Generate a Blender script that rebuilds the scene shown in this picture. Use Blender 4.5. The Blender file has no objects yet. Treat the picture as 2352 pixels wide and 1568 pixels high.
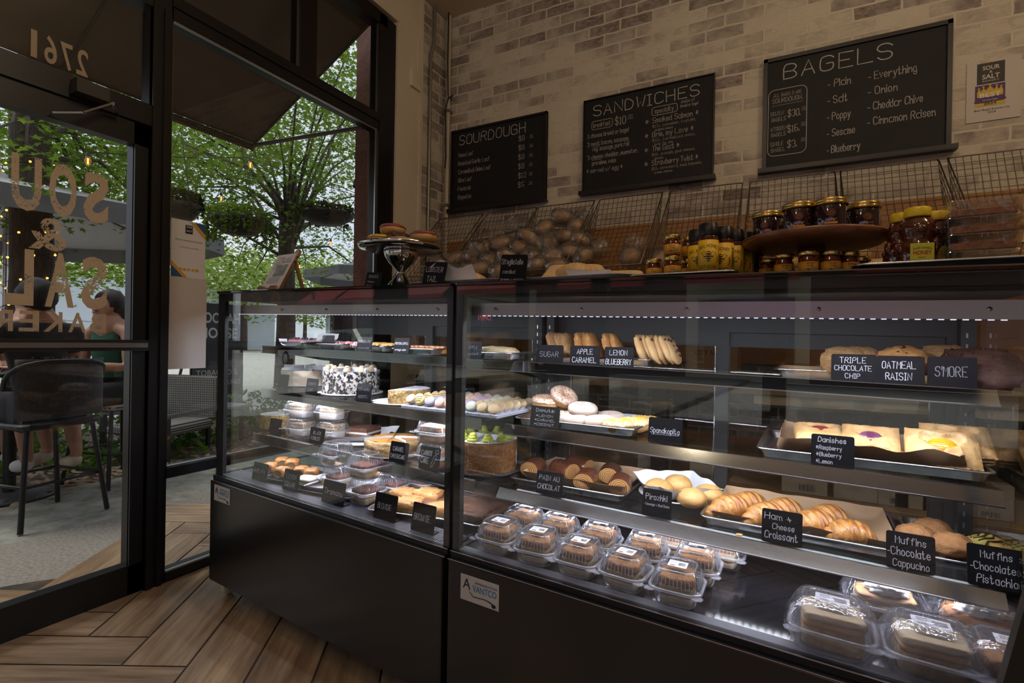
import bpy, bmesh, math, random
from mathutils import Vector, Matrix, noise
from math import sin, cos, pi, radians as RAD
random.seed(7)
SC = bpy.context.scene
COL = SC.collection

# ---------------------------------------------------------------- camera
F_PX, IW, IH = 1162.934, 2352.0, 1568.0
CAM = Vector((0.0, 0.0, 1.05))
YAW, PITCH, ROLL = 0.48849, -0.0014875, 0.016928
_f = Vector((-sin(YAW) * cos(PITCH), cos(YAW) * cos(PITCH), sin(PITCH)))
_r = Vector((cos(YAW), sin(YAW), 0))
_u = _r.cross(_f)
CR = _r * cos(ROLL) + _u * sin(ROLL)
CU = -_r * sin(ROLL) + _u * cos(ROLL)
CF = _f
cam_d = bpy.data.cameras.new('camera')
cam = bpy.data.objects.new('camera', cam_d)
COL.objects.link(cam)
cam_d.sensor_width = 36.0
cam_d.lens = F_PX * 36.0 / IW
cam_d.clip_start = 0.05
cam_d.clip_end = 400
cam.matrix_world = Matrix(((CR.x, CU.x, -CF.x, CAM.x), (CR.y, CU.y, -CF.y, CAM.y), (CR.z, CU.z, -CF.z, CAM.z), (0, 0, 0, 1)))
SC.camera = cam

# ---------------------------------------------------------------- sky (overcast), exposure
world = bpy.data.worlds.new('overcast_sky')
SC.world = world
world.use_nodes = True
wn = world.node_tree
wn.nodes.clear()
w_out = wn.nodes.new('ShaderNodeOutputWorld')
w_bg = wn.nodes.new('ShaderNodeBackground')
w_tc = wn.nodes.new('ShaderNodeTexCoord')
w_ns = wn.nodes.new('ShaderNodeTexNoise')
w_ns.inputs['Scale'].default_value = 2.2
w_ns.inputs['Detail'].default_value = 4
w_rp = wn.nodes.new('ShaderNodeValToRGB')
w_rp.color_ramp.elements[0].position = 0.35
w_rp.color_ramp.elements[0].color = (0.66, 0.78, 0.95, 1)
w_rp.color_ramp.elements[1].position = 0.65
w_rp.color_ramp.elements[1].color = (0.92, 0.96, 1.0, 1)
wn.links.new(w_tc.outputs['Generated'], w_ns.inputs['Vector'])
wn.links.new(w_ns.outputs['Fac'], w_rp.inputs['Fac'])
wn.links.new(w_rp.outputs['Color'], w_bg.inputs['Color'])
w_bg.inputs['Strength'].default_value = 1.0
wn.links.new(w_bg.outputs['Background'], w_out.inputs['Surface'])
SC.view_settings.view_transform = 'Standard'
SC.view_settings.look = 'None'
SC.view_settings.gamma = 1.0
SC.view_settings.exposure = 0.0
SC.view_settings.use_curve_mapping = False
SC.cycles.transparent_max_bounces = 40
SC.cycles.max_bounces = 8
SC.cycles.diffuse_bounces = 3
SC.cycles.glossy_bounces = 4
SC.cycles.transmission_bounces = 4
SC.cycles.sample_clamp_indirect = 4.0
SC.cycles.caustics_reflective = False
SC.cycles.caustics_refractive = False


def lamp(name, kind, loc, energy, color, size=None, size_y=None, target=None, spot=None):
    d = bpy.data.lights.new(name, kind)
    d.energy = energy
    d.color = color
    if kind == 'AREA':
        d.shape = 'RECTANGLE'
        d.size = size
        d.size_y = size_y
    elif size:
        d.shadow_soft_size = size
    if spot:
        d.spot_size = spot
        d.spot_blend = 0.6
    o = bpy.data.objects.new(name, d)
    COL.objects.link(o)
    o.location = loc
    if target is not None:
        o.rotation_euler = (Vector(target) - Vector(loc)).to_track_quat('-Z', 'Y').to_euler()
    return o


# the hazy sun, high behind the shop's trees, and the warm ceiling lamps over the counter and over the floor
SUN_E, CEIL_E = 1.9, 14.0
_s = bpy.data.lights.new('hazy_sun', 'SUN')
_s.energy = SUN_E
_s.angle = RAD(25)
_s.color = (1.0, 0.95, 0.86)
sun = bpy.data.objects.new('hazy_sun', _s)
COL.objects.link(sun)
sun.location = (-20, 5, 30)
sun.rotation_euler = Vector((0.45, 0.25, -1.0)).to_track_quat('-Z', 'Y').to_euler()
for _x, _y, _k in ((0.1, 1.05, 1.0), (1.5, 1.15, 1.4), (0.3, -0.6, 0.7), (2.5, 0.6, 0.8), (-0.9, -1.2, 0.8)):
    lamp('ceiling_lamp_light', 'POINT', (_x, _y, 3.05), CEIL_E * _k, (1.0, 0.78, 0.53), size=0.09)


# ---------------------------------------------------------------- picture geometry helpers: a pixel of the photograph and a known plane give a place
def ray(px, py):
    return CF + CR * ((px - IW / 2) / F_PX) - CU * ((py - IH / 2) / F_PX)


def on_x(px, py, x):
    d = ray(px, py)
    return CAM + d * ((x - CAM.x) / d.x)


def on_y(px, py, y):
    d = ray(px, py)
    return CAM + d * ((y - CAM.y) / d.y)


def on_z(px, py, z):
    d = ray(px, py)
    return CAM + d * ((z - CAM.z) / d.z)


class Frame:
    """one display case: a runs along its front, b into its depth, h above the floor (the shop floor falls about one degree)"""
    def __init__(s, o, yaw, tilt):
        s.O = Vector(o)
        s.yaw = yaw
        s.da = Vector((cos(yaw) * cos(tilt), sin(yaw) * cos(tilt), sin(tilt)))
        s.db = Vector((-sin(yaw), cos(yaw), 0))

    def P(s, a, b, h):
        return s.O + s.da * a + s.db * b + Vector((0, 0, h))

    def a_at(s, px, b, h):
        n = CF * ((px - IW / 2) / F_PX) - CR      # plane through the camera and the pixel column
        q = s.P(0, b, h) - CAM
        return -(n.dot(q)) / n.dot(s.da)

    def on_h(s, px, py, h):
        d = ray(px, py)
        m = Matrix((s.da, s.db, Vector((0, 0, 1)))).transposed().inverted()
        c = m @ (CAM - s.O)
        e = m @ d
        t = (h - c.z) / e.z
        return c.x + t * e.x, c.y + t * e.y


TILT = -0.0172412
LC = Frame((-2.0296, 1.2381, 0.0), -0.069095, TILT)
RC = Frame((-0.8017, 1.1518, -0.0212), -0.04448, TILT)


# ---------------------------------------------------------------- materials
MATS = {}


def nmat(name):
    m = bpy.data.materials.new(name)
    m.use_nodes = True
    m.node_tree.nodes.clear()
    o = m.node_tree.nodes.new('ShaderNodeOutputMaterial')
    return m, m.node_tree, o


def ramp(nt, fac, stops):
    r = nt.nodes.new('ShaderNodeValToRGB')
    el = r.color_ramp.elements
    while len(el) < len(stops):
        el.new(0.5)
    for e, (p, c) in zip(el, stops):
        e.position = p
        e.color = (c[0], c[1], c[2], 1)
    nt.links.new(fac, r.inputs['Fac'])
    return r.outputs['Color']


def coords(nt, scale=(1, 1, 1), kind='Object', rot=(0, 0, 0)):
    t = nt.nodes.new('ShaderNodeTexCoord')
    mp = nt.nodes.new('ShaderNodeMapping')
    mp.inputs['Scale'].default_value = scale
    mp.inputs['Rotation'].default_value = rot
    nt.links.new(t.outputs[kind], mp.inputs['Vector'])
    return mp.outputs['Vector']


def tex(nt, vec, kind='Noise', scale=10, detail=4, rough=0.6, out=None):
    n = nt.nodes.new('ShaderNodeTex' + kind)
    n.inputs['Scale'].default_value = scale
    if kind == 'Noise':
        n.inputs['Detail'].default_value = detail
        n.inputs['Roughness'].default_value = rough
    nt.links.new(vec, n.inputs['Vector'])
    return n.outputs[out or ('Fac' if kind == 'Noise' else 'Distance')]


def M(name, c, rough=0.5, metal=0.0, c2=None, scale=20.0, bump=0.0, bscale=None, stretch=(1, 1, 1), coat=0.0, spec=0.5,
      sss=0.0, lo=0.35, hi=0.65, emit=0.0, trans=0.0, kind='Noise', coord='Object', alpha=1.0, aniso=0):
    """principled material: one colour, or two mixed by noise, with an optional bump"""
    if name in MATS:
        return MATS[name]
    m, nt, o = nmat(name)
    p = nt.nodes.new('ShaderNodeBsdfPrincipled')
    p.inputs['Base Color'].default_value = (c[0], c[1], c[2], 1)
    p.inputs['Roughness'].default_value = rough
    p.inputs['Metallic'].default_value = metal
    p.inputs['Specular IOR Level'].default_value = spec
    p.inputs['Coat Weight'].default_value = coat
    if sss:
        p.inputs['Subsurface Weight'].default_value = sss
        p.inputs['Subsurface Radius'].default_value = (0.01, 0.006, 0.003)
    if emit:
        p.inputs['Emission Color'].default_value = (c[0], c[1], c[2], 1)
        p.inputs['Emission Strength'].default_value = emit
    if trans:
        p.inputs['Transmission Weight'].default_value = trans
    p.inputs['Alpha'].default_value = alpha
    if c2 is not None or bump:
        v = coords(nt, stretch, coord)
    if c2 is not None:
        f = tex(nt, v, kind, scale)
        nt.links.new(ramp(nt, f, ((lo, c), (hi, c2))), p.inputs['Base Color'])
    if bump:
        b = nt.nodes.new('ShaderNodeBump')
        b.inputs['Strength'].default_value = bump
        b.inputs['Distance'].default_value = 0.004
        nt.links.new(tex(nt, v, 'Noise', bscale or scale * 2), b.inputs['Height'])
        nt.links.new(b.outputs['Normal'], p.inputs['Normal'])
    nt.links.new(p.outputs['BSDF'], o.inputs['Surface'])
    MATS[name] = m
    return m


def glass(name, tint=(1, 1, 1), ior=1.45, rough=0.0, k=1.0):
    """pane glass: what lies behind shows through, the surface mirrors by its angle"""
    if name in MATS:
        return MATS[name]
    m, nt, o = nmat(name)
    t = nt.nodes.new('ShaderNodeBsdfTransparent')
    t.inputs['Color'].default_value = (*tint, 1)
    g = nt.nodes.new('ShaderNodeBsdfGlossy')
    g.inputs['Roughness'].default_value = rough
    f = nt.nodes.new('ShaderNodeFresnel')
    # the same mirror strength on the way in and on the way out of the pane
    gm = nt.nodes.new('ShaderNodeNewGeometry')
    iv = nt.nodes.new('ShaderNodeMapRange')
    iv.inputs['To Min'].default_value = ior
    iv.inputs['To Max'].default_value = 1.0 / ior
    nt.links.new(gm.outputs['Backfacing'], iv.inputs['Value'])
    nt.links.new(iv.outputs['Result'], f.inputs['IOR'])
    mu = nt.nodes.new('ShaderNodeMath')
    mu.operation = 'MULTIPLY'
    mu.inputs[1].default_value = k
    mu.use_clamp = True
    nt.links.new(f.outputs['Fac'], mu.inputs[0])
    x = nt.nodes.new('ShaderNodeMixShader')
    nt.links.new(mu.outputs[0], x.inputs['Fac'])
    nt.links.new(t.outputs[0], x.inputs[1])
    nt.links.new(g.outputs[0], x.inputs[2])
    nt.links.new(x.outputs[0], o.inputs['Surface'])
    MATS[name] = m
    return m


def film(name, tint=(0.97, 0.97, 1.0), gloss=0.5, haze=0.06, rough=0.12, bump=0.0, bscale=60, hazecol=(0.9, 0.9, 1.0)):
    """clear packing plastic: see-through, bright at grazing edges, a little milky; bump gives crinkled film"""
    if name in MATS:
        return MATS[name]
    m, nt, o = nmat(name)
    t = nt.nodes.new('ShaderNodeBsdfTransparent')
    t.inputs['Color'].default_value = (*tint, 1)
    g = nt.nodes.new('ShaderNodeBsdfGlossy')
    g.inputs['Roughness'].default_value = rough
    d = nt.nodes.new('ShaderNodeBsdfTranslucent')
    d.inputs['Color'].default_value = (*hazecol, 1)
    d2 = nt.nodes.new('ShaderNodeBsdfDiffuse')
    d2.inputs['Color'].default_value = (*hazecol, 1)
    dm = nt.nodes.new('ShaderNodeMixShader')
    dm.inputs['Fac'].default_value = 0.5
    nt.links.new(d.outputs[0], dm.inputs[1])
    nt.links.new(d2.outputs[0], dm.inputs[2])
    lw = nt.nodes.new('ShaderNodeLayerWeight')
    lw.inputs['Blend'].default_value = 0.35
    if bump:
        b = nt.nodes.new('ShaderNodeBump')
        b.inputs['Strength'].default_value = bump
        b.inputs['Distance'].default_value = 0.01
        nt.links.new(tex(nt, coords(nt, (1, 1, 0.5)), 'Noise', bscale, 2, 0.5), b.inputs['Height'])
        for s in (g, lw):
            nt.links.new(b.outputs['Normal'], s.inputs['Normal'])
    mu = nt.nodes.new('ShaderNodeMath')
    mu.operation = 'MULTIPLY'
    mu.inputs[1].default_value = gloss
    nt.links.new(lw.outputs['Facing'], mu.inputs[0])
    h = nt.nodes.new('ShaderNodeMixShader')
    h.inputs['Fac'].default_value = haze
    nt.links.new(t.outputs[0], h.inputs[1])
    nt.links.new(dm.outputs[0], h.inputs[2])
    x = nt.nodes.new('ShaderNodeMixShader')
    nt.links.new(mu.outputs[0], x.inputs['Fac'])
    nt.links.new(h.outputs[0], x.inputs[1])
    nt.links.new(g.outputs[0], x.inputs[2])
    nt.links.new(x.outputs[0], o.inputs['Surface'])
    MATS[name] = m
    return m


def glow(name, c, s):
    if name in MATS:
        return MATS[name]
    m, nt, o = nmat(name)
    e = nt.nodes.new('ShaderNodeEmission')
    e.inputs['Color'].default_value = (*c, 1)
    e.inputs['Strength'].default_value = s
    nt.links.new(e.outputs[0], o.inputs['Surface'])
    MATS[name] = m
    return m


# ---------------------------------------------------------------- mesh building
def T(x=0, y=0, z=0):
    return Matrix.Translation((x, y, z))


def R(ax, deg):
    return Matrix.Rotation(RAD(deg), 4, ax)


def S(x, y=None, z=None):
    return Matrix.Diagonal((x, x if y is None else y, x if z is None else z, 1))


def rrect(w, d, r, n=4):
    """rounded rectangle outline, counter-clockwise"""
    out = []
    for cx, cy, a0 in ((w / 2 - r, d / 2 - r, 0), (-w / 2 + r, d / 2 - r, 90), (-w / 2 + r, -d / 2 + r, 180), (w / 2 - r, -d / 2 + r, 270)):
        for i in range(n + 1):
            a = RAD(a0 + 90.0 * i / n)
            out.append((cx + r * cos(a), cy + r * sin(a)))
    return out


class MB:
    def __init__(s):
        s.v, s.f, s.mi, s.sm = [], [], [], []

    def add(s, vs, fs, mat=0, smooth=False, mtx=None):
        b = len(s.v)
        s.v += [tuple(mtx @ Vector(p)) if mtx is not None else tuple(p) for p in vs]
        s.f += [tuple(b + i for i in f) for f in fs]
        s.mi += [mat] * len(fs)
        s.sm += [smooth] * len(fs)
        return s

    def box(s, c, d, mat=0, mtx=None):
        x, y, z = c
        a, b, e = d[0] / 2, d[1] / 2, d[2] / 2
        vs = [(x + i * a, y + j * b, z + k * e) for k in (-1, 1) for i, j in ((-1, -1), (1, -1), (1, 1), (-1, 1))]
        return s.add(vs, [(3, 2, 1, 0), (4, 5, 6, 7), (0, 1, 5, 4), (1, 2, 6, 5), (2, 3, 7, 6), (3, 0, 4, 7)], mat, False, mtx)

    def loft(s, rings, closed=True, cap0=True, cap1=True, mat=0, smooth=True, mtx=None):
        n = len(rings[0])
        vs = [p for r in rings for p in r]
        fs = []
        m = n if closed else n - 1
        for k in range(len(rings) - 1):
            for i in range(m):
                j = (i + 1) % n
                fs.append((k * n + i, k * n + j, (k + 1) * n + j, (k + 1) * n + i))
        s.add(vs, fs, mat, smooth, mtx)
        if cap0:
            s.add(rings[0], [tuple(range(n))[::-1]], mat, False, mtx)
        if cap1:
            s.add(rings[-1], [tuple(range(n))], mat, False, mtx)
        return s

    def rbox(s, c, d, r=0.004, ch=0.002, mat=0, n=3, mtx=None, top=1.0):
        """box with rounded upright edges and chamfered top and bottom"""
        x, y, z = c
        w, e, h = d
        r = min(r, w * .49, e * .49)
        ch = min(ch, h * .45, w * .3, e * .3)
        rings = []
        for q, zz, sc in ((ch, -h / 2, 1), (0, -h / 2 + ch, 1), (0, h / 2 - ch, top), (ch, h / 2, top)):
            rings.append([(x + p[0], y + p[1], z + zz) for p in rrect((w - 2 * q) * sc, (e - 2 * q) * sc, max(r - q * .5, 1e-4), n)])
        return s.loft(rings, mat=mat, smooth=False, mtx=mtx)

    def lathe(s, prof, n=24, mat=0, smooth=True, mtx=None, cap0=False, cap1=False, arc=1.0):
        rings = []
        for r, z in prof:
            rings.append([(r * cos(2 * pi * arc * i / n), r * sin(2 * pi * arc * i / n), z) for i in range(n if arc == 1 else n + 1)])
        return s.loft(rings, arc == 1, cap0, cap1, mat, smooth, mtx)

    def tube(s, path, r, n=6, mat=0, smooth=True, mtx=None, cap=True, closed=False):
        pts = [Vector(p) for p in path]
        rings = []
        N = len(pts)
        nrm = None
        for i, p in enumerate(pts):
            if closed:
                t = pts[(i + 1) % N] - pts[i - 1]
            else:
                t = pts[min(i + 1, N - 1)] - pts[max(i - 1, 0)]
            t.normalize()
            if nrm is None:
                nrm = t.orthogonal().normalized()
            else:
                nrm = (nrm - t * nrm.dot(t))
                if nrm.length < 1e-6:
                    nrm = t.orthogonal()
                nrm.normalize()
            bi = t.cross(nrm)
            rr = r[i] if isinstance(r, (list, tuple)) else r
            rings.append([tuple(p + nrm * (rr * cos(2 * pi * k / n)) + bi * (rr * sin(2 * pi * k / n))) for k in range(n)])
        if closed:
            rings.append(rings[0])
            cap = False
        return s.loft(rings, True, cap, cap, mat, smooth, mtx)

    def blob(s, rad, amp=0.1, fr=2.0, seg=20, rings=12, seed=0, mat=0, mtx=None, flat=0.0, power=1.0, oct=2):
        """noisy ellipsoid; flat cuts its underside level; power > 1 squares the sides"""
        rs = []
        off = Vector((seed * 3.17, seed * 1.3, seed * 0.7))
        for k in range(rings + 1):
            ph = pi * k / rings - pi / 2
            row = []
            for i in range(seg):
                th = 2 * pi * i / seg
                d = Vector((cos(ph) * cos(th), cos(ph) * sin(th), sin(ph)))
                e = 1 + amp * (noise.fractal(d * fr + off, 1.0, 2.0, oct))
                sg = lambda q: math.copysign(abs(q) ** (1 / power), q)
                p = Vector((sg(d.x) * rad[0], sg(d.y) * rad[1], sg(d.z) * rad[2])) * e
                if flat and p.z < -rad[2] * (1 - flat):
                    p.z = -rad[2] * (1 - flat)
                row.append(tuple(p))
            rs.append(row)
        return s.loft(rs, True, False, False, mat, True, mtx)

    def torus(s, R0, r, n=28, m=12, mat=0, mtx=None, a0=0, a1=360, sq=1.0, wob=0.0, seed=0):
        vs, fs = [], []
        full = abs(a1 - a0) >= 360
        mm = m if full else m + 1
        for i in range(n):
            t = 2 * pi * i / n
            w = 1 + wob * noise.noise(Vector((cos(t) * 1.7, sin(t) * 1.7, seed)))
            for j in range(mm):
                p = RAD(a0 + (a1 - a0) * j / m)
                q = R0 + r * w * cos(p)
                vs.append((q * cos(t), q * sin(t), r * sq * w * sin(p)))
        for i in range(n):
            for j in range(m):
                j2 = (j + 1) % mm if full else j + 1
                fs.append((i * mm + j, ((i + 1) % n) * mm + j, ((i + 1) % n) * mm + j2, i * mm + j2))
        return s.add(vs, fs, mat, True, mtx)

    def grid(s, fn, nu, nv, mat=0, smooth=True, mtx=None):
        vs = [fn(i / nu, j / nv) for i in range(nu + 1) for j in range(nv + 1)]
        fs = [(i * (nv + 1) + j, (i + 1) * (nv + 1) + j, (i + 1) * (nv + 1) + j + 1, i * (nv + 1) + j + 1) for i in range(nu) for j in range(nv)]
        return s.add(vs, fs, mat, smooth, mtx)

    def prism(s, pts, y0, y1, mat=0, mtx=None, axis='y'):
        """outline in x,z pushed from y0 to y1"""
        n = len(pts)
        if axis == 'y':
            a = [(p[0], y0, p[1]) for p in pts]
            b = [(p[0], y1, p[1]) for p in pts]
        elif axis == 'x':
            a = [(y0, p[0], p[1]) for p in pts]
            b = [(y1, p[0], p[1]) for p in pts]
        else:
            a = [(p[0], p[1], y0) for p in pts]
            b = [(p[0], p[1], y1) for p in pts]
        return s.loft([a, b], True, True, True, mat, False, mtx)

    def build(s, name, mats, parent=None, loc=None, rz=0.0, mtx=None, fix=True):
        me = bpy.data.meshes.new(name)
        me.from_pydata(s.v, [], s.f)
        for m in (mats if isinstance(mats, (list, tuple)) else [mats]):
            me.materials.append(m)
        me.polygons.foreach_set('material_index', s.mi)
        me.polygons.foreach_set('use_smooth', s.sm)
        if fix:
            bm = bmesh.new()
            bm.from_mesh(me)
            bmesh.ops.recalc_face_normals(bm, faces=bm.faces)
            bm.to_mesh(me)
            bm.free()
        me.update()
        o = bpy.data.objects.new(name, me)
        COL.objects.link(o)
        if parent is not None:
            o.parent = parent
        if mtx is not None:
            o.matrix_local = mtx
        elif loc is not None:
            o.location = loc
            o.rotation_euler = (0, 0, rz)
        return o


def tag(o, label=None, cat=None, group=None, kind=None):
    if label:
        o['label'] = label
    if cat:
        o['category'] = cat
    if group:
        o['group'] = group
    if kind:
        o['kind'] = kind
    return o


def empty(name, label, cat, loc=(0, 0, 0), rz=0.0, group=None, mtx=None):
    o = bpy.data.objects.new(name, None)
    o.empty_display_size = 0.05
    COL.objects.link(o)
    if mtx is not None:
        o.matrix_world = mtx
    else:
        o.location = loc
        o.rotation_euler = (0, 0, rz)
    return tag(o, label, cat, group)


def dup(root, label, loc, rz=0.0, rx=0.0, ry=0.0, sc=None, group=None, mtx=None):
    """a copy of a thing with copies of its parts and sub-parts"""
    def cp(o, par):
        c = o.copy()
        COL.objects.link(c)
        if par is not None:
            c.parent = par
        for ch in o.children:
            cp(ch, c)
        return c
    r = cp(root, None)
    if mtx is not None:
        r.matrix_world = mtx
    else:
        r.location = loc
        r.rotation_euler = (rx, ry, rz)
        if sc:
            r.scale = sc if isinstance(sc, (tuple, list)) else (sc, sc, sc)
    r['label'] = label
    if group:
        r['group'] = group
    return r


def place(root, loc, rz=0.0, rx=0.0, ry=0.0, sc=None):
    root.location = loc
    root.rotation_euler = (rx, ry, rz)
    if sc:
        root.scale = sc if isinstance(sc, (tuple, list)) else (sc, sc, sc)
    return root


def struct(o):
    o['kind'] = 'structure'
    return o


# ---------------------------------------------------------------- handwriting: a single-stroke alphabet on a small grid (baseline 2, x-height 6, caps 8)
GL = {}
for _l in """A 022842 1434|B 0208384746352505 3544433202|C 4738180703123243|D 02082846443202|E 48080242 0535|F 480802 0535|G 4738180703123243453525
H 0802 4842 0545|I 1232 2228 1838|J 4843321203|K 0802 4805 1642|L 080242|M 0208254842|N 02084248|O 180703123243473818|P 02083847463505
Q 180703123243473818 2442|R 02083847463505 2542|S 4738180706153544433 21203|T 0848 2822|U 080312324348|V 082248|W 0812253248|X 0842 4802|Y 082548 2522
Z 08480242|0 180703123243473818|1 172822 1232|2 07183847460242|3 071838474635253544433212 03|4 32380444|5 48080535444332 1203|6 38180703123243443505
7 084812|8 180706153546473818 150403123243443515|9 4515060718384744331 2|$ 47381807061535444332 1203 2921|a 352616050312223335 3632|b 0802 0516263533221203
c 3526160503122233|d 3832 352616050312 2233|e 04343526160503122233|f 37281712 0626|g 3526160503122233 3631201001|h 0802 0415263532|i 1612 1718
j 26211001 2728|k 0802 3604 1532|l 1812|m 0602 05162522 25364542|n 0602 0415263532|o 160503122233352616|p 0600 0516263533221203|q 3630 352616050312 2233
r 0602 04152635|s 35261605142433221203|t 1813122233 0626|u 0603122233 3632|v 061236|w 0612243246|x 0632 3602|y 0613 361000|z 06360232|. 1213|, 1311
- 0424|: 1213 1516|+ 0434 1622|& 4216172837360403122244|/ 0248|* 0545 1337 1733|' 1816|( 3818070312 32|) 0818373 31202|! 1814 1312|~ 0617 2637""".split('\n'):
    for _g in _l.split('|'):
        _c, _s = _g[0], _g[2:]
        _st, _cur = [], []
        # odd leftovers join the next run, so a split pair still reads
        buf = ''
        for tok in _s.split(' '):
            buf += tok
            if len(buf) % 2 == 0:
                _st.append([(int(buf[i]), int(buf[i + 1]) - 2) for i in range(0, len(buf), 2)])
                buf = ''
        GL[_c] = _st
ROUND = set('BCDGJOPQRSU023568 9abcdefghmnopqrstu$&')


def chaikin(p):
    if len(p) < 3:
        return p
    o = [p[0]]
    for a, b in zip(p[:-1], p[1:]):
        o += [(a[0] * .75 + b[0] * .25, a[1] * .75 + b[1] * .25), (a[0] * .25 + b[0] * .75, a[1] * .25 + b[1] * .75)]
    return o + [p[-1]]


def hand(mb, text, x, z, ht, y=0.0, lw=None, width=None, align='l', jit=0.12, mat=0, wide=1.0, slope=0.0, rnd=None):
    """chalk writing in the x,z plane at depth y: caps of height ht, each stroke a flat ribbon"""
    rnd = rnd or random
    u = ht / 6.0
    lw = lw or ht * 0.09
    adv = []
    for ch in text:
        g = GL.get(ch)
        w = 2.6 if g is None else max(q[0] for st in g for q in st) - min(q[0] for st in g for q in st) + 1.5
        adv.append(w)
    tot = sum(adv) * u * wide
    k = wide
    if width:
        k = wide * width / tot
        tot = width
    if align == 'c':
        x -= tot / 2
    elif align == 'r':
        x -= tot
    x0 = x
    for ch, w in zip(text, adv):
        g = GL.get(ch)
        if g:
            lo = min(q[0] for st in g for q in st)
            dz = rnd.uniform(-jit, jit) * u
            sk = rnd.uniform(-jit, jit) * .5
            for st in g:
                p = [((q[0] - lo + rnd.uniform(-jit, jit)) * u * k + q[1] * sk * u, (q[1] + rnd.uniform(-jit, jit)) * u + dz) for q in st]
                if ch in ROUND:
                    p = chaikin(chaikin(p))
                vs, fs = [], []
                for i, q in enumerate(p):
                    a = p[max(i - 1, 0)]
                    b = p[min(i + 1, len(p) - 1)]
                    t = Vector((b[0] - a[0], b[1] - a[1]))
                    if t.length < 1e-9:
                        t = Vector((1, 0))
                    t.normalize()
                    nx, nz = -t.y * lw / 2, t.x * lw / 2
                    ex = (t.x * lw / 2 if i == len(p) - 1 else (-t.x * lw / 2 if i == 0 else 0))
                    ez = (t.y * lw / 2 if i == len(p) - 1 else (-t.y * lw / 2 if i == 0 else 0))
                    for sgn in (1, -1):
                        xx = x + q[0] + nx * sgn + ex
                        vs.append((xx, y, z + q[1] + nz * sgn + ez + (xx - x0) * slope))
                fs = [(2 * i, 2 * i + 1, 2 * i + 3, 2 * i + 2) for i in range(len(p) - 1)]
                mb.add(vs, fs, mat)
        x += w * u * k
    return tot


def line(mb, x0, z0, x1, z1, y, lw, mat=0):
    t = Vector((x1 - x0, z1 - z0)).normalized()
    n = Vector((-t.y, t.x)) * lw / 2
    mb.add([(x0 + n.x, y, z0 + n.y), (x0 - n.x, y, z0 - n.y), (x1 - n.x, y, z1 - n.y), (x1 + n.x, y, z1 + n.y)], [(0, 1, 2, 3)], mat)


def ringline(mb, x0, z0, x1, z1, r, y, lw, mat=0):
    c = rrect(abs(x1 - x0), abs(z1 - z0), r, 4)
    mx, mz = (x0 + x1) / 2, (z0 + z1) / 2
    for a, b in zip(c, c[1:] + c[:1]):
        line(mb, mx + a[0], mz + a[1], mx + b[0], mz + b[1], y, lw, mat)


_dg = None


def printed(text, size=1.0, bold=0.0, width=None, space=1.0, extrude=0.0, align='CENTER'):
    """printed lettering as mesh data: verts in x,y and faces"""
    cu = bpy.data.curves.new('lettering', 'FONT')
    cu.body = text
    cu.size = size
    cu.offset = bold
    cu.space_character = space
    cu.align_x = align
    cu.resolution_u = 3
    o = bpy.data.objects.new('lettering', cu)
    COL.objects.link(o)
    dg = bpy.context.evaluated_depsgraph_get()
    dg.update()
    me = bpy.data.meshes.new_from_object(o.evaluated_get(dg))
    vs = [tuple(v.co) for v in me.vertices]
    fs = [tuple(p.vertices) for p in me.polygons]
    bpy.data.objects.remove(o)
    bpy.data.curves.remove(cu)
    bpy.data.meshes.remove(me)
    if width and vs:
        xs = [v[0] for v in vs]
        k = width / max(1e-9, max(xs) - min(xs))
        vs = [(v[0] * k, v[1], v[2]) for v in vs]
    return vs, fs


def text_on(mb, text, cx, cz, cap, y, mat=0, width=None, bold=0.0, curve=0.0, mirror=False, mtx=None, align='CENTER', rcyl=None):
    """printed text upright in the x,z plane at y (facing -y); curve bends its baseline; rcyl wraps it round a cylinder"""
    vs, fs = printed(text, cap / 0.70, bold * cap, width, align=align)
    out = []
    for v in vs:
        x, z = v[0], v[1]
        z += -curve * x * x
        if mirror:
            x = -x
        x += cx
        z += cz
        if rcyl:
            a = x / rcyl
            out.append((rcyl * sin(a), -rcyl * cos(a), z))
        else:
            out.append((x, y, z))
    mb.add(out, fs, mat, False, mtx)


# ================================================================ THE SHOP: floor, walls, ceiling, storefront
XW = -2.28            # inner face of the storefront
YB = 3.13             # brick wall behind the counter
ZC = 3.465
BLACK = M('black_metal', (0.008, 0.008, 0.009), 0.35, 0.0, spec=0.4)
BLACKM = M('black_matte', (0.01, 0.01, 0.01), 0.6)
ALU = M('aluminium', (0.62, 0.62, 0.64), 0.28, 1.0, c2=(0.5, 0.5, 0.52), scale=9)
STEEL = M('polished_steel', (0.7, 0.69, 0.69), 0.12, 1.0)
CHROME = M('chrome_trim', (0.62, 0.62, 0.66), 0.18, 1.0)
WHITE = M('white_paper', (0.8, 0.79, 0.8), 0.6)
PANE = glass('window_glass')


def floor_z(x):
    return -0.0172441 * (x + 2.0296)


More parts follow.
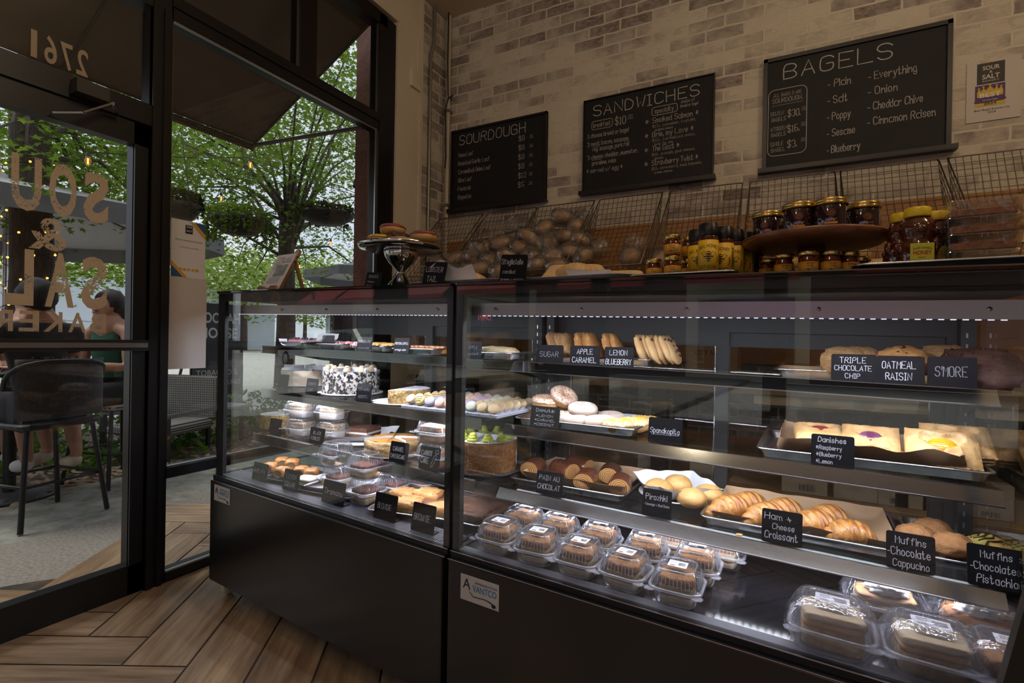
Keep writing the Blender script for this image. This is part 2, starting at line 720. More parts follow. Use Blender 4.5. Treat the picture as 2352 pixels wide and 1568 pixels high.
def make_floor():
    """wood-look tiles laid in a herringbone, dark joints between"""
    G = Vector((-2.1041, 0.8672))
    e1, e2 = Vector((0.1792, 0.1018)), Vector((-0.0881, 0.1242))
    L = 5
    vs, fs, uv, rn = [], [], [], []
    rnd = random.Random(3)
    g = 0.018

    def plank(i, j, w, h, along):
        c = [(i + g, j + g), (i + w - g, j + g), (i + w - g, j + h - g), (i + g, j + h - g)]
        pts = [G + e1 * p + e2 * q for p, q in c]
        if all(p.x < -2.5 or p.x > 4.2 or p.y < -3.4 or p.y > 3.3 for p in pts):
            return
        b = len(vs)
        for p in pts:
            vs.append((p.x, p.y, floor_z(p.x) + 0.0))
        fs.append((b, b + 1, b + 2, b + 3))
        o = (rnd.uniform(0, 50), rnd.uniform(0, 50))
        n1, n2 = (w * 0.206, h * 0.152)
        q = [(0, 0), (n1, 0), (n1, n2), (0, n2)]
        if along == 'q':
            q = [(y, x) for x, y in q]
        uv.extend([(o[0] + a, o[1] + b2) for a, b2 in q])
        rn.append(rnd.random())
    for i in range(-22, 34):
        for j in range(-42, 32):
            d = (i + j) % (2 * L)
            if d == 0:
                plank(i, j, 1, L, 'q')
            if d == L:
                plank(i, j, L, 1, 'p')
    nb = len(vs)
    for x, y in ((-2.45, -3.3), (4.1, -3.3), (4.1, 3.2), (-2.45, 3.2)):
        vs.append((x, y, floor_z(x) - 0.003))
    fs.append((nb, nb + 1, nb + 2, nb + 3))
    uv.extend([(0, 0)] * 4)
    rn.append(0.5)
    me = bpy.data.meshes.new('floor')
    me.from_pydata(vs, [], fs)
    ul = me.uv_layers.new(name='UVMap')
    for k, q in enumerate(uv):
        ul.data[k].uv = q
    at = me.attributes.new('tone', 'FLOAT', 'FACE')
    at.data.foreach_set('value', rn)
    m, nt, o = nmat('wood_look_tile')
    p = nt.nodes.new('ShaderNodeBsdfPrincipled')
    v = coords(nt, (3.0, 34.0, 1), 'UV')
    v2 = coords(nt, (1.2, 7.0, 1), 'UV')
    a = nt.nodes.new('ShaderNodeAttribute')
    a.attribute_name = 'tone'
    f1 = tex(nt, v, 'Noise', 1.0, 6, 0.65)
    f2 = tex(nt, v2, 'Noise', 1.6, 3, 0.5)
    c1 = ramp(nt, f1, ((0.28, (0.17, 0.105, 0.058)), (0.5, (0.33, 0.235, 0.15)), (0.75, (0.47, 0.37, 0.26))))
    c2 = ramp(nt, f2, ((0.3, (0.62, 0.58, 0.54)), (0.7, (1.1, 1.06, 1.0))))
    mx = nt.nodes.new('ShaderNodeMix')
    mx.data_type = 'RGBA'
    mx.blend_type = 'MULTIPLY'
    mx.inputs[0].default_value = 1.0
    nt.links.new(c1, mx.inputs[6])
    nt.links.new(c2, mx.inputs[7])
    mx2 = nt.nodes.new('ShaderNodeMix')
    mx2.data_type = 'RGBA'
    mx2.blend_type = 'MULTIPLY'
    mx2.inputs[0].default_value = 1.0
    nt.links.new(mx.outputs[2], mx2.inputs[6])
    nt.links.new(ramp(nt, a.outputs['Fac'], ((0.0, (0.78, 0.76, 0.75)), (1.0, (1.15, 1.12, 1.06)))), mx2.inputs[7])
    nt.links.new(mx2.outputs[2], p.inputs['Base Color'])
    p.inputs['Roughness'].default_value = 0.32
    b = nt.nodes.new('ShaderNodeBump')
    b.inputs['Strength'].default_value = 0.08
    nt.links.new(f1, b.inputs['Height'])
    nt.links.new(b.outputs['Normal'], p.inputs['Normal'])
    nt.links.new(p.outputs[0], o.inputs['Surface'])
    me.materials.append(m)
    me.materials.append(M('grout', (0.06, 0.045, 0.035), 0.8))
    me.polygons[len(fs) - 1].material_index = 1
    ob = bpy.data.objects.new('floor', me)
    COL.objects.link(ob)
    struct(ob)


make_floor()


def brick_mat(name, axis, gain=1.0):
    """limewashed brick: cream wash with brown and violet-grey brick showing through in patches"""
    m, nt, o = nmat(name)
    p = nt.nodes.new('ShaderNodeBsdfPrincipled')
    tc = nt.nodes.new('ShaderNodeTexCoord')
    sx = nt.nodes.new('ShaderNodeSeparateXYZ')
    cx = nt.nodes.new('ShaderNodeCombineXYZ')
    nt.links.new(tc.outputs['Object'], sx.inputs[0])
    nt.links.new(sx.outputs[axis], cx.inputs['X'])
    nt.links.new(sx.outputs['Z'], cx.inputs['Y'])
    vec = cx.outputs[0]
    nz = nt.nodes.new('ShaderNodeTexNoise')
    nz.inputs['Scale'].default_value = 14
    nt.links.new(tc.outputs['Object'], nz.inputs['Vector'])
    vm = nt.nodes.new('ShaderNodeVectorMath')
    vm.operation = 'MULTIPLY_ADD'
    vm.inputs[1].default_value = (0.012, 0.012, 0)
    nt.links.new(nz.outputs['Color'], vm.inputs[0])
    nt.links.new(vec, vm.inputs[2])
    br = nt.nodes.new('ShaderNodeTexBrick')
    br.inputs['Scale'].default_value = 1.0
    br.inputs['Brick Width'].default_value = 0.205
    br.inputs['Row Height'].default_value = 0.072
    br.inputs['Mortar Size'].default_value = 0.0065
    br.inputs['Mortar Smooth'].default_value = 0.3
    br.inputs['Color1'].default_value = (0, 0, 0, 1)
    br.inputs['Color2'].default_value = (1, 1, 1, 1)
    br.inputs['Mortar'].default_value = (0.5, 0.5, 0.5, 1)
    nt.links.new(vm.outputs[0], br.inputs['Vector'])
    big = tex(nt, coords(nt, (1.0, 1.0, 1.3)), 'Noise', 1.15, 2, 0.5)
    mid = tex(nt, coords(nt, (1, 1, 1)), 'Noise', 9, 4, 0.65)
    fine = tex(nt, coords(nt, (1, 1, 2.2)), 'Noise', 34, 5, 0.7)

    def math_(op, a, b, clamp=False):
        n = nt.nodes.new('ShaderNodeMath')
        n.operation = op
        n.use_clamp = clamp
        for k, q in enumerate((a, b)):
            if isinstance(q, (int, float)):
                n.inputs[k].default_value = q
            else:
                nt.links.new(q, n.inputs[k])
        return n.outputs[0]
    # how much brick shows: patches * per-brick * streaks, none in the joints
    s = math_('ADD', math_('MULTIPLY', big, 1.75), math_('MULTIPLY', mid, 0.9))
    s = math_('ADD', s, math_('MULTIPLY', fine, 0.7))
    bw = nt.nodes.new('ShaderNodeRGBToBW')
    nt.links.new(br.outputs['Color'], bw.inputs[0])
    s = math_('ADD', s, math_('MULTIPLY', bw.outputs[0], 0.45))
    s = math_('SUBTRACT', s, 1.72)
    s = math_('MULTIPLY', s, 2.6, True)
    s = math_('MULTIPLY', s, math_('SUBTRACT', 1.0, br.outputs['Fac']), True)
    s = math_('MULTIPLY', s, 0.92)
    wash = ramp(nt, mid, ((0.3, (0.60 * gain, 0.54 * gain, 0.44 * gain)), (0.7, (0.68 * gain, 0.62 * gain, 0.51 * gain))))
    brick = ramp(nt, fine, ((0.36, (0.10, 0.066, 0.056)), (0.5, (0.23, 0.18, 0.165)), (0.66, (0.40, 0.35, 0.33))))
    mx = nt.nodes.new('ShaderNodeMix')
    mx.data_type = 'RGBA'
    nt.links.new(s, mx.inputs[0])
    nt.links.new(wash, mx.inputs[6])
    nt.links.new(brick, mx.inputs[7])
    nt.links.new(mx.outputs[2], p.inputs['Base Color'])
    p.inputs['Roughness'].default_value = 0.85
    b = nt.nodes.new('ShaderNodeBump')
    b.inputs['Strength'].default_value = 0.5
    b.inputs['Distance'].default_value = 0.006
    h = math_('ADD', math_('MULTIPLY', br.outputs['Fac'], -0.6), math_('MULTIPLY', fine, 0.5))
    nt.links.new(h, b.inputs['Height'])
    nt.links.new(b.outputs['Normal'], p.inputs['Normal'])
    nt.links.new(p.outputs[0], o.inputs['Surface'])
    return m


CREAM = M('cream_paint', (0.66, 0.57, 0.44), 0.7, c2=(0.72, 0.63, 0.5), scale=3, bump=0.1, bscale=60)
DIM = M('dim_wall_paint', (0.32, 0.28, 0.23), 0.8)
struct(MB().box((0.87, YB + 0.06, 1.75), (6.5, 0.12, 3.7)).build('wall_back', brick_mat('limewashed_brick', 'X')))
struct(MB().box((0.87, -0.1, ZC + 0.05), (6.6, 6.7, 0.1)).build('ceiling', M('ceiling_paint', (0.55, 0.45, 0.33), 0.8, c2=(0.6, 0.5, 0.37), scale=2)))
struct(MB().box((4.06, -0.1, 1.7), (0.12, 6.6, 3.7)).build('wall_right', DIM))
wf = MB()
for x0, x1, z0, z1 in ((-2.4, -2.2, -.1, 3.5), (4.0, 4.12, -.1, 3.5), (-2.3, 4.05, 2.75, 3.5), (-2.3, 4.05, -.15, 0.25), (-0.55, -0.35, .2, 2.8), (1.3, 1.5, .2, 2.8), (2.6, 4.05, .2, 2.8)):
    wf.box(((x0 + x1) / 2, -3.32, (z0 + z1) / 2), (x1 - x0, 0.12, z1 - z0))
struct(wf.build('wall_front', M('front_wall_dark', (0.05, 0.045, 0.04), 0.6)))
# left wall: painted board beside the window, limewashed brick to the corner, a strip above the storefront
wl = MB()
wl.box((XW - 0.04, 2.715, 1.75), (0.11, 0.262, 3.7), 0)
wl.box((XW - 0.03, 2.835, 1.75), (0.10, 0.03, 3.7), 0)
wl.box((XW - 0.06, 3.0, 1.75), (0.12, 0.33, 3.7), 1)
wl.box((XW - 0.04, -0.3, 3.32), (0.12, 5.8, 0.36), 0)
struct(wl.build('wall_left', [CREAM, brick_mat('limewashed_brick_side', 'Y')]))
struct(MB().box((XW + 0.05, -0.3, 3.44), (0.10, 5.78, 0.16)).build('trim_1', CREAM))


# ---------------------------------------------------------------- the storefront
def bar(mb, y0, y1, z0, z1, x0=-2.36, x1=XW, mat=0):
    mb.box(((x0 + x1) / 2, (y0 + y1) / 2, (z0 + z1) / 2), (x1 - x0, y1 - y0, z1 - z0), mat)


sf = MB()
bar(sf, 1.128, 1.205, -0.02, 3.12)                 # post between door and window
bar(sf, 1.128, 1.150, -0.02, 2.40, -2.30, -2.272)  # its ribs
bar(sf, 1.168, 1.186, -0.02, 2.40, -2.30, -2.270)
bar(sf, 2.435, 2.588, -0.02, 3.12)                 # post at the wall
bar(sf, 1.20, 2.44, 2.378, 2.475)                  # bar over the big pane
bar(sf, 0.0, 1.13, 2.386, 2.475)
bar(sf, 1.20, 2.44, 2.43, 2.478, -2.30, -2.272)
bar(sf, 0.0, 2.5, 3.055, 3.13)                     # head
bar(sf, 1.838, 1.945, 2.47, 3.06)                  # upper mullion
bar(sf, 1.20, 2.44, 0.444, 0.487)                  # sill rail
bar(sf, 1.20, 2.44, -0.03, 0.042)
bar(sf, 0.0, 1.13, 1.90, 1.985)                    # head over the door
bar(sf, 0.0, 0.14, -0.02, 3.12)
bar(sf, -3.3, 0.0, -0.03, 0.12)
bar(sf, -3.3, 0.0, 2.378, 2.475)
bar(sf, -3.3, 0.0, 3.055, 3.13)
bar(sf, -1.66, -1.56, -0.02, 3.12)
w1 = struct(sf.build('window_1', BLACK))
tr = MB()
for y0, y1, z0, z1 in ((1.2055, 1.212, .5, 2.378), (2.424, 2.4345, .5, 2.378), (1.14, 1.147, 1.99, 2.38), (1.829, 1.8375, 2.48, 3.05), (2.424, 2.4345, 2.48, 3.05)):
    bar(tr, y0 - .004 if y0 < 1.2 else y0, y1, z0, z1, -2.30, -2.292)
for y0, y1, z0 in ((1.21, 2.43, 2.372), (1.21, 2.43, 0.4875), (1.21, 2.43, 0.043)):
    bar(tr, y0, y1, z0, z0 + 0.008, -2.30, -2.284)
tr.build('glazing_bead', M('bead_metal', (0.5, 0.5, 0.48), 0.3, 1.0), w1)
gp = MB()
for y0, y1, z0, z1 in ((1.2, 2.44, .487, 2.38), (1.2, 2.44, .042, .446), (1.2, 1.84, 2.475, 3.06), (1.94, 2.44, 2.475, 3.06), (.14, 1.13, 1.985, 2.388), (.14, 1.13, 2.475, 3.06),
                       (-3.3, -1.66, .12, 2.38), (-1.56, 0.0, .12, 2.38), (-3.3, -1.66, 2.475, 3.06), (-1.56, 0, 2.475, 3.06)):
    bar(gp, y0, y1, z0, z1, -2.326, -2.32)
gp.build('glass_pane', PANE, w1)

dr = MB()
bar(dr, 1.072, 1.124, 0.005, 1.90, -2.345, -2.292)
bar(dr, 0.145, 0.22, 0.005, 1.90, -2.345, -2.292)
bar(dr, 0.145, 1.124, 1.81, 1.897, -2.345, -2.292)
bar(dr, 0.145, 1.124, 0.005, 0.124, -2.345, -2.292)
bar(dr, 1.072, 1.084, 0.124, 1.81, -2.30, -2.284)
door = struct(dr.build('door_1', BLACK))
db = MB()
bar(db, 0.22, 1.074, 0.122, 1.812, -2.326, -2.32)
db.build('door_glass', PANE, door)
pb = MB()
bar(pb, 0.15, 1.118, 0.985, 1.028, -2.292, -2.255)
pb2 = MB()
bar(pb2, 0.15, 1.112, 0.998, 1.016, -2.256, -2.249)
pbo = pb.build('push_bar', BLACKM, door)
pb2.build('push_bar_strip', M('dull_strip', (0.25, 0.23, 0.24), 0.4, 0.7), pbo)
# closer on the head: body, arm and forearm
ck = MB()
bar(ck, 0.86, 0.96, 1.915, 1.965, -2.28, -2.23)
cl = ck.build('door_closer', M('closer_bronze', (0.035, 0.03, 0.025), 0.5), door)
ca = MB()
q0, q1, q2 = on_x(258, 238, -2.22), on_x(192, 258, -2.2), on_x(275, 262, -2.26)
ca.tube([q0, q1], 0.006, 6)
ca.tube([q0, q2], 0.009, 6)
ca.tube([q1, q1 + Vector((-.07, -.06, -.01))], 0.005, 6)
ca.build('closer_arm', CHROME, cl)

# ---- lettering on the door glass, put on to be read from outside
TO_X = Matrix(((0, -1, 0, -2.316), (1, 0, 0, 0), (0, 0, 1, 0), (0, 0, 0, 1)))


def decal_mat(name, c, worn=True):
    m, nt, o = nmat(name)
    p = nt.nodes.new('ShaderNodeBsdfPrincipled')
    p.inputs['Base Color'].default_value = (*c, 1)
    p.inputs['Roughness'].default_value = 0.8
    if worn:
        v = coords(nt, (1, 1, 1))
        t = nt.nodes.new('ShaderNodeTransparent') if False else nt.nodes.new('ShaderNodeBsdfTransparent')
        f = tex(nt, v, 'Noise', 210, 3, 0.6)
        sx = nt.nodes.new('ShaderNodeSeparateXYZ')
        tc = nt.nodes.new('ShaderNodeTexCoord')
        nt.links.new(tc.outputs['Object'], sx.inputs[0])
        w = nt.nodes.new('ShaderNodeTexWave')          # the wear lies in bands across each line of type
        g = tex(nt, coords(nt, (1, 1, 5.3)), 'Noise', 2.2, 1, 0.4)
        a = nt.nodes.new('ShaderNodeMath')
        a.operation = 'MULTIPLY_ADD'
        a.inputs[1].default_value = 0.62
        nt.links.new(g, a.inputs[0])
        nt.links.new(f, a.inputs[2])
        k = nt.nodes.new('ShaderNodeMath')
        k.operation = 'GREATER_THAN'
        k.inputs[1].default_value = 0.945
        nt.links.new(a.outputs[0], k.inputs[0])
        nt.nodes.remove(w)
        x = nt.nodes.new('ShaderNodeMixShader')
        nt.links.new(k.outputs[0], x.inputs['Fac'])
        nt.links.new(p.outputs[0], x.inputs[1])
        nt.links.new(t.outputs[0], x.inputs[2])
        nt.links.new(x.outputs[0], o.inputs['Surface'])
    else:
        nt.links.new(p.outputs[0], o.inputs['Surface'])
    return m


dc = MB()


def condensed(word, yr, yl, z0, z1, bold):
    n = len(word)
    step = (yr - yl) / n
    for i, ch in enumerate(word):
        y1 = yr - i * step
        text_on(dc, ch, y1 - step * .45, z0, z1 - z0, 0, 0, step * (.80 if ch != 'L' else .7), bold, mirror=True, mtx=TO_X)


condensed('SOUR', 1.004, 0.60, 1.482, 1.660, 0.045)
condensed('SALT', 1.004, 0.585, 1.152, 1.336, 0.045)
condensed('BAKERY', 1.003, 0.60, 1.056, 1.126, 0.03)
text_on(dc, '&', 0.82, 1.349, 0.113, 0, 0, 0.105, 0.03, mirror=True, mtx=TO_X)
dc.build('lettering', decal_mat('worn_cream_vinyl', (0.62, 0.5, 0.36)), door)
nm = MB()
condensed('2761', 0.925, 0.765, 2.012, 2.106, 0.02)
nm = MB()
for i, ch in enumerate('2761'):
    text_on(nm, ch, 0.908 - i * 0.046, 2.012, 0.094, 0, 0, 0.036 if ch != '1' else None, 0.02, mirror=True, mtx=TO_X)
nm.build('street_number', decal_mat('cream_vinyl', (0.45, 0.36, 0.25), False), w1)

# ---- papers taped to the pane
PAPER = M('sheet_paper', (0.62, 0.57, 0.54), 0.7, c2=(0.66, 0.6, 0.57), scale=3)
pp = MB().box((0, 0, 0), (0.003, 0.178, 0.40)).build('paper_sheet', PAPER, None, (-2.312, 1.292, 1.103))
tag(pp, 'large blank grey paper sheet taped to the window beside the case', 'sheet')
fl = empty('window_flyer', 'small white flyer with five orange stars taped high on the window', 'flyer', (-2.312, 1.2985, 1.427))
MF = Matrix(((0, -1, 0, 0.002), (1, 0, 0, 0), (0, 0, 1, 0), (0, 0, 0, 1)))
MB().box((0, 0, 0), (0.002, 0.146, 0.25)).build('sheet', WHITE, fl)
f1 = MB()
f1.box((0, -.0012, .088), (.03, .001, .036), 0, MF)
f1.build('logo_square', BLACKM, fl)
f2 = MB()
text_on(f2, 'SOUR', 0, .094, .008, -.002, 0, .024, .02, mtx=MF)
text_on(f2, 'SALT', 0, .077, .008, -.002, 0, .024, .02, mtx=MF)
f2.build('logo_lettering', WHITE, fl)
f3 = MB()
text_on(f3, 'Enjoy your experience with us today?', 0, .036, .0052, -.002, 0, .115, .01, mtx=MF)
text_on(f3, 'Free Star Review us on Google', 0, .006, .004, -.002, 0, .08, .01, mtx=MF)
f3.build('lettering', BLACKM, fl)
f4 = MB()
for k in range(5):
    pts = []
    for j in range(10):
        rr = .0085 if j % 2 == 0 else .0038
        pts.append(((k - 2) * .0175 + rr * sin(j * pi / 5), -.088 + rr * cos(j * pi / 5)))
    f4.prism(pts, -.002, -.0012, 0, MF)
f4.build('star_print', M('orange_print', (0.75, 0.38, 0.03), 0.6), fl)
f5 = MB()
for sg in (1, -1):
    f5.prism([(sg * .072, sg * .122), (sg * .025, sg * .122), (sg * .072, sg * .075)], -.002, -.0012, 0, MF)
f5.build('blue_print', M('blue_print', (0.02, 0.1, 0.3), 0.6), fl)
f6 = MB()
for sg in (1, -1):
    f6.prism([(sg * .025, sg * .122), (sg * .006, sg * .122), (sg * .072, sg * .056), (sg * .072, sg * .075)], -.002, -.0012, 0, MF)
f6.build('orange_print', M('orange_print', (0.75, 0.38, 0.03), 0.6), fl)

# ---- conduit, cable and junction box in the corner
PIPE = M('painted_conduit', (0.55, 0.47, 0.35), 0.5)
cd = empty('conduit', 'cream painted conduit pair with straps running down the brick corner', 'conduit', (XW + .03, 3.08, 0))
MB().tube([(0.0, -0.12, 3.46), (0.0, -0.12, 3.2), (-.012, -.145, 3.1), (-.012, -.145, 1.2)], 0.012, 8).build('grey_pipe', M('grey_conduit', (0.3, 0.28, 0.25), 0.4, 0.6), cd)
MB().tube([(0.03, 0.02, 3.46), (0.03, 0.02, 1.2)], 0.016, 8).build('pipe', PIPE, cd)
for z in (2.05, 2.75):
    MB().box((0.03, .02, z), (.05, .05, .015)).build('strap', M('grey_conduit', (0.3, 0.28, 0.25), 0.4, 0.6), cd)
MB().tube([(0.05, -.02, 3.46), (0.045, -.015, 3.1), (0.05, -.01, 2.85), (0.075, 0.0, 2.82), (0.07, 0.02, 2.86), (0.045, 0, 2.84), (.04, -.03, 2.75), (.045, -.02, 2.4), (.045, -.03, 2.31)], 0.005, 6).build('cable', BLACKM, cd)
jb = empty('junction_box', 'square cream junction box high on the painted board', 'junction box', (XW + .018, 2.76, 2.84))
MB().rbox((0, 0, 0), (.03, .105, .125), .006, .003).build('cover', CREAM, jb)
MB().tube([(0, .03, .06), (0, .03, .3)], .006, 6).build('pipe', CREAM, jb)


# ================================================================ THE TWO DISPLAY CASES
CW, CDEP = 1.22, 0.66
H_DECK, H_TOP = 0.487, 1.231
SH = Matrix(((cos(TILT), 0, 0, 0), (0, 1, 0, 0), (sin(TILT), 0, 1, 0), (0, 0, 0, 1)))   # levels follow the falling floor, uprights stay upright
CASE_BLACK = M('case_black_steel', (0.012, 0.012, 0.012), 0.23, 0.0, c2=(0.018, 0.017, 0.016), scale=3, spec=0.6, bump=0.02, bscale=260, stretch=(1, 1, 0.08))
CASE_GLASS = glass('case_glass', (0.97, 0.985, 0.98), 1.5, k=1.25)
SHELF_GLASS = glass('shelf_glass', (0.94, 0.97, 0.96), 1.5)
TOP_GLASS = M('black_top_glass', (0.006, 0.01, 0.009), 0.04, spec=0.6)
LED = glow('led_strip', (0.86, 0.88, 1.0), 9.0)
DECK_BLACK = M('deck_black', (0.008, 0.008, 0.01), 0.1, spec=0.6)
RAIL = M('shelf_rail', (0.45, 0.46, 0.48), 0.13, 1.0)
INK = (0.55, 0.56, 0.6)
CHALK = M('chalk', (0.62, 0.62, 0.66), 0.9)
CHALK_DIM = M('chalk_faint', (0.28, 0.28, 0.3), 0.9)
SLATE = M('slate_card', (0.006, 0.006, 0.008), 0.6, c2=(0.010, 0.010, 0.012), scale=14, spec=0.12)


def logo_plate(par, a, b, h, w, ht):
    """the maker's plate on the front panel"""
    mt = SH @ T(a, b, h)
    pl = MB().rbox((0, -.001, 0), (w, .0025, ht), .0008, .0005, mtx=mt).build('maker_plate', M('plate_grey', (0.5, 0.48, 0.46), 0.35, c2=(0.55, 0.53, 0.51), scale=5), par)
    k1, k2 = MB(), MB()
    y = -.0032
    text_on(k1, 'A', -.33 * w, -.02 * ht, .40 * ht, y, 0, .20 * w, 0.0, mtx=mt)
    pts = [(-.30, .42), (-.285, .1), (-.25, -.12), (-.15, -.26), (0.0, -.24), (.15, -.22), (.3, -.27), (.385, -.36)]
    wd = [.012, .022, .03, .036, .034, .034, .05, .09]
    vs = []
    for (px, pz), q in zip(pts, wd):
        vs += [(px * w, y, (pz + q * .5) * ht), (px * w, y, (pz - q * .5) * ht)]
    k1.add(vs, [(2 * i, 2 * i + 1, 2 * i + 3, 2 * i + 2) for i in range(len(pts) - 1)], mtx=mt)
    k1.prism([(.375 * w + .055 * w * cos(t * pi / 6), -.37 * ht + .075 * ht * sin(t * pi / 6)) for t in range(12)], y, y + .0006, mtx=mt)
    text_on(k1, 'REFRIGERATION', .17 * w, .26 * ht, .085 * ht, y, 0, .56 * w, 0.0, mtx=mt)
    text_on(k2, 'VANTCO', .14 * w, -.05 * ht, .25 * ht, y, 0, .62 * w, 0.01, mtx=mt)
    k1.build('emblem', BLACKM, pl)
    k2.build('blue_lettering', M('logo_blue', (0.02, 0.22, 0.45), 0.4), pl)


def make_case(fr, label, shelves, side, borders):
    root = empty('display_case', label, 'display case', fr.O, fr.yaw)
    W = CW

    def bx(mb, a0, a1, b0, b1, h0, h1, mat=0):
        mb.box(((a0 + a1) / 2, (b0 + b1) / 2, (h0 + h1) / 2), (a1 - a0, b1 - b0, h1 - h0), mat, SH)
    m = MB()
    m.rbox((W / 2 - .004, CDEP / 2, (0.0655 + 0.4694) / 2), (W - .010, CDEP, 0.4694 - 0.0655), .006, .004, mtx=SH)
    m.build('base_cabinet', CASE_BLACK, root)
    m = MB()
    bx(m, .001, W - .001, .012, .030, .4694, .488)
    bx(m, .001, .015, .03, CDEP - .01, .4694, .488)
    bx(m, W - .015, W - .001, .03, CDEP - .01, .4694, .488)
    m.build('glass_channel', BLACK, root)
    m = MB()
    bx(m, .0, W, .011, .0125, .4865, .4885)
    bx(m, .0, W, -.001, .004, .4685, .4705)
    m.build('channel_edge', CHROME, root)
    m = MB()
    bx(m, .002, W - .002, .017, .022, .487, 1.22)
    m.build('front_glass', CASE_GLASS, root)
    for a0 in (.003, W - .008):
        m = MB()
        bx(m, a0, a0 + .005, .022, CDEP - .05, .487, 1.22)
        m.build('side_glass', CASE_GLASS, root)
    bl, brr, bt = borders
    m = MB()
    bx(m, .002, bl, .0225, .0245, .487, 1.22)
    bx(m, W - brr, W - .002, .0225, .0245, .487, 1.22)
    bx(m, .002, W - .002, .0225, .0245, 1.22 - bt, 1.22)
    bx(m, .002, .0085, .024, .06, .487, 1.22)
    bx(m, W - .0085, W - .002, .024, .06, .487, 1.22)
    m.build('glass_border', BLACKM, root)
    m = MB()
    m.rbox((W / 2, CDEP / 2 + .002, 1.2255), (W + .002, CDEP - .02, .011), .008, .003, mtx=SH)
    m.build('top_glass', TOP_GLASS, root)
    # light housing under the top
    m = MB()
    bx(m, .02, W - .02, .075, .135, 1.154, 1.176)
    bx(m, .02, W - .02, .070, .075, 1.142, 1.176)
    bx(m, .02, W - .02, .04, .62, 1.196, 1.219, 1)
    m.build('light_housing', [M('housing_metal', (0.5, 0.47, 0.46), 0.35, 0.9), BLACKM], root)
    for k in range(5):
        MB().lathe([(.0, .0), (.004, .0), (.004, .003), (0, .004)], 8, mtx=SH @ T(.1 + k * (W - .2) / 4, .0695, 1.160) @ R('X', 90)).build('screw', STEEL, root)
    # deck
    m = MB()
    bx(m, .015, W - .015, .03, CDEP - .04, .462, H_DECK - .002, 0)
    if side == 'R':
        bx(m, .015, W - .015, .03, .062, H_DECK - .002, H_DECK - .0002, 1)
    m.build('deck', [DECK_BLACK, M('deck_strip', (0.16, 0.16, 0.18), 0.5, 0.6)], root)
    if side == 'L':
        m = MB()
        for k in range(150):
            a = .02 + k * (W - .04) / 150
            bx(m, a, a + .0038, .034, .115, H_DECK - .002, H_DECK - .0002)
        bx(m, .016, W - .016, .031, .036, H_DECK - .002, H_DECK)
        bx(m, .016, W - .016, .112, .118, H_DECK - .002, H_DECK)
        m.build('air_grille', M('grille_metal', (0.32, 0.32, 0.36), 0.3, 0.8), root)
    # rear: frame, two sliding glass doors
    m = MB()
    for a0, a1, h0, h1 in ((.004, .06, .487, 1.2), (W - .06, W - .004, .487, 1.2), (.06, W - .06, 1.12, 1.2), (.06, W - .06, .487, .53)):
        bx(m, a0, a1, CDEP - .05, CDEP - .01, h0, h1)
    m.build('rear_frame', BLACKM, root)
    for k, (a0, a1) in enumerate(((.05, .63), (.59, W - .05))):
        m = MB()
        b0 = CDEP - .045 + .016 * k
        for q in ((a0, a0 + .04, .525, 1.125), (a1 - .04, a1, .525, 1.125), (a0 + .04, a1 - .04, 1.075, 1.125), (a0 + .04, a1 - .04, .525, .565)):
            bx(m, q[0], q[1], b0, b0 + .012, q[2], q[3])
        d = m.build('rear_door', BLACKM, root)
        m = MB()
        bx(m, a0 + .04, a1 - .04, b0 + .004, b0 + .008, .565, 1.075)
        m.build('rear_glass', glass('rear_glass', (0.72, 0.72, 0.70), 1.5, k=1.2), d)
        m = MB()
        for e in (a0 + .038, a1 - .042):
            bx(m, e, e + .003, b0 - .002, b0, .565, 1.075)
        m.build('edge_strip', CHROME, d)
    # uprights that carry the shelves
    for a0 in (.012, W - .042):
        m = MB()
        bx(m, a0, a0 + .03, .56, .60, .49, 1.17)
        for k in range(22):
            bx(m, a0 + .010, a0 + .014, .559, .561, .53 + k * .028, .542 + k * .028, 1)
        m.build('shelf_upright', [BLACKM, M('slot_steel', (0.4, 0.4, 0.42), 0.3, 0.9)], root)
    # glass shelves with a bent price rail, end brackets and a light strip below
    for (bf, hf, db, dh) in shelves:
        m = MB()
        bx(m, .02, W - .03, bf + .004, .575, hf - .007, hf - .001)
        s = m.build('shelf', SHELF_GLASS, root)
        m = MB()
        prof = [(bf + .03, hf - .0075), (bf, hf - .0075), (bf, hf), (bf - .0015, hf + .001), (bf - db, hf - dh), (bf - db - .004, hf - dh - .001), (bf - db - .004, hf - dh - .003), (bf - db + .0015, hf - dh - .003), (bf + .0008, hf - .009), (bf + .03, hf - .009)]
        m.prism(prof, .012, W - .028, mtx=SH, axis='x')
        m.build('price_rail', RAIL, s)
        m = MB()
        bx(m, .012, W - .028, bf - .002, bf + .001, hf + .0003, hf + .002)
        bx(m, .012, W - .028, bf - db - .005, bf - db - .001, hf - dh - .002, hf - dh + .0003)
        m.build('rail_edge', CHROME, s)
        for a0 in (.016, W - .036):
            m = MB()
            m.prism([(bf + .02, hf - .009), (.575, hf - .009), (.575, hf - .075), (.52, hf - .07), (bf + .03, hf - .022)], a0, a0 + .004, mtx=SH, axis='x')
            m.build('shelf_bracket', BLACKM, s)
        m = MB()
        for k in range(int((W - .12) / .017)):
            bx(m, .06 + k * .017, .06 + k * .017 + .010, bf + .036, bf + .044, hf - .016, hf - .0145)
        m.build('light_strip', LED, s)
        m = MB()
        bx(m, .05, W - .06, bf + .030, bf + .050, hf - .0145, hf - .0095)
        m.build('strip_body', M('strip_white', (0.6, 0.6, 0.62), 0.4), s)
        q = fr.P(W / 2, bf + .012, hf - .024)
        lo = lamp('case_strip_light', 'AREA', q, 1.15 * CASE_E, (0.86, 0.87, 1.0), W - .14, .012)
        lo.rotation_euler = (RAD(22), -TILT, fr.yaw)
    m = MB()
